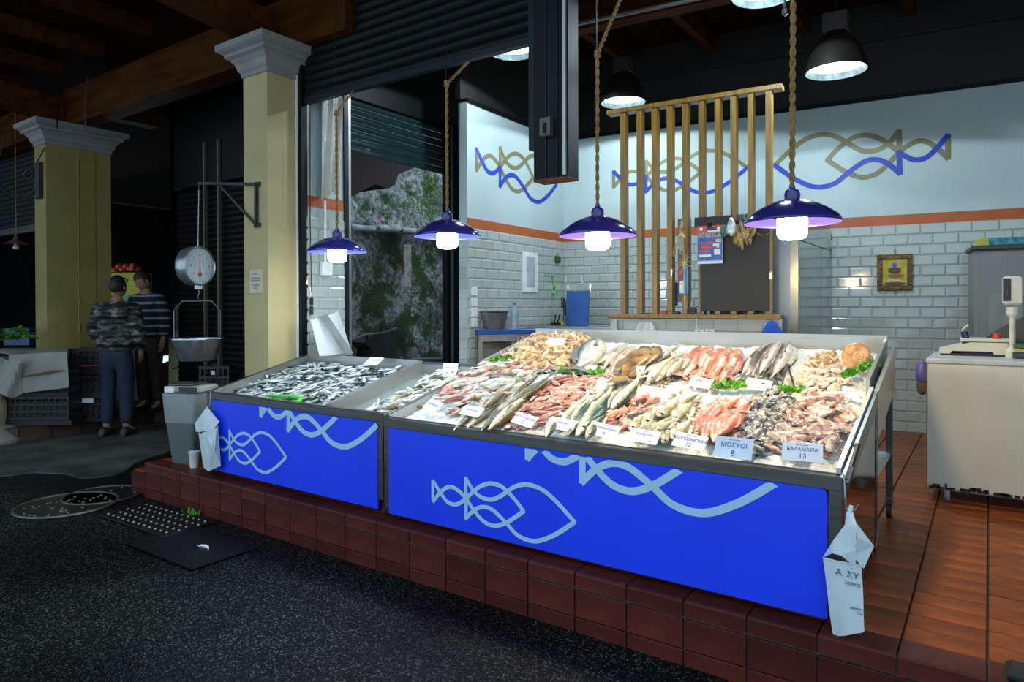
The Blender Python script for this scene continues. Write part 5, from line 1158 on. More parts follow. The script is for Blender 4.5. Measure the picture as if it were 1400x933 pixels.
# straw star, doll, driftwood
STR = mat('straw', (.62, .48, .22), .7, 0, .2, 30)
t = onpart(thing('straw_star', 'straw star ornament with long thin spikes on the slats', 'ornament'), 935.5, 360, -.09)
for k in range(9):
    a = 2*PI*k/9+.2; l = .055+.03*(k % 3); 
    if k == 6: l = .10
    MB().tube([(0, 0, 0), (l*math.cos(a), -.004, l*math.sin(a))], [.0035, .0012], 5).build('spike', STR, t)
MB().tube([(0, 0, 0), (.006, 0, -.41)], [.006, .004], 6).build('long_stick', STR, t)
t = onpart(thing('santa_plaque', 'narrow blue and white painted wooden plaque with a red patch under the straw star', 'ornament'), 935, 383, -.07)
MB().box((0, 0, 0), (.072, .014, .245), bev=.004).build('blue_board', mat('sky_blue_paint', (.05, .28, .62), .5, 0, .2, 20), t)
MB().box((-.022, -.009, .055), (.022, .006, .12), bev=.003).build('red_patch', mat('crimson_paint', (.45, .02, .02), .5), t)
MB().box((-.014, -.009, -.06), (.034, .006, .10), bev=.003).build('white_patch', mat('white_paint_rough', (.7, .72, .72), .6, 0, .2, 60), t)
t = onpart(thing('driftwood_ornament', 'bundle of pale driftwood sticks with red bow tied to a slat', 'ornament'), 932, 325, -.075)
for (x_, a, l) in ((-.01, .05, .28), (.012, -.04, .24), (-.025, .12, .2), (.0, .0, .22)):
    MB().tube([(x_, 0, -l/2), (x_+a*l*.5, -.006, 0), (x_+a*l, 0, l/2)], [.011, .014, .009], 7).build('stick', mat('driftwood', (.42, .36, .26), .8, 0, .3, 20), t)
MB().tube([(-.03, -.01, .0), (0, -.02, .02), (.03, -.01, .0)], [.012, .016, .012], 7).build('pale_knot', STR, t)
MB().add([(0, -.02, .06), (.03, -.022, .10), (.028, -.022, .05)], [(0, 1, 2)]).build('red_bow', MATS['crimson_paint'], t)
for q in range(3): MB().tube([(-.02, -.01, -.02), (-.06-.01*q, -.01, -.10), (-.085+.02*q, -.01, -.16)], .002, 4).build('twig', DRY, t)
o = onpart(MB().box((0, 0, 0), (.115, .012, .72), bev=.003).build('tall_board', mat('grey_board', (.45, .42, .40), .6)), 936, 356, .14); tag(o, 'tall narrow pale board standing behind the slats', 'board')
o = onpart(MB().box((0, 0, 0), (.028, .02, .20), bev=.003).build('blue_tube', mat('deep_blue', (.01, .05, .20), .5)), 924, 402, .10); tag(o, 'narrow dark blue tube standing behind a slat', 'tube')
for (px, py, w_, h_, m, lb) in ((946, 422, .07, .05, BLACKP, 'small black box on the screen rail right of the straw stick'), (925, 425, .06, .025, BLACKP, 'flat black gadget on the screen rail below the blue tube'), (883, 427, .09, .012, BLACKP, 'flat black tray lying on the left part of the screen rail'), (908, 424, .045, .03, mat('crimson_paint', (.45, .02, .02)), 'small crimson ornament on the screen rail')):
    o = onpart(MB().box((0, 0, 0), (w_, .05, h_), bev=.006).build('rail_item', m), px, py, -.0); x, z = pw(px, py, 0); o.location.z = RZ+.035+h_/2; tag(o, lb, 'box')
# sockets and hanging things on low wall
for (px, lb) in ((956, 'white wall socket with a plug in it on the low tiled wall'), (970.5, 'empty white wall socket on the low tiled wall')):
    t = onpart(thing('wall_socket', lb, 'socket'), px, 457, -.012); MB().box((0, 0, 0), (.075, .012, .075), bev=.004).build('cover', WHITEPL, t)
    MB().lathe([(.022, 0), (.026, .003), (.028, 0)], (0, -.006, 0), 18, rot=Matrix.Rotation(PI/2, 3, 'X')).build('round_well', GREYP, t)
    if px < 960: MB().box((0, -.025, -.005), (.04, .035, .035), bev=.008).build('plug', mat('grey_plug', (.2, .2, .22)), t); MB().tube([(0, -.04, 0), (-.01, -.045, .08), (-.02, -.03, .17)], .003, 5).build('cable', WHITEPL, t)
CLR = mat('milky_plastic', (.62, .66, .68), .25, 0, .1, 10, .6, 20)
g = MB(); g.grid(10, 8, lambda u, v: ((u-.5)*(.12+.22*v*(1.4-v)), -.02*math.sin(u*9+v*3)-.02, -.30*v))
o = onpart(g.build('plastic_bag', CLR, None, True), 884, 441, -.03); tag(o, 'milky plastic bag with blue print hanging on the low tiled wall', 'bag'); text('ΤΡΟΦΙΜΑ', .034, INKB, o, (0, -.062, -.155), (PI/2, R(4), 0))
g = MB(); g.grid(6, 10, lambda u, v: ((u-.5)*(.03+.03*math.sin(v*3)), -.02*math.sin(u*6+v*5)-.01, -.20*v))
o = onpart(g.build('plastic_bag', CLR, None, True), 841, 437, -.03); tag(o, 'narrow crumpled clear bag hanging at the left end of the low tiled wall', 'bag')
BLC = mat('royal_blue_cloth', (.01, .07, .42), .8, 0, .15, 10, .1, 60)
def f(u, v):
    r = .012+.115*v**.8; a = PI*(1.0-u)+PI; return (r*math.cos(a)*1.1+.02*v, -.02+r*.45*math.sin(a)+.012*math.sin(u*16)*v, -.215*v+.03*math.sin(u*PI)*v*.5)
g = MB(); g.grid(26, 8, f); o = onpart(g.build('blue_cloth', BLC, None, True), 1055, 438, -.02); tag(o, 'royal blue cloth hanging in folds at the right end of the low wall', 'cloth')
# refrigerator
FX = -1.245; t = thing('steel_refrigerator', 'tall steel refrigerator standing between slatted screen and back wall', 'refrigerator', (FX, 5.70, PZ))
FRS = mat('mirror_refrigerator_steel', (.46, .50, .52), .13, .9, .05, 3)
MB().bb((-.70, 0, .08), (-.02, 1.36, 1.94), bev=.006).build('body', mat('pale_lilac_steel', (.20, .24, .30), .3, .3, .05, 3), t)
MB().bb((-.03, .03, .08), (.0, .93, 1.70)).build('lower_door', FRS, t); MB().bb((-.03, .94, .08), (.0, 1.36, 1.70)).build('lower_door', FRS, t)
u_ = MB().bb((-.03, .03, 1.71), (.0, 1.36, 1.94)).build('upper_door', FRS, t); MB().bb((0, 1.26, 1.80), (.02, 1.34, 1.86)).build('handle', DSTEEL, u_)
MB().bb((-.05, -.012, 0), (.01, .03, 1.94), bev=.005).build('corner_post', mat('gold_lit_steel', (.24, .23, .19), .22, .9), t)  # golden lamp tint put into the post's steel colour
# ================================================================== SINK CORNER
SB = mat('cobalt_worktop', (.01, .07, .32), .35, 0, .05, 4)
a, b = at(653, 458, 6.45), at(771, 457, 6.72); dv = (b-a); dv.z = 0; aa = math.atan2(dv.y, dv.x); Lb = dv.length; TZ = 1.215
t = thing('work_table', 'blue topped work table with grey frame along the left wall', 'table', (a.x, a.y, PZ), aa)
MB().bb((0, 0, TZ-.045-PZ), (Lb, .42, TZ-PZ), bev=.004).build('blue_top', SB, t)
MB().bb((.01, .01, TZ-.11-PZ), (Lb-.01, .04, TZ-.045-PZ)).build('apron', DSTEEL, t)
for x_, y_ in ((.03, .03), (Lb*.5, .03), (Lb-.03, .03), (.03, .38), (Lb-.03, .38)): MB().bb((x_-.02, y_-.02, 0), (x_+.02, y_+.02, TZ-.05-PZ)).build('leg', DSTEEL, t)
MB().bb((.05, .2, .25), (Lb*.48, .4, .28)).build('shelf', DSTEEL, t)
def ontab(px, D, z=TZ): p = at(px, 450, D); return Vector((p.x, p.y, z))
t = thing('metal_basin', 'dented grey metal basin standing on the blue work table', 'basin', ontab(676, 6.60)); GM = mat('zinc', (.25, .27, .27), .35, .7, .2, 8)
MB().lathe([(.001, .002), (.085, 0), (.135, .17), (.142, .172), (.135, .168), (.08, .01), (.001, .008)], n=26).build('bowl', GM, t, True)
MB().tube([(.14*math.cos(R(q)), .14*math.sin(R(q)), .172) for q in range(0, 361, 20)], .004, 5).build('rolled_rim', BLACKM, t)
PET = mat('clear_blue_plastic', (.42, .62, .70), .08, 0, .05, 10, trans=.55)
t = thing('water_bottle', 'clear plastic water bottle with crimson cap on the blue work table', 'bottle', ontab(703.5, 6.6))
MB().lathe([(.001, 0), (.038, .002), (.040, .02), (.037, .05), (.040, .08), (.036, .12), (.040, .15), (.036, .185), (.015, .225), (.013, .245)], n=18).build('bottle_body', PET, t, True)
MB().lathe([(.015, .24), (.015, .258), (.001, .259)], n=14).build('cap', mat('crimson_plastic', (.35, .03, .08), .4), t); MB().lathe([(.041, .05), (.041, .07)], n=18).build('label_band', mat('pink_label', (.5, .25, .4), .4), t)
o = tag(MB().grid(6, 5, lambda u, v: (-.09+.18*u+.04*v, .01*math.sin(u*5), .16*v*(.6+.4*u))).build('plastic_sheet', CLR, None, True), 'pale plastic sheet leaning between basin and bottle', 'sheet'); o.location = ontab(693, 6.7)
t = thing('steel_sink', 'steel sink table in the corner against the back wall', 'sink', CORN+Vector((.14, -.56, PZ)), ANG); SW = 1.10
a = at(720, 452, 7.15); t.location = (a.x, a.y, PZ); t.rotation_euler.z = ANG+.05; TS = 1.225-PZ
MB().bb((0, 0, TS-.03), (.93, .5, TS), bev=.004).build('sink_top', DSTEEL, t); MB().bb((.0, .01, TS-.14), (.93, .03, TS-.03)).build('apron', DSTEEL, t)
for x_ in (.02, .45, .91): MB().bb((x_-.018, .02, 0), (x_+.018, .055, TS-.03)).build('leg', DSTEEL, t)
fa = MB(); fa.tube([(.28, .38, TS), (.28, .38, TS+.13)], .014, 8).build('tap_body', STEEL, t); MB().tube([(.28, .38, TS+.11), (.28, .37, TS+.26), (.29, .30, TS+.30), (.30, .26, TS+.20)], .016, 8).build('spray_hose', BLACKP, t)
def onsink(px, D): p = at(px, 450, D); return Vector((p.x, p.y, 1.225))
o = tag(MB().box((0, 0, .19), (.27, .016, .38), bev=.006).build('cutting_board', mat('cutting_board_blue', (.015, .09, .30), .5)), 'blue cutting board leaning upright on the sink against the back wall', 'cutting board'); o.location = onsink(788.5, 7.42); o.rotation_euler = (R(-6), 0, ANG)
t = thing('dark_bottle', 'dark brown bottle beside the blue cutting board', 'bottle', onsink(773, 7.55)); MB().lathe([(.001, 0), (.028, 0), (.028, .10), (.010, .15), (.009, .18), (.001, .18)], n=14).build('glass_body', mat('brown_glass', (.03, .015, .01), .1, 0, 0), t, True)
for (px, m, lb, w_) in ((762, BLACKP, 'black scrubbing brush on the sink left of the dark bottle', .09), (768, mat('lime_sponge', (.42, .48, .05), .8), 'yellow green sponge on the sink under the dark bottle', .08), (757, BLACKP, 'small black brush beside the tap on the sink', .05)):
    t = thing('scrubber', lb, 'brush' if m is BLACKP else 'sponge', onsink(px, 7.5)); MB().box((0, 0, .02), (w_, .05, .035), bev=.01).build('pad', m, t)
    if m is BLACKP: MB().tube([(0, 0, .03), (.02, 0, .08), (.03, .0, .12)], .008, 6).build('grip', BLACKP, t)
def onbw(o, px, py, dy=.012):
    x, z = bwl(px, py); o.location = CORN+Vector((x*math.cos(ANG)+dy*math.sin(ANG), x*math.sin(ANG)-dy*math.cos(ANG), z)); o.rotation_euler = (0, 0, ANG); return o
def onlw(o, px, py, dy=.012):
    x, z = lwl(px, py); o.location = LWO+Vector((x*math.cos(LWA)+dy*math.sin(LWA), x*math.sin(LWA)-dy*math.cos(LWA), z)); o.rotation_euler = (0, 0, LWA); return o
t = onlw(thing('fuse_box', 'white electrical panel with grey door set in the left tiled wall', 'electrical panel'), 723, 373)
x0, x1 = lwl(713, 373)[0], lwl(733, 373)[0]; w_ = abs(x1-x0)
MB().box((0, 0, 0), (w_, .02, .43), bev=.004).build('frame', WHITEPL, t); MB().box((0, -.012, .01), (w_*.55, .006, .32)).build('door', mat('grey_door', (.40, .42, .45), .4), t)
t = onlw(thing('socket_column', 'column of four small white sockets on the left tiled wall edge', 'socket'), 647, 420)
for k in range(4): MB().box((0, 0, .15-.10*k), (.09, .014, .085), bev=.004).build('socket_cover', WHITEPL, t)
t = onbw(thing('dish_brush', 'green and purple dish brush hanging on the wall above the tap', 'brush'), 778, 395, .03); hk = MB().box((0, 0, .12), (.012, .03, .012)).build('hook', STEEL); onlw(hk, 754, 392, .03); t.location = hk.location; hk.parent = t; hk.location = (0, 0, 0); hk.rotation_euler = (0, 0, 0)
MB().tube([(0, 0, .11), (.005, 0, .0)], [.008, .012], 7).build('handle', mat('lime_plastic', (.10, .62, .06)), t); MB().tube([(.005, 0, .0), (.0, 0, -.05)], .012, 7).build('neck', mat('purple_plastic', (.08, .05, .25), .4), t)
MB().lathe([(.001, .02), (.026, .01), (.028, -.02), (.001, -.03)], (0, 0, -.06), 10).build('bristles', mat('lime_plastic', (.10, .62, .06)), t)
t = onlw(thing('wall_bell', 'small dark green square bell box on the wall near the corner', 'box'), 760, 355, .02); MB().box((0, 0, 0), (.09, .04, .08), bev=.01).build('box_body', mat('dark_moss_plastic', (.04, .07, .02), .5), t)
MB().tube([(0, 0, .04), (.02, 0, .07)], .008, 6).build('box_tab', GREENF, t)
t = onlw(thing('wall_hooks', 'three small steel hooks in a row on the left tiled wall near the corner', 'hooks'), 748, 378)
for k in range(3): MB().tube([(-.07+.07*k, 0, .02), (-.07+.07*k, -.015, -.01), (-.07+.07*k, -.02, .0)], .004, 5).build('hook', STEEL, t)
# framed icon
t = onbw(thing('framed_picture', 'small ornate gold framed religious picture hanging on the tiled back wall', 'picture'), 1223, 373, .03)
FW_ = mat('carved_gilt', (.13, .07, .02), .5, .2, .6, 40, .6, 60)
for (c, s_) in (((0, 0, .145), (.29, .03, .05)), ((0, 0, -.145), (.29, .03, .05)), ((-.122, 0, 0), (.045, .03, .24)), ((.122, 0, 0), (.045, .03, .24))): MB().box(c, s_, bev=.008).build('frame_bar', FW_, t)
MB().box((0, .005, 0), (.21, .01, .25)).build('painted_field', mat('gold_ground', (.45, .36, .03), .5, 0, .2, 20), t)
for (x_, z_, w_, h_, m) in ((0, .07, .04, .04, BLUEP), (0, .02, .11, .06, mat('icon_brown', (.10, .05, .02), .6, 0, .5, 60)), (.01, -.03, .14, .04, mat('icon_red', (.30, .12, .06), .6, 0, .5, 80)), (-.01, -.075, .17, .03, mat('icon_pale', (.55, .45, .25), .6, 0, .5, 90)), (0, -.105, .19, .03, MATS['icon_brown'])):
    MB().lathe([(.001, -.002), (.5, -.002), (.5, .001), (.001, .002)], (0, 0, 0), 12, sx=w_, sy=h_, rot=Matrix.Rotation(PI/2, 3, 'X')).build('painted_shape', m, t).location = (x_, -.002, z_)
MB().tube([(0, .0, .165), (0, .01, .22)], .003, 5).build('hanging_cord', BLACKM, t)
for x_ in (-.09, .08): MB().tube([(x_, 0, -.165), (x_, 0, -.195)], .006, 6).build('brass_pin', mat('brass', (.6, .45, .2), .4, .6), t)
# grey plastic cabinet
px0 = at(1331, 420, 5.55); t = thing('plastic_cabinet', 'grey plastic two door cabinet against the back wall at the right edge', 'cabinet', (px0.x, px0.y, PZ), ANG)
CB = mat('cabinet_grey', (.20, .21, .20), .5, 0, .04, 5); z_t = at(1360, 337, 5.6).z-PZ
MB().bb((0, 0, .0), (.78, .42, z_t-.04), bev=.008).build('body', CB, t); MB().bb((-.02, -.03, z_t-.04), (.80, .44, z_t), bev=.01).build('lid', mat('cabinet_lid', (.05, .05, .05), .5), t)
for k, x_ in enumerate((.04, .41)):
    d_ = MB().bb((x_, -.02, .05), (x_+.34, 0, z_t-.06), bev=.006).build('door', CB, t)
    for z0 in (.08, .50, .93, 1.33):
        if z0+.36 < z_t-.04: 
            MB().bb((x_+.06, -.026, z0), (x_+.28, -.019, z0+.34), bev=.006).build('raised_panel', mat('cabinet_panel', (.23, .24, .23), .5), d_)
ct = lambda x_, y_: t.matrix_basis @ Vector((x_, y_, z_t))
o = thing('puzzle_box', 'teal and yellow cardboard box lying on top of the grey cabinet', 'box', ct(.22, .1), ANG+.1); MB().box((.02, 0, .03), (.30, .2, .06), bev=.002).build('teal_sleeve', mat('teal_print', (.03, .22, .28), .4, 0, .5, 30), o); MB().box((-.155, 0, .03), (.06, .2, .062), bev=.002).build('yellow_end', mat('yellow_print', (.45, .45, .05), .4), o)
o = thing('clay_pot', 'terracotta pot with wire handle on the grey cabinet, cut by the photo edge', 'pot', ct(.62, .12)); MB().lathe([(.001, 0), (.07, 0), (.12, .06), (.12, .11), (.08, .15), (.07, .16), (.06, .15), (.001, .10)], n=20).build('pot_body', mat('terracotta', (.32, .12, .05), .7, 0, .2, 10), o, True); MB().tube([(-.07, 0, .15), (-.14, 0, .17), (-.17, .0, .14)], .004, 5).build('wire_handle', BLACKM, o)
# chest freezer
FZ = 1.145; c = at(1268, 580, 4.30); c = onx(1268, 580, -.30); yF = 4.80
xl = ony(1268, 580, yF).x; FO = Vector((xl, yF, PZ)); t = thing('chest_freezer', 'worn white chest freezer on wheels with weighing scale on top, at the right', 'freezer', FO)
zb, zt_ = ony(1300, 672, yF).z-PZ, ony(1300, 491, yF).z-PZ
MB().bb((0, 0, zb), (1.5, .62, zt_-.03), bev=.01).build('body', mat('aged_white_enamel', (.60, .57, .47), .4, 0, .06, 2.5), t)
MB().bb((-.008, -.008, zt_-.03), (1.51, .63, zt_), bev=.006).build('lid', mat('worn_lid', (.50, .52, .50), .35, 0, .1, 5), t)
MB().bb((-.006, -.004, zb), (.0, .03, zt_-.03)).build('brown_edge', mat('brown_edging', (.25, .15, .05), .6), t)
g = MB(); rd = random.Random(3)
for k in range(60): x_ = rd.random()*1.5; g.box((x_, -.002, zb+.012+rd.random()*.02*rd.random()), (rd.uniform(.01, .05), .003, rd.uniform(.006, .03)))
g.build('grime', mat('black_grime', (.03, .025, .02), .9), t)['kind'] = 'stuff'
for x_ in (.10, 1.35):
    for y_ in (.06, .55):
        c_ = thing('caster', None, None); c_.parent = t; c_.location = (x_, y_, .055); MB().lathe([(.001, -.014), (.05, -.014), (.055, 0), (.05, .014), (.001, .014)], n=18, rot=Matrix.Rotation(PI/2, 3, 'Y')).build('wheel', GREYP, c_); MB().bb((-.03, -.03, .04), (.03, .03, zb-.05)).build('fork', DSTEEL, c_)
FT = PZ+zt_
def onf(px, py, dz=0.): return onz(px, py, FT+dz)
p = onf(1338, 486); t = thing('digital_scale', 'beige digital price scale with steel plate standing on the white freezer', 'scale', (p.x+.0, p.y+.02, FT), R(2)); BG = mat('beige_plastic', (.62, .57, .43), .4, 0, .04, 5)
xl_, xr_ = ony(1284, 480, p.y).x-p.x, ony(1377, 480, p.y).x-p.x
MB().prism([(xl_, .012), (xl_+.06, .012), (xl_+.07, .03), (xr_-.08, .03), (xr_-.07, .012), (xr_, .012), (xr_, .085), (xl_+.17, .085), (xl_, .035)], 0, .30, lambda u, v, w: (u, w-.12, v)).build('scale_body', BG, t)
MB().bb((xl_+.01, -.11, .0), (xr_-.01, .16, .014)).build('black_base', BLACKP, t)
MB().box(((xl_+xr_)/2+.07, .03, .098), (.27, .26, .018), bev=.004).build('weighing_plate', BG, t)
MB().tube([(xl_+.13, .1, .09), (xl_+.13, .1, .16), (xl_+.16, .1, .19)], .008, 6).build('plate_guard', DSTEEL, t)
p = ony(1384, 484, yF+.30); dt = thing('price_display', 'tall cream display head on a pole beside the digital scale', 'display', (p.x, p.y, FT))
zz = lambda py: at(1384, py, (Vector((p.x, p.y, 0))-O3).dot(FW)).z-FT
MB().lathe([(.035, 0), (.035, .04), (.02, .06), (.016, .07), (.016, zz(435)), (.03, zz(430)), (.03, zz(420))], n=16).build('pole', mat('cream_plastic', (.62, .59, .48), .4), dt)
MB().bb((-.05, -.03, zz(417)), (.045, .03, zz(378)), bev=.012).build('display_head', MATS['cream_plastic'], dt); MB().bb((-.047, -.034, zz(412)), (-.008, -.028, zz(381))).build('dark_screen', mat('black_glass', (.01, .008, .008), .15), dt)
MB().bb((-.03, -.036, zz(404)), (-.020, -.033, zz(398))).build('screen_segment', mat('red_segment', (.15, .02, .02)), dt)
p = ony(1352, 470, yF+.42); t = thing('purple_caddy', 'dark purple caddy with small things and a red cap behind the scale plate', 'caddy', (p.x, p.y, FT)); PUR = mat('dark_purple', (.03, .02, .09), .4)
MB().bb((-.14, -.04, 0), (.12, .04, .10), bev=.01).build('tray_body', PUR, t); MB().tube([(-.12, 0, .1), (-.13, 0, .15)], .02, 7).build('cup', PUR, t); MB().lathe([(.02, 0), (.02, .04), (.001, .045)], (.04, 0, .10), 12).build('red_cap', REDPL, t)
MB().bb((-.0, -.045, .03), (.11, -.04, .06)).build('white_tag', WHITEPL, t)
g = MB(); g.grid(12, 8, lambda u, v: (-.18+.42*u, .03*math.sin(u*6)+.02*v, (.04+.42*u*(1.1-.5*u))*v)); o = tag(g.build('black_bag', mat('black_nylon', (.012, .014, .016), .5, 0, .2, 10), None, True), 'slumped black bag behind the price display on the freezer', 'bag'); p = ony(1378, 470, yF+.52); o.location = (p.x, p.y, FT)
o = tag(MB().box((0, 0, .02), (.16, .16, .035), bev=.003).box((.01, 0, .05), (.15, .14, .02), mi=1).box((0, .01, .075), (.15, .15, .02), mi=2).build('notepads', [mat('dark_book', (.03, .04, .05)), mat('yellow_book', (.4, .38, .05)), mat('green_book', (.05, .12, .05))]), 'small stack of dark and yellow notebooks at the right end of the freezer', 'notebooks'); p = ony(1398, 480, yF+.3); o.location = (p.x+.03, p.y, FT); o['kind'] = 'stuff'
t = thing('spray_bottle', 'purple and brown hand brush hanging on the left side of the freezer', 'brush', (FO.x-.035, yF+.14, PZ+.70)); MB().lathe([(.001, .0), (.035, .01), (.04, .08), (.02, .13), (.001, .14)], n=12).build('purple_head', mat('violet_plastic', (.10, .09, .30), .4), t, True); MB().lathe([(.001, -.08), (.03, -.06), (.035, .0), (.001, .01)], n=12).build('brown_base', mat('tan_bristle', (.25, .16, .07), .8), t, True)
o = tag(MB().box((0, 0, .02), (.12, .10, .04), bev=.015).build('door_stop', RUBBER), 'black rubber block on the tiled floor at the lower right corner', 'doorstop'); p = onz(1396, 930); o.location = (p.x+.02, p.y-.01, PZ+.006)

# ================================================================== HANGING BAGS, BIN, CUP
WB_ = mat('white_wrapping_paper', (.62, .71, .75), .55, 0, .04, 6, .12, 14)
def V(px, py, y=2.655): return ony(px, py, y)
def paper_sheet(nm, quad, o, m=WB_, curl=0., n=8, par=None, th=.002):
    a, b, c, d = [Vector(q)-o for q in quad]; nn = (b-a).cross(d-a).normalized(); g = MB()
    def f(u, v): return (a*(1-u)+b*u)*(1-v)+(d*(1-u)+c*u)*v+nn*curl*math.sin(PI*u)*(.5+.5*v)+nn*.003*math.sin(u*11+v*7)
    g.grid(n, n, f); g.grid(n, n, lambda u, v: f(u, v)-nn*th); return g.build(nm, m, par, True)
o0 = V(1162, 698); t = thing('wrapping_bag', 'white printed wrapping paper bag hanging from a hook at the right counter corner', 'paper bag', o0)
S_ = paper_sheet('paper_sheet', [V(1125, 762), V(1178, 772, 2.64), V(1182, 864, 2.64), V(1139, 870)], o0, curl=-.012, par=t)
fo = lambda px, py, y=2.655: V(px, py, y)-o0
# folded cone towards the hook: left fold and right flap
g = MB(); g.add([fo(1157, 700), fo(1166, 700), fo(1171, 718, 2.62), fo(1170, 752, 2.61), fo(1170, 776, 2.62), fo(1150, 760, 2.615), fo(1138, 757, 2.625), fo(1125, 762, 2.65), fo(1140, 738, 2.64), fo(1155, 718, 2.64)], [(0, 1, 2, 9), (9, 2, 3, 8), (8, 3, 5, 6), (3, 4, 5), (8, 6, 7)]); g.build('folded_cone', WB_, t)
g = MB(); g.add([fo(1168, 712, 2.63), fo(1195, 747, 2.66), fo(1181, 778, 2.64), fo(1165, 760, 2.615), fo(1172, 735, 2.60)], [(0, 1, 4), (1, 2, 3, 4)]); g.build('right_flap', WB_, t)
MB().tube([fo(1161, 706), fo(1162, 699), fo(1164, 692)], [.012, .008, .007], 8).build('twisted_neck', WB_, t)
HKM = mat('hook_wire', (.30, .32, .33), .3, .9, .05, 5)
MB().tube([V(1150, 652, 2.70)-o0+Vector((0, 0, .01)), V(1154, 650, 2.68)-o0, fo(1155.5, 680), fo(1157, 695), fo(1163, 700), fo(1170, 697), fo(1174, 690)], .0032, 6).build('wire_hook', HKM, t)
tx_ = lambda s_, px, py, sz, al='LEFT': text(s_, sz, INKB, t, V(px, py, 2.632)-o0, (PI/2, R(2), 0), align=al)
tx_('Α. ΣΥ', 1142, 782, .030); tx_('ΙΧΘΥΟ', 1155, 797, .016); tx_('ΔΗΜΟΤ', 1162, 831, .011); tx_('ΤΗΛ', 1171, 839, .010)
# left bag
o0 = ony(281, 558, 2.66); t = thing('wrapping_bag', 'crumpled white paper bag hanging at the left corner of the sardine counter', 'paper bag', o0)
L3 = lambda px, py, y=2.66: ony(px, py, y)-o0
g = MB(); g.add([L3(283, 556), L3(300, 577), L3(291, 588, 2.64), L3(280, 590, 2.63), L3(268, 591, 2.64), L3(266, 579), L3(276, 566, 2.64)], [(0, 1, 2, 3, 6), (6, 3, 4, 5), (0, 6, 3)]); g.build('top_fold', WB_, t)
g = MB(); g.add([L3(271, 590), L3(298, 582), L3(302, 637), L3(285, 645, 2.63), L3(278, 639), L3(283, 600, 2.62), L3(290, 610, 2.60)], [(0, 5, 4), (5, 6, 3, 4), (5, 1, 6), (1, 2, 3, 6)]); g.build('crumpled_sheet', WB_, t)
g = MB(); g.add([L3(276, 592, 2.64), L3(296, 585, 2.63), L3(294, 612, 2.61), L3(288, 640, 2.63), L3(281, 622, 2.62)], [(0, 1, 2, 4), (4, 2, 3)]); g.build('inner_fold', WB_, t)
MB().tube([ony(290, 536, 2.70)-o0, ony(288, 535, 2.67)-o0, L3(287, 556), L3(284, 558)], .003, 6).build('wire_hook', HKM, t)
# grey bin with small scale on it
bp_ = onz(249, 634); t = thing('grey_bin', 'tall tapered grey bin wrapped in pale foil at the left end of the platform', 'bin', (bp_.x, bp_.y+.06, PZ+.006), R(20))
GB = mat('grey_bin_plastic', (.13, .145, .145), .5, 0, .05, 5)
def sq(r, z, k=8): 
    out = []
    for cx_2, cy_2, a0 in ((1, 1, 0), (-1, 1, 90), (-1, -1, 180), (1, -1, 270)):
        for q in range(4): a = R(a0+30*q); out.append((cx_2*(r-.03)+.03*math.cos(a), cy_2*(r-.03)*.8+.03*math.sin(a), z))
    return out
MB().rings([sq(.095, 0), sq(.10, .01), sq(.135, .33)], cap=(True, False)).build('bin_body', GB, t, 40)
MB().rings([sq(.137, .31), sq(.15, .50), sq(.152, .53), sq(.14, .53)], cap=(False, True)).build('foil_wrap', mat('pale_foil', (.34, .37, .37), .3, .4, .08, 8, .2, 20), t, 40)
t2 = thing('market_scale', 'small grey market scale with dark display standing on the bin', 'scale', (bp_.x+.02, bp_.y+.06, PZ+.54), R(25))
MB().bb((-.15, -.10, 0), (.15, .12, .05), bev=.012).build('scale_body', mat('warm_grey_plastic', (.33, .33, .30), .5), t2); MB().box((-.02, -.0, .062), (.2, .18, .012), bev=.004).build('plate', STEEL, t2)
MB().bb((-.02, -.112, .008), (.12, -.10, .045)).build('display_window', mat('black_glass', (.01, .01, .01)), t2); MB().bb((-.14, -.112, .005), (-.07, -.10, .048)).build('key_block', WHITEPL, t2)
o = tag(MB().box((0, 0, 0), (.12, .24, .006)).build('receipt_pad', WHITEPL), 'white card leaning on the side of the grey bin', 'card'); o.location = (bp_.x+.17, bp_.y+.03, PZ+.40); o.rotation_euler = (R(80), 0, R(28))
bpy.data.objects.remove(o)
cp = onz(262, 641); t = thing('paper_cup', 'white takeaway paper cup with a dark straw on the platform by the bin', 'cup', (cp.x, cp.y+.02, PZ+.006))
MB().lathe([(.001, 0), (.028, 0), (.038, .11), (.040, .112), (.037, .108), (.026, .01)], n=20).build('cup_body', WHITEPL, t, True); MB().lathe([(.041, .108), (.041, .118), (.03, .122), (.001, .122)], n=20).build('lid', WHITEPL, t, True); MB().tube([(0, 0, .12), (.02, 0, .19)], .004, 6).build('straw', BLACKP, t)

# ================================================================== HANGING DIAL SCALE
c0 = ony(272, 251, 3.265); D0 = (c0-O3).dot(FW)
def S(px, py): return at(px, py, D0)
o0 = S(271, 364); t = thing('dial_scale', 'hanging round dial scale with white face above a steel pan', 'scale', o0, R(102)); Ri = Matrix.Rotation(R(-102), 3, 'Z')
def sl_(px, py): return Ri @ (S(px, py)-o0)
rdl = 27.0/930*D0
rx = Matrix.Rotation(PI/2, 3, 'X')
MB().lathe([(.001, -.10), (rdl*.9, -.10), (rdl*.97, -.085), (rdl, -.02), (rdl, .02), (rdl*.93, .03), (rdl*.90, .022)], n=40, rot=Matrix.Rotation(PI/2, 3, 'X')).build('drum', mat('brushed_drum', (.40, .44, .46), .3, .8, .15, 10), t, 45)
df = MB().lathe([(.001, .018), (rdl*.9, .018)], n=40, rot=rx).build('dial_face', mat('dial_white', (.55, .60, .62), .4), t); df.location = (0, 0, 0)
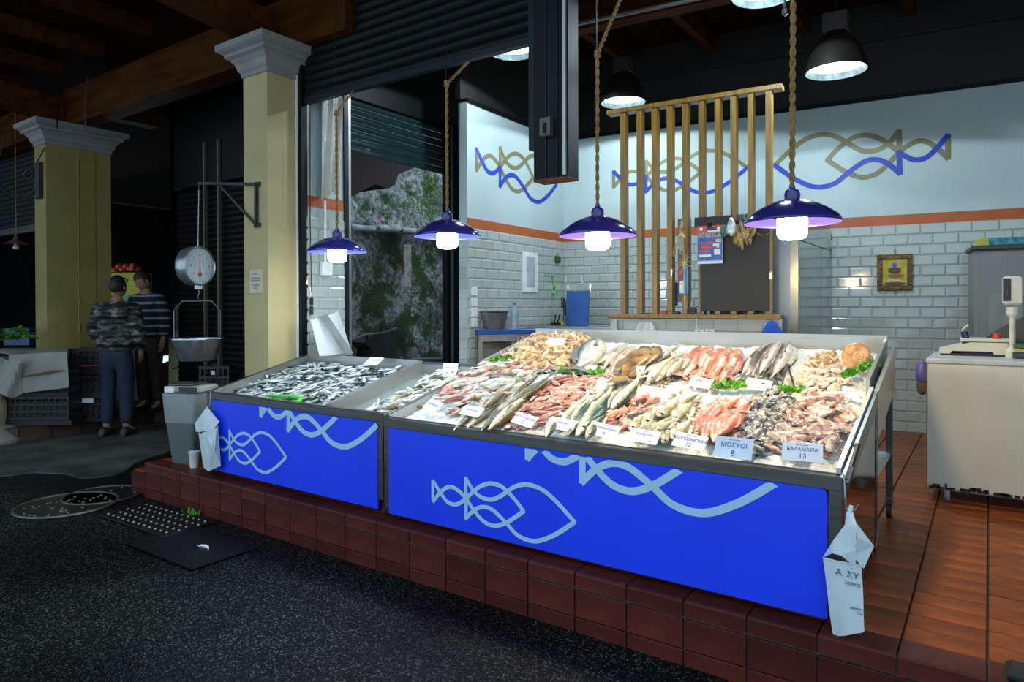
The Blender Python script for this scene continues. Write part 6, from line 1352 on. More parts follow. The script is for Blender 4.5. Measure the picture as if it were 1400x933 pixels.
for k in range(40):
    a = 2*PI*k/40; r0, r1 = rdl*(.74 if k % 5 else .68), rdl*.82
    if k % 5 == 0: text(str((10-k//5*1) % 10 if k else 0), rdl*.15, mat('dial_ink', (.02, .03, .05)), df, (rdl*.56*math.sin(-a), -.020, rdl*.56*math.cos(a)), (PI/2, 0, 0), 'numeral')
tk = MB()
for k in range(40):
    a = 2*PI*k/40; r0, r1 = rdl*(.76 if k % 5 else .70), rdl*.84; tk.beam((r0*math.sin(a), -.0195, r0*math.cos(a)), (r1*math.sin(a), -.0195, r1*math.cos(a)), .0014, .0014)
tk.build('tick_ring', MATS['dial_ink'], df)['kind'] = 'stuff'
MB().add([(-.004, -.022, -.03), (.004, -.022, -.03), (.001, -.022, rdl*.72), (-.001, -.022, rdl*.72)], [(0, 1, 2, 3)]).build('needle', REDPL, t)
MB().lathe([(.001, 0), (.018, 0), (.018, .004), (.001, .005)], (0, -.02, -rdl*.42), 14, rot=rx).build('needle_weight', REDPL, t); MB().add([(-.008, -.0215, -rdl*.42), (.008, -.0215, -rdl*.42), (.003, -.0215, .0), (-.003, -.0215, 0)], [(0, 1, 2, 3)]).build('needle_stem', REDPL, t)
MB().tube([(0, 0, rdl), (0, 0, rdl+.03), (.0, 0, rdl+.06)], .007, 6).build('top_ring', DSTEEL, t)
MB().tube([(0, 0, rdl+.05), Ri @ (c0-o0)], .004, 5).build('chain', DSTEEL, t)
MB().bb((-.022, -.02, -rdl-.03), (.022, .02, -rdl+.005), bev=.004).build('white_block', WHITEPL, t)
MB().tube([(0, 0, -rdl-.03), (.01, 0, -rdl-.06), (-.008, 0, -rdl-.09), (0, 0, -rdl-.11)], .004, 6).build('hook', DSTEEL, t)
t = thing('scale_pan', 'steel weighing pan hanging on a wire frame under the dial scale', 'weighing pan', S(270, 493))
oP = S(270, 493); pr_ = 32.5/930*D0; zr = S(270, 464).z-oP.z
MB().lathe([(.001, .0), (pr_*.70, 0), (pr_*.74, .006), (pr_*.97, zr), (pr_*1.06, zr+.003), (pr_*1.06, zr+.010), (pr_*.95, zr+.004), (pr_*.7, .01), (.001, .008)], n=40).build('pan', mat('polished_pan', (.55, .60, .62), .22, .9, .05, 5), t, True)
ww = Vector((RT.x, RT.y, 0)).normalized(); zt2 = S(270, 412).z-oP.z; z_k = S(270, 425).z-oP.z
MB().tube([ww*-pr_*.98+Vector((0, 0, zr)), ww*-pr_*.98+Vector((0, 0, z_k)), ww*-pr_*.62+Vector((0, 0, zt2)), ww*pr_*.62+Vector((0, 0, zt2)), ww*pr_*.98+Vector((0, 0, z_k)), ww*pr_*.98+Vector((0, 0, zr))], .0055, 7).build('wire_frame', STEEL, t)

# ================================================================== LEFT STALL GOODS
def camrz(off=0): return YAW+R(off)
def put(px, D, z): p = at(px, 420, D); return Vector((p.x, p.y, z))
def crate(label, px, D, z, w, d, h, m, rz=0., group=None, rows=3, cols=6):
    t = thing('plastic_crate', label, 'crate', put(px, D, z), camrz(rz), group)
    MB().bb((-w/2, 0, 0), (w/2, d, .012)).build('crate_floor', m, t)
    for sx in (-1, 1):
        for y_ in (.012, d-.012): MB().bb((sx*w/2-.015*sx-.012, y_-.012, 0), (sx*w/2-.015*sx+.012, y_+.012, h)).build('corner_post', m, t)
    for y_ in (.004, d-.004):
        for k in range(rows): zz_ = .02+(h-.04)*k/(rows-1); MB().bb((-w/2, y_-.005, zz_-.014), (w/2, y_+.005, zz_+.014)).build('crate_slat', m, t)
        MB().bb((-w/2, y_-.007, h-.03), (w/2, y_+.007, h)).build('crate_rim', m, t)
        g = MB()
        for k in range(1, cols): x_ = -w/2+w*k/cols; g.bb((x_-.006, y_-.003, 0), (x_+.006, y_+.003, h))
        g.build('crate_ribs', m, t)['kind'] = 'stuff'
    for x_ in (-w/2+.004, w/2-.004):
        for k in range(rows): zz_ = .02+(h-.04)*k/(rows-1); MB().bb((x_-.005, 0, zz_-.014), (x_+.005, d, zz_+.014)).build('crate_slat', m, t)
    MB().bb((-w/2+.02, .02, .02), (w/2-.02, d-.02, h*.8)).build('dark_contents', mat('dark_contents', (.02, .022, .018), .8, 0, .4, 20), t)
    return t
BC = mat('black_crate_plastic', (.007, .008, .009), .45, 0, .1, 10)
GZ = .16
crate('black crate at the bottom of the stack left of the man in camouflage jacket', 117, 7.62, GZ, .39, .24, .30, BC, 0, rows=4)
crate('black crate with white label, middle of the stack left of the camouflage jacket', 117, 7.62, GZ+.30, .39, .24, .26, BC, 0, rows=4)
crate('black crate with red line, topmost of the stack by the yellow pillar', 117, 7.62, GZ+.56, .39, .24, .26, BC, 0, rows=4)
o = tag(MB().box((0, 0, 0), (.125, .004, .05)).build('paper_label', PAPER), 'small white paper label stuck on the black crate', 'label'); o.location = at(120, 548, 7.605); o.rotation_euler = (0, 0, camrz())
o = tag(MB().box((0, 0, 0), (.38, .004, .008)).build('red_tape', mat('print_red', (.62, .06, .05))), 'thin red tape strip across the topmost black crate', 'tape'); o.location = at(117, 500, 7.605); o.rotation_euler = (0, 0, camrz())
pb = tag(MB().bb((-.36, 0, 0), (.36, .32, .06), bev=.004).build('wooden_pallet', BC), 'low dark board under the dark slatted crate at the left', 'pallet'); pb.location = put(50, 7.36, GZ); pb.rotation_euler.z = camrz(2)
crate('dark slatted crate on the ground under the white cloth', 52, 7.36, GZ+.06, .64, .30, .26, mat('dark_crate', (.010, .011, .010), .5), 2, rows=4, cols=9)
crate('dark crate carrying the greens, draped by the white cloth', 50, 7.38, GZ+.32, .66, .28, .34, BC, 2, rows=4, cols=9)
CL = mat('grey_white_cloth', (.27, .27, .24), .85, 0, .1, 6, .2, 40)
A_ = at(10, 484, 7.32); B_ = at(93, 484, 7.3); t = thing('draped_cloth', 'dirty white cloth with a brown tear draped over the crates at the left', 'cloth', A_)
g = MB(); q0, q1, q2, q3 = at(12, 485, 7.30), at(91, 481, 7.30), at(95, 530, 7.28), at(12, 540, 7.28)
g.grid(20, 10, lambda u, v: ((q0*(1-u)+q1*u)*(1-v)+(q3*(1-u)+q2*u)*v)-A_-FW*(.012*math.sin(u*9)*v+.008*math.sin(u*23+v*3)*v))
g.build('front_drop', CL, t, True)
g = MB(); r0, r1 = at(-30, 479, 7.62), at(91, 477, 7.62); g.grid(12, 4, lambda u, v: ((q0*(1-u)+q1*u)*(1-v)+(r0*(1-u)+r1*u)*v)-A_+Vector((0, 0, .006*math.sin(u*8)))); g.build('top_part', CL, t, True)
MB().tube([at(27, 516, 7.26)-A_, at(50, 512, 7.26)-A_, at(70, 508, 7.26)-A_, at(88, 507, 7.27)-A_], [.004, .010, .014, .004], 6).build('brown_tear', mat('rust_brown_cord', (.20, .09, .04), .8), t)
MB().grid(6, 8, lambda u, v: (at(0+30*u, 488+50*v+6*math.sin(u*3), 7.22+.05*math.sin(u*5+v*4))-A_)).build('hanging_corner', CL, t, True)
t = thing('sack', 'beige sack standing at the left edge of the photo below the cloth', 'sack', put(-17, 7.3, GZ), 0)
g = MB(); g.lathe([(.001, 0), (.14, .01), (.17, .15), (.16, .35), (.13, .48), (.06, .52), (.001, .53)], n=18)
for i, v in enumerate(g.v): k = .03*noise.noise(Vector(v)*7); g.v[i] = (v[0]+k, v[1]+k, v[2])
g.build('sack_body', mat('beige_sackcloth', (.36, .32, .20), .85, 0, .15, 8, .3, 60), t, True)
g = MB(); g.lathe([(.001, 0), (.22, .01), (.24, .06), (.17, .16), (.001, .20)], n=14)
for i, v in enumerate(g.v): k = .05*noise.noise(Vector(v)*5); g.v[i] = (v[0]*1.2+k, v[1]+k, v[2]+k*.5)
o = tag(g.build('stone_block', mat('pale_stone', (.20, .19, .16), .85, 0, .25, 5, .4, 20), None, True), 'rounded pale stone block on the ground at the left edge', 'stone'); o.location = put(-4, 7.25, 0)
# greens
t = thing('greens_tray', 'black tray on the crates under the leafy greens', 'tray', put(25, 7.40, GZ+.68), camrz()); MB().bb((-.42, -.02, 0), (.22, .25, .08), bev=.01).build('tray_body', BC, t)
LG = [mat('lettuce_bright', (.13, .42, .03), .5, 0, .3, 10), mat('lettuce_dark', (.05, .18, .02), .5, 0, .3, 10)]
for i, (px, py, r, lb) in enumerate(((32, 460, .15, 'leafy green bunch at the right side of the black tray, left stall'), (12, 463, .14, 'leafy green bunch in the middle of the black tray, left stall'), (-8, 455, .15, 'leafy green bunch cut by the left edge of the photo'), (24, 452, .11, 'leafy green bunch on top of the others on the tray'))):
    rd = random.Random(i); g = MB(); c = at(px, py, 7.50)
    for k in range(46):
        d = Vector((rd.gauss(0, 1), rd.gauss(0, 1), abs(rd.gauss(0, .6)))).normalized(); b_ = d.cross(Vector((0, 0, 1))).normalized(); l = r*rd.uniform(.5, 1.05); w_ = rd.uniform(.02, .04); dr = Vector((0, 0, -.4*l))
        g.add([d*l*.1, d*l*.5+b_*w_, d*l*.9+b_*w_*.5+dr*.5, d*l+dr*.8, d*l*.9-b_*w_*.5+dr*.5, d*l*.5-b_*w_], [(0, 1, 2, 3, 4, 5)], rd.randrange(2))
    o = g.build('leafy_greens', LG); o.location = c; tag(o, lb, 'greens', 'leafy greens on the left tray')
o = tag(MB().bb((-.16, -.1, 0), (.16, .1, .22), bev=.01).build('blue_crate', mat('dull_blue_plastic', (.02, .07, .16), .5)), 'dull blue crate behind the greens beside the pillar', 'crate'); o.location = put(30, 8.6, GZ+.80); o.rotation_euler.z = camrz()
t = thing('stall_table', 'dark table under the goods of the left stall behind the greens', 'table', put(0, 8.6, GZ), camrz()); MB().bb((-.9, -.2, .72), (.62, .4, .78)).build('table_top', BC, t)
for x_ in (-.85, .57): MB().bb((x_-.02, -.15, 0), (x_+.02, -.11, .72)).build('leg', BC, t); MB().bb((x_-.02, .31, 0), (x_+.02, .35, .72)).build('leg', BC, t)
# small enamel lamp and wrought iron bracket at far left
c = at(22, 334, 8.6); t = thing('cone_lamp', 'small rusty cone lamp hanging unlit in the left stall', 'pendant lamp', c)
MB().lathe([(.14, 0), (.06, .04), (.025, .07), (.02, .10)], n=24).build('shade', mat('rusty_enamel', (.12, .06, .03), .6, 0, .3, 20), t, True); MB().lathe([(.02, .02), (.02, -.01), (.038, -.03), (.03, -.06), (.001, -.07)], n=14).build('bulb', mat('unlit_bulb', (.45, .48, .48), .3), t, True)
MB().tube([(0, 0, .1), (.005, 0, CZ-c.z)], .006, 5).build('cord', ROPE, t)
yP = 3.26; t = thing('iron_scroll_bracket', 'black wrought iron scroll bracket fixed on the left face of the yellow pillar', 'bracket', ony(53, 245, yP)); o0 = ony(53, 245, yP)
MB().bb((-.055, -.02, ony(53, 272, yP).z-o0.z), (.055, .02, ony(53, 222, yP).z-o0.z), bev=.01).build('wall_plate', DG, t)
pts = [ony(*q, yP)-o0 for q in ((50, 250), (46, 262), (34, 268), (18, 266), (4, 258), (-8, 240))]; MB().tube(smooth_path(pts, 4), .016, 7).build('main_scroll', DG, t)
pts = [ony(*q, yP)-o0 for q in ((50, 240), (44, 232), (36, 234), (34, 241), (40, 245), (46, 241))]; MB().tube(smooth_path(pts, 4), .013, 7).build('small_scroll', DG, t)
pts = [ony(*q, yP)-o0 for q in ((0, 262), (-4, 235), (2, 205), (7, 185))]; MB().tube(smooth_path(pts, 4), .008, 6).build('upright_bar', DG, t)
for i, (a_, b_, c_, lb) in enumerate((((70, 170), (62, 200), (50, 222), 'thin black cable running down over the yellow pillar capital'), ((120, 105), (117, 140), (117, 178), 'thin pale wire hanging from the roof beam over the pillar'), ((84, 120), (79, 150), (78, 175), 'thin dark wire hanging left of the pale one by the pillar capital'))):
    o = tag(MB().tube(smooth_path([ony(*a_, 3.505), ony(*b_, 3.3), ony(*c_, 3.12)], 5), .006, 5).build('hanging_wire', (BLACKM, DSTEEL, BLACKM)[i]), lb, 'wire')
# yellow crate with tomatoes, green boxes behind the men
t = thing('yellow_crate', 'bright yellow box with dark printed mark behind the two men', 'box', put(172, 9.3, 0)); t.rotation_euler.z = camrz()
YB = mat('yellow_box', (.62, .60, .03), .5, 0, .1, 5); z0, z1 = at(172, 404, 9.3).z, at(172, 373, 9.3).z
MB().bb((-.20, 0, z0), (.20, .3, z1)).build('box_body', YB, t); MB().tube([(-.1, -.004, z1-.09), (-.02, -.004, z1-.07), (.03, -.004, z1-.1), (-.01, -.004, z1-.14)], .010, 5).build('printed_mark', BLACKP, t)
MB().bb((-.22, .02, 0), (.22, .4, z0)).build('stand_body', BC, t)
MB().bb((-.10, -.01, z0-.28), (.14, .02, z0)).build('green_poster', mat('pale_green_poster', (.30, .50, .28), .6, 0, .4, 8), t)
tmm = MB().lathe([(.001, .055), (.03, .058), (.055, .03), (.05, -.01), (.001, -.03)], n=10).mesh('tomato', mat('tomato_red', (.55, .04, .01), .3), True)
for k, (px, py) in enumerate(((158, 371), (163, 366), (168, 370), (173, 366), (178, 369), (184, 367), (189, 370))):
    o = link('tomato', tmm); p = at(px, py, 9.42); o.location = p; tag(o, 'red tomato in the row on top of the yellow box', 'tomato', 'tomatoes on the yellow box')
o = tag(MB().lathe([(.03, 0), (.03, .10), (.001, .11)], n=10).build('red_jar', REDPL), 'red cylinder standing at the right end of the tomatoes', 'jar'); o.location = at(181, 371, 9.35)
YG = mat('pale_yellow_green', (.46, .50, .20), .6, 0, .1, 4)
t = thing('packing_box', 'tall pale yellow box stack standing behind the dial scale pan', 'box', put(258, 8.6, 0)); t.rotation_euler.z = camrz()
zz = lambda py, D=8.6: at(258, py, D).z
MB().bb((-.17, 0, zz(465)), (.20, .3, zz(417)), bev=.005).build('upper_box', mat('pale_green_print', (.38, .48, .26), .6, 0, .45, 7, col2=(.62, .66, .5)), t)
MB().bb((-.26, 0, 0), (.19, .3, zz(465)-.005), bev=.005).build('lower_box', YG, t)
MB().bb((-.09, -.012, zz(427)), (.16, -.002, zz(419))).build('dark_handle', mat('dark_green_print', (.03, .06, .03), .6), t)
MB().add([(-.13, -.006, zz(458)), (-.05, -.006, zz(458)), (.12, -.006, zz(430)), (.04, -.006, zz(430))], [(0, 1, 2, 3)]).build('blue_print', mat('teal_blue_print', (.05, .28, .42), .6), t)
MB().tube([(-.20, -.01, zz(505)), (-.10, -.01, zz(500)), (-.07, -.01, zz(515)), (-.12, -.01, zz(532)), (-.19, -.01, zz(535))], .008, 5).build('hanging_strap', BLACKP, t)
MB().bb((-.02, -.06, 0), (.0, -.03, zz(400))).build('dark_pole', BLACKP, t)
t = thing('switch_strip', 'vertical black strip with white switches behind the wire frame of the scale', 'panel', at(275, 420, 8.3)); t.rotation_euler.z = camrz()
MB().box((0, .0, .1), (.07, .03, .75)).build('strip_body', BLACKP, t)
for k, py in enumerate((408, 421, 433, 454)): MB().box((0, -.02, at(275, py, 8.3).z-at(275, 420, 8.3).z), (.035, .012, .04)).build('white_switch', WHITEPL, t)
for (px, py, lb) in ((255, 545, ''), ): pass
crate('dark crate with a small white tag right of the pale boxes', 292, 7.6, .0, .34, .3, .78, BC, 0, rows=8, cols=5)
o = tag(MB().box((0, 0, 0), (.045, .004, .045)).build('white_tag', WHITEPL), 'small white tag on the dark crate beside the pillar', 'label'); o.location = at(291, 510, 7.592); o.rotation_euler.z = camrz()
bush('green_herbs', 'dim green herbs on the dark shelf just left of the cream pillar', at(318, 505, 7.9), .13, 160, LG, .05, 77, None, (1.4, .8, .5), 'herbs')
# paper bundles and things by the strip wall
t = thing('wrapping_paper_stack', 'thick folded stack of white wrapping paper leaning behind the sardine tray', 'paper stack', at(452, 487, 5.25)); o0 = at(452, 487, 5.25)
GPAP = mat('greyish_wrapping_paper', (.46, .47, .46), .6, 0, .08, 6, .1, 20)
for k in range(6):
    d = 5.22+.025*k; sh = k*2.2
    q = [at(425+sh, 438-k*.6, d+.06), at(436+sh, 432-k*.6, d+.06), at(470+sh*1.2, 483, d), at(437+sh, 487, d)]
    paper_sheet('paper_fold', q, o0, GPAP, .045, 8, t, .004)
o = paper_sheet('paper_sheet', [at(447, 432, 5.5), at(462, 425, 5.52), at(482, 484, 5.42), at(470, 486, 5.4)], at(465, 486, 5.4), GPAP, .02, 6, None, .002); o.location = at(465, 486, 5.4); tag(o, 'large single white paper sheet leaning right of the folded stack', 'paper')
CLO = mat('beige_plastic_sheet', (.46, .46, .42), .4, 0, .12, 3, .2, 8, .5, .3)
q = [onx(438, 130, -4.56), onx(466, 135, -4.56), onx(462, 258, -4.55), onx(435, 276, -4.55)]
g = MB(); g.grid(16, 14, lambda u, v: (q[0]*(1-u)+q[1]*u)*(1-v)+(q[3]*(1-u)+q[2]*u)*v+Vector((.022*math.sin(u*14+v*2)*(.4+v*.6)+.02, 0, 0))-q[0]); o = g.build('plastic_curtain', CLO, None, True); o.location = q[0]; tag(o, 'folded beige plastic curtain hanging at the top of the left wall strip', 'curtain')
t = thing('junction_box', 'white junction box with a pipe rising to the orange stripe on the left wall strip', 'junction box', onx(446, 368, -4.56)); o0 = onx(446, 368, -4.56)
MB().box((0, 0, 0), (.03, .11, .115), bev=.008).build('box_body', WHITEPL, t); MB().tube([(0, -.01, .05), (0, -.01, onx(446, 275, -4.56).z-o0.z)], .010, 8).build('pipe', WHITEPL, t)
t = thing('cable_plug', 'black cable with two plugs hanging by the street frame above the sardines', 'cable', onx(425, 410, -4.54)); o0 = onx(425, 410, -4.54)
MB().tube([onx(424, 140, -4.54)-o0, onx(424, 300, -4.54)-o0, onx(426, 400, -4.54)-o0], .004, 5).build('cable', BLACKM, t)
for py in (412, 425): MB().lathe([(.001, .04), (.015, .032), (.015, -.03), (.001, -.035)], onx(426, py, -4.54)-o0, 10).build('plug', BLACKP, t)
# scooter and basin outside the side opening
p = onx(520, 500, -5.35); t = thing('scooter', 'black scooter parked outside the side opening behind the trays', 'scooter', (-5.35, 5.3, .05)); 
H_ = lambda px, py, x=-5.35: onx(px, py, x)-Vector((-5.35, 5.3, .05))
BS = mat('scooter_black', (.012, .013, .014), .3, .1, .1, 5, coat=.3)
g = MB(); g.prism([(H_(*q).y, H_(*q).z) for q in ((492, 520), (498, 478), (488, 468), (500, 457), (522, 455), (532, 463), (524, 475), (536, 500), (545, 522))], -.11, .11, lambda u, v, w: (w, u, v)); g.build('front_shield', BS, t)
MB().tube([H_(480, 466, -5.15), H_(500, 458, -5.30), H_(520, 457), H_(537, 452, -5.5)], .018, 8).build('handlebar', BS, t)
MB().tube([H_(534, 453, -5.48), H_(541, 450, -5.55)], .026, 8).build('grip', BLACKP, t)
for y_ in (-.45, .75): MB().lathe([(.14, -.05), (.22, -.045), (.25, 0), (.22, .045), (.14, .05)], (0, y_, .25), 24, rot=Matrix.Rotation(PI/2, 3, 'Y')).build('wheel', RUBBER, t)
MB().bb((-.13, -.40, .25), (.13, .8, .45), bev=.05).build('floor_board', BS, t); MB().bb((-.13, .35, .45), (.13, .95, .78), bev=.07).build('seat', BLACKP, t)
MB().tube([H_(516, 475, -5.28), H_(524, 488, -5.26), H_(530, 500, -5.25)], .008, 6).build('side_trim', STEEL, t)
t = thing('dark_basin', 'dark blue plastic basin standing behind the narrow tray in the side opening', 'basin', (onx(586, 510, -4.75).x, onx(586, 510, -4.75).y, .05)); zb_ = onx(586, 492, -4.75).z-.05
MB().lathe([(.001, zb_-.16), (.14, zb_-.16), (.20, zb_), (.21, zb_+.004), (.19, zb_-.005), (.13, zb_-.14), (.001, zb_-.14)], n=28).build('bowl', mat('navy_basin', (.015, .03, .06), .3), t, True); MB().bb((-.16, -.16, 0), (.16, .16, zb_-.16)).build('crate_stand', BC, t)

# ================================================================== PEOPLE
def skin(name, V_, E_, Rr, root, m, parent=None, sub=2, extra=None):
    me = bpy.data.meshes.new(name); me.from_pydata(V_, E_, []); o = bpy.data.objects.new(name, me); COL.objects.link(o)
    md = o.modifiers.new('s', 'SKIN'); md.use_smooth_shade = True
    for i, r in enumerate(Rr): me.skin_vertices[0].data[i].radius = (r, r) if not isinstance(r, tuple) else r
    for i in range(len(V_)): me.skin_vertices[0].data[i].use_root = (i == root)
    s_ = o.modifiers.new('u', 'SUBSURF'); s_.levels = sub; s_.render_levels = sub
    dg = bpy.context.evaluated_depsgraph_get(); dg.update(); nm = bpy.data.meshes.new_from_object(o.evaluated_get(dg)); bpy.data.objects.remove(o)
    nm.materials.clear(); nm.materials.append(m); nm.polygons.foreach_set('use_smooth', [True]*len(nm.polygons))
    if extra:
        bm = bmesh.new(); bm.from_mesh(nm); mm = extra.mesh('x', m); bm.from_mesh(mm); bm.to_mesh(nm); bm.free(); nm.polygons.foreach_set('use_smooth', [True]*len(nm.polygons))
    return link(name, nm, parent)
def head_mb(c, R_, s_=1.):
    """head facing -Y with brow, eye sockets, nose, mouth, chin and ears, in one mesh"""
    g = MB(); n, k = 20, 16; rs = []
    for i in range(k+1):
        a = PI*i/k; ring = []
        for j in range(n):
            b = 2*PI*j/n; x, y, z = math.sin(a)*math.cos(b), math.sin(a)*math.sin(b), math.cos(a)
            X, Y, Z = x*.074, y*.095, z*.118
            if z < 0: X *= 1-.28*z*z; Y *= 1-.10*z*z
            if y < 0:
                f = max(0, -y); dx = abs(x)
                if dx < .22 and -.35 < z < .12: Y -= .020*(1-dx/.22)*f*(1-abs(z+.22)/.36 if z < .12 else 0)
                if .18 < dx < .55 and -.02 < z < .22: Y += .008*f
                if -.62 < z < -.48 and dx < .4: Y -= .004
                if z < -.72: Y -= .012*f
            if y > .3 and z < -.2: Y *= .92
            ring.append(R_ @ (Vector((X, Y, Z))*s_)+c)
        rs.append(ring)
    g.rings(rs, True, (False, False))
    for sx in (-1, 1): g.lathe([(.001, -.006), (.026, -.004), (.030, .006), (.02, .008), (.012, .004), (.001, .003)], c+R_ @ Vector((sx*.076*s_, .008, -.008)), 10, rot=R_ @ Matrix.Rotation(sx*PI/2, 3, 'Y'), sx=1.0, sy=.62)
    return g
def hand_pts(w, d, side, curl=.5):
    """wrist w, direction d; returns extra verts/edges for palm, four fingers and thumb"""
    d = Vector(d).normalized(); s_ = Vector((side, 0, 0)); s_ = (s_-d*s_.dot(d)).normalized(); nrm = d.cross(s_)*side
    V2 = [w+d*.045, w+d*.085]; R2 = [.030, .033]; E2 = [(-1, 0), (0, 1)]
    fr = s_.cross(d).normalized()
    for i, (off, ln) in enumerate(((-.027, .068), (-.009, .078), (.009, .072), (.027, .056))):
        b = w+d*.088+fr*off; dd = d; k = len(V2); V2.append(b+dd*.006); R2.append(.0095); E2.append((1, k))
        for q in range(3): dd = (dd - s_*curl*.45).normalized(); V2.append(V2[-1]+dd*ln/3); R2.append(.0085-.0008*q); E2.append((k+q, k+q+1))
    k = len(V2); V2 += [w+d*.045-fr*.032, w+d*.075-fr*.052, w+d*.100-fr*.056]; R2 += [.012, .0105, .009]; E2 += [(0, k), (k, k+1), (k+1, k+2)]
    return V2, E2, R2
def person(label, loc, rz, jk, jeans, skinm, hair, shoe, H=1.78, arms=None, bend=0., headrot=(0, 0, 0), stance=.10, s_=1.):
    t = thing('person', label, 'person', loc, rz); k = H/1.78
    hz_ = Vector((0, -bend*.9, 0)); P = lambda x, y, z: Vector((x, y-bend*max(0, z-.95)**1.2, z))*k
    V_ = [P(0, 0, .96), P(0, .01, 1.14), P(0, 0, 1.34), P(0, .01, 1.46), P(0, .0, 1.54), P(0, -.005, 1.60)]; Rr = [.115, .105, .125, .080, .058, .056]; E_ = [(0, 1), (1, 2), (2, 3), (3, 4), (4, 5)]
    legs = {}; arm = {}
    for sx in (-1, 1):
        i = len(V_); V_ += [P(sx*.095, 0, .90), P(sx*(stance), -.02, .50), P(sx*(stance+.01), .02, .10), P(sx*(stance+.025), -.11, .045)]; Rr += [.088, .058, .042, .036]; E_ += [(0, i), (i, i+1), (i+1, i+2), (i+2, i+3)]; legs[sx] = i
        a = arms[sx]; i = len(V_); V_ += [P(sx*.175, 0, 1.43), P(*a[0]), P(*a[1])]; Rr += [.062, .044, .030]; E_ += [(3, i), (i, i+1), (i+1, i+2)]; arm[sx] = i
        v2, e2, r2 = hand_pts(V_[i+2], V_[i+2]-V_[i+1], sx, a[2]); o_ = len(V_); V_ += v2; Rr += r2; E_ += [(x+o_ if x >= 0 else i+2, y+o_) for x, y in e2]
    HR = Matrix.Rotation(headrot[2], 3, 'Z') @ Matrix.Rotation(headrot[0], 3, 'X'); hc = P(0, -.02, 1.66)+HR @ Vector((0, -.01, .01))
    skin('body', V_, E_, [r*k*.92 for r in Rr], 0, skinm, t, 1, head_mb(hc, HR, k))
    # jacket
    JV = [P(0, .0, .90), P(0, .01, 1.10), P(0, .005, 1.32), P(0, .01, 1.45), P(0, .005, 1.515)]; JR = [(.235, .175), (.215, .165), (.235, .175), (.15, .11), (.085, .08)]; JE = [(0, 1), (1, 2), (2, 3), (3, 4)]
    for sx in (-1, 1):
        a = arms[sx]; i = len(JV); w = P(*a[1]); e = P(*a[0]); JV += [P(sx*.17, .005, 1.41), P(sx*.20, .005, 1.38), e, w+(e-w)*.08]; JR += [.105, .098, .082, .062]; JE += [(3, i), (i, i+1), (i+1, i+2), (i+2, i+3)]
    skin('jacket', JV, JE, [(r[0]*k, r[1]*k) if isinstance(r, tuple) else r*k for r in JR], 0, jk, t, 2)
    LV = [P(0, .005, .93), P(0, .005, 1.06)]; LR = [(.18, .135), (.16, .12)]; LE = [(0, 1)]
    for sx in (-1, 1):
        i = len(LV); LV += [P(sx*.098, .0, .82), P(sx*(stance+.002), -.02, .50), P(sx*(stance+.01), .012, .12)]; LR += [.105, .080, .064]; LE += [(0, i), (i, i+1), (i+1, i+2)]
    skin('trousers', LV, LE, [(r[0]*k, r[1]*k) if isinstance(r, tuple) else r*k for r in LR], 0, jeans, t, 2)
    for sx in (-1, 1):
        a = V_[legs[sx]+2]; x_ = a.x; g = MB(); rs = []
        for (y_, w_, h_, z_) in ((.085, .030, .06, .0), (.06, .042, .10, 0), (.0, .046, .11, 0), (-.07, .048, .075, 0), (-.14, .050, .055, 0), (-.19, .036, .035, 0)):
            rs.append([Vector((x_+sx*.01+w_*math.cos(q_), y_+a.y-.0, .0+h_/2*(1+math.sin(q_)))) for q_ in [2*PI*r/10 for r in range(10)]])
        g.rings(rs); g.build('shoe', shoe, t, True)
    g = head_mb(hc+HR @ Vector((0, .010, .012)), HR, k*1.10); g2 = MB(); keep = []
    Hi = HR.inverted()
    for f in g.f[:320]:
        c_ = Hi @ (sum((Vector(g.v[q]) for q in f), Vector())/len(f)-hc)
        if c_.z > .055 or (c_.y > -.015 and c_.z > -.045): keep.append(f)
    g2.v = g.v; g2.f = keep; g2.m = [0]*len(keep); g2.build('hair', hair, t, True)
    return t
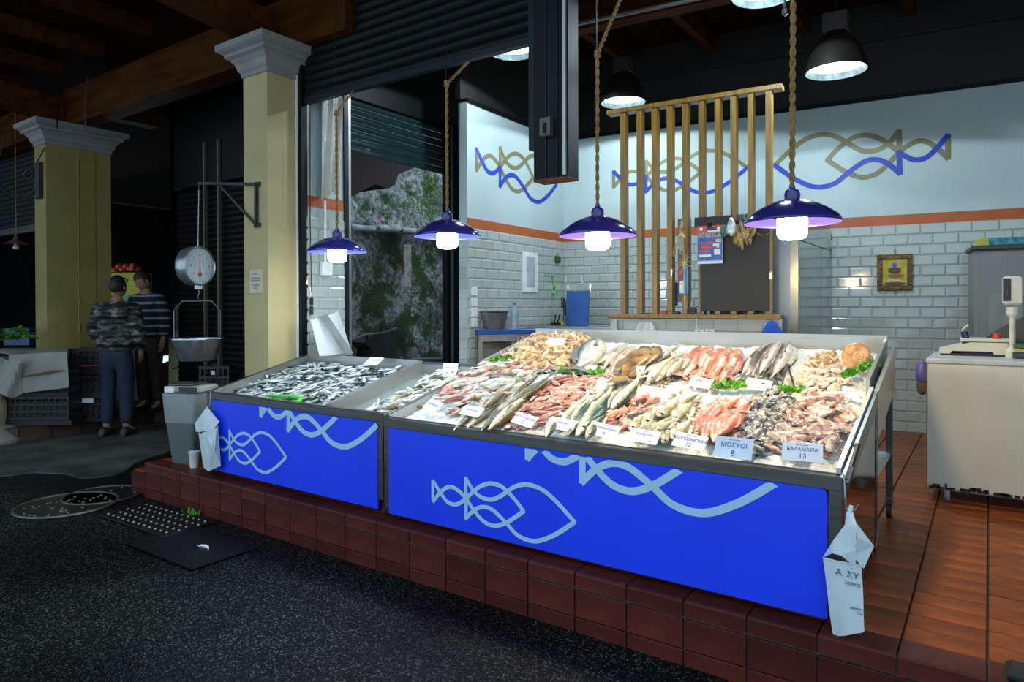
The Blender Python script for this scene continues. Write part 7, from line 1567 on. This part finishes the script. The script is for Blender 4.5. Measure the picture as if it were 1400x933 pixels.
def camo():
    m = bpy.data.materials.new('camouflage_cloth'); N, L = nodes(m); b = N['Principled BSDF']; tc = N.new('ShaderNodeTexCoord'); mp = N.new('ShaderNodeMapping'); mp.inputs['Scale'].default_value = (1, 1, 2.6); L.new(tc.outputs['Object'], mp.inputs[0])
    n = N.new('ShaderNodeTexNoise'); n.inputs['Scale'].default_value = 9; n.inputs['Detail'].default_value = 3; L.new(mp.outputs[0], n.inputs['Vector'])
    r = N.new('ShaderNodeValToRGB'); r.color_ramp.interpolation = 'CONSTANT'; e = r.color_ramp.elements
    for _ in range(2): e.new(.5)
    for kx, (p_, c_) in zip(e, ((0, (.012, .014, .012)), (.47, (.035, .042, .034)), (.54, (.09, .10, .085)), (.60, (.20, .21, .19)))): kx.position = p_; kx.color = (*c_, 1)
    L.new(n.outputs[0], r.inputs[0]); L.new(r.outputs[0], b.inputs['Base Color']); b.inputs['Roughness'].default_value = .7
    bp = N.new('ShaderNodeBump'); bp.inputs['Distance'].default_value = .03; w = N.new('ShaderNodeTexWave'); w.bands_direction = 'Z'; w.inputs['Scale'].default_value = 3.2; w.inputs['Distortion'].default_value = 3; L.new(tc.outputs['Object'], w.inputs['Vector']); L.new(w.outputs['Fac'], bp.inputs['Height']); L.new(bp.outputs[0], b.inputs['Normal'])
    return m
def stripes():
    m = bpy.data.materials.new('striped_knit'); N, L = nodes(m); b = N['Principled BSDF']; tc = N.new('ShaderNodeTexCoord'); w = N.new('ShaderNodeTexWave'); w.bands_direction = 'Z'; w.inputs['Scale'].default_value = 3.4; w.inputs['Distortion'].default_value = .5; w.inputs['Phase Offset'].default_value = 1.0
    L.new(tc.outputs['Object'], w.inputs['Vector']); r = N.new('ShaderNodeValToRGB'); r.color_ramp.interpolation = 'LINEAR'; e = r.color_ramp.elements; e[0].position = .76; e[0].color = (.006, .009, .018, 1); e[1].position = .86; e[1].color = (.22, .25, .30, 1)
    L.new(w.outputs['Fac'], r.inputs[0]); L.new(r.outputs[0], b.inputs['Base Color']); b.inputs['Roughness'].default_value = .9; return m
SKN = mat('skin_tone', (.32, .16, .10), .55, 0, .05, 10); HAIR = mat('dark_hair', (.010, .009, .008), .6, 0, .3, 60)
p1 = onz(160, 596, .01)
person('man in grey camouflage puffer jacket and blue jeans standing with his back turned', (p1.x, p1.y, .012), R(215), camo(), mat('dark_blue_denim', (.010, .022, .05), .8, 0, .25, 6), SKN, HAIR, mat('black_leather', (.012, .012, .013), .5),
       1.76, {-1: ((-.25, .02, 1.17), (-.22, -.10, .95), .6), 1: ((.25, .02, 1.17), (.20, -.16, 1.00), .6)}, .03, (R(-12), 0, R(-10)))
p2 = onz(205, 563, .16)
person('man in dark sweater with grey stripes and dark trousers, head bowed, facing the other', (p2.x, p2.y, .165), R(20), stripes(), mat('dark_maroon_trousers', (.030, .014, .016), .8, 0, .2, 6), SKN, HAIR, MATS['black_leather'],
       1.70, {-1: ((-.25, .0, 1.18), (-.22, -.16, 1.00), .7), 1: ((.25, .02, 1.17), (.25, -.04, .93), .5)}, .10, (R(32), 0, R(-18)))
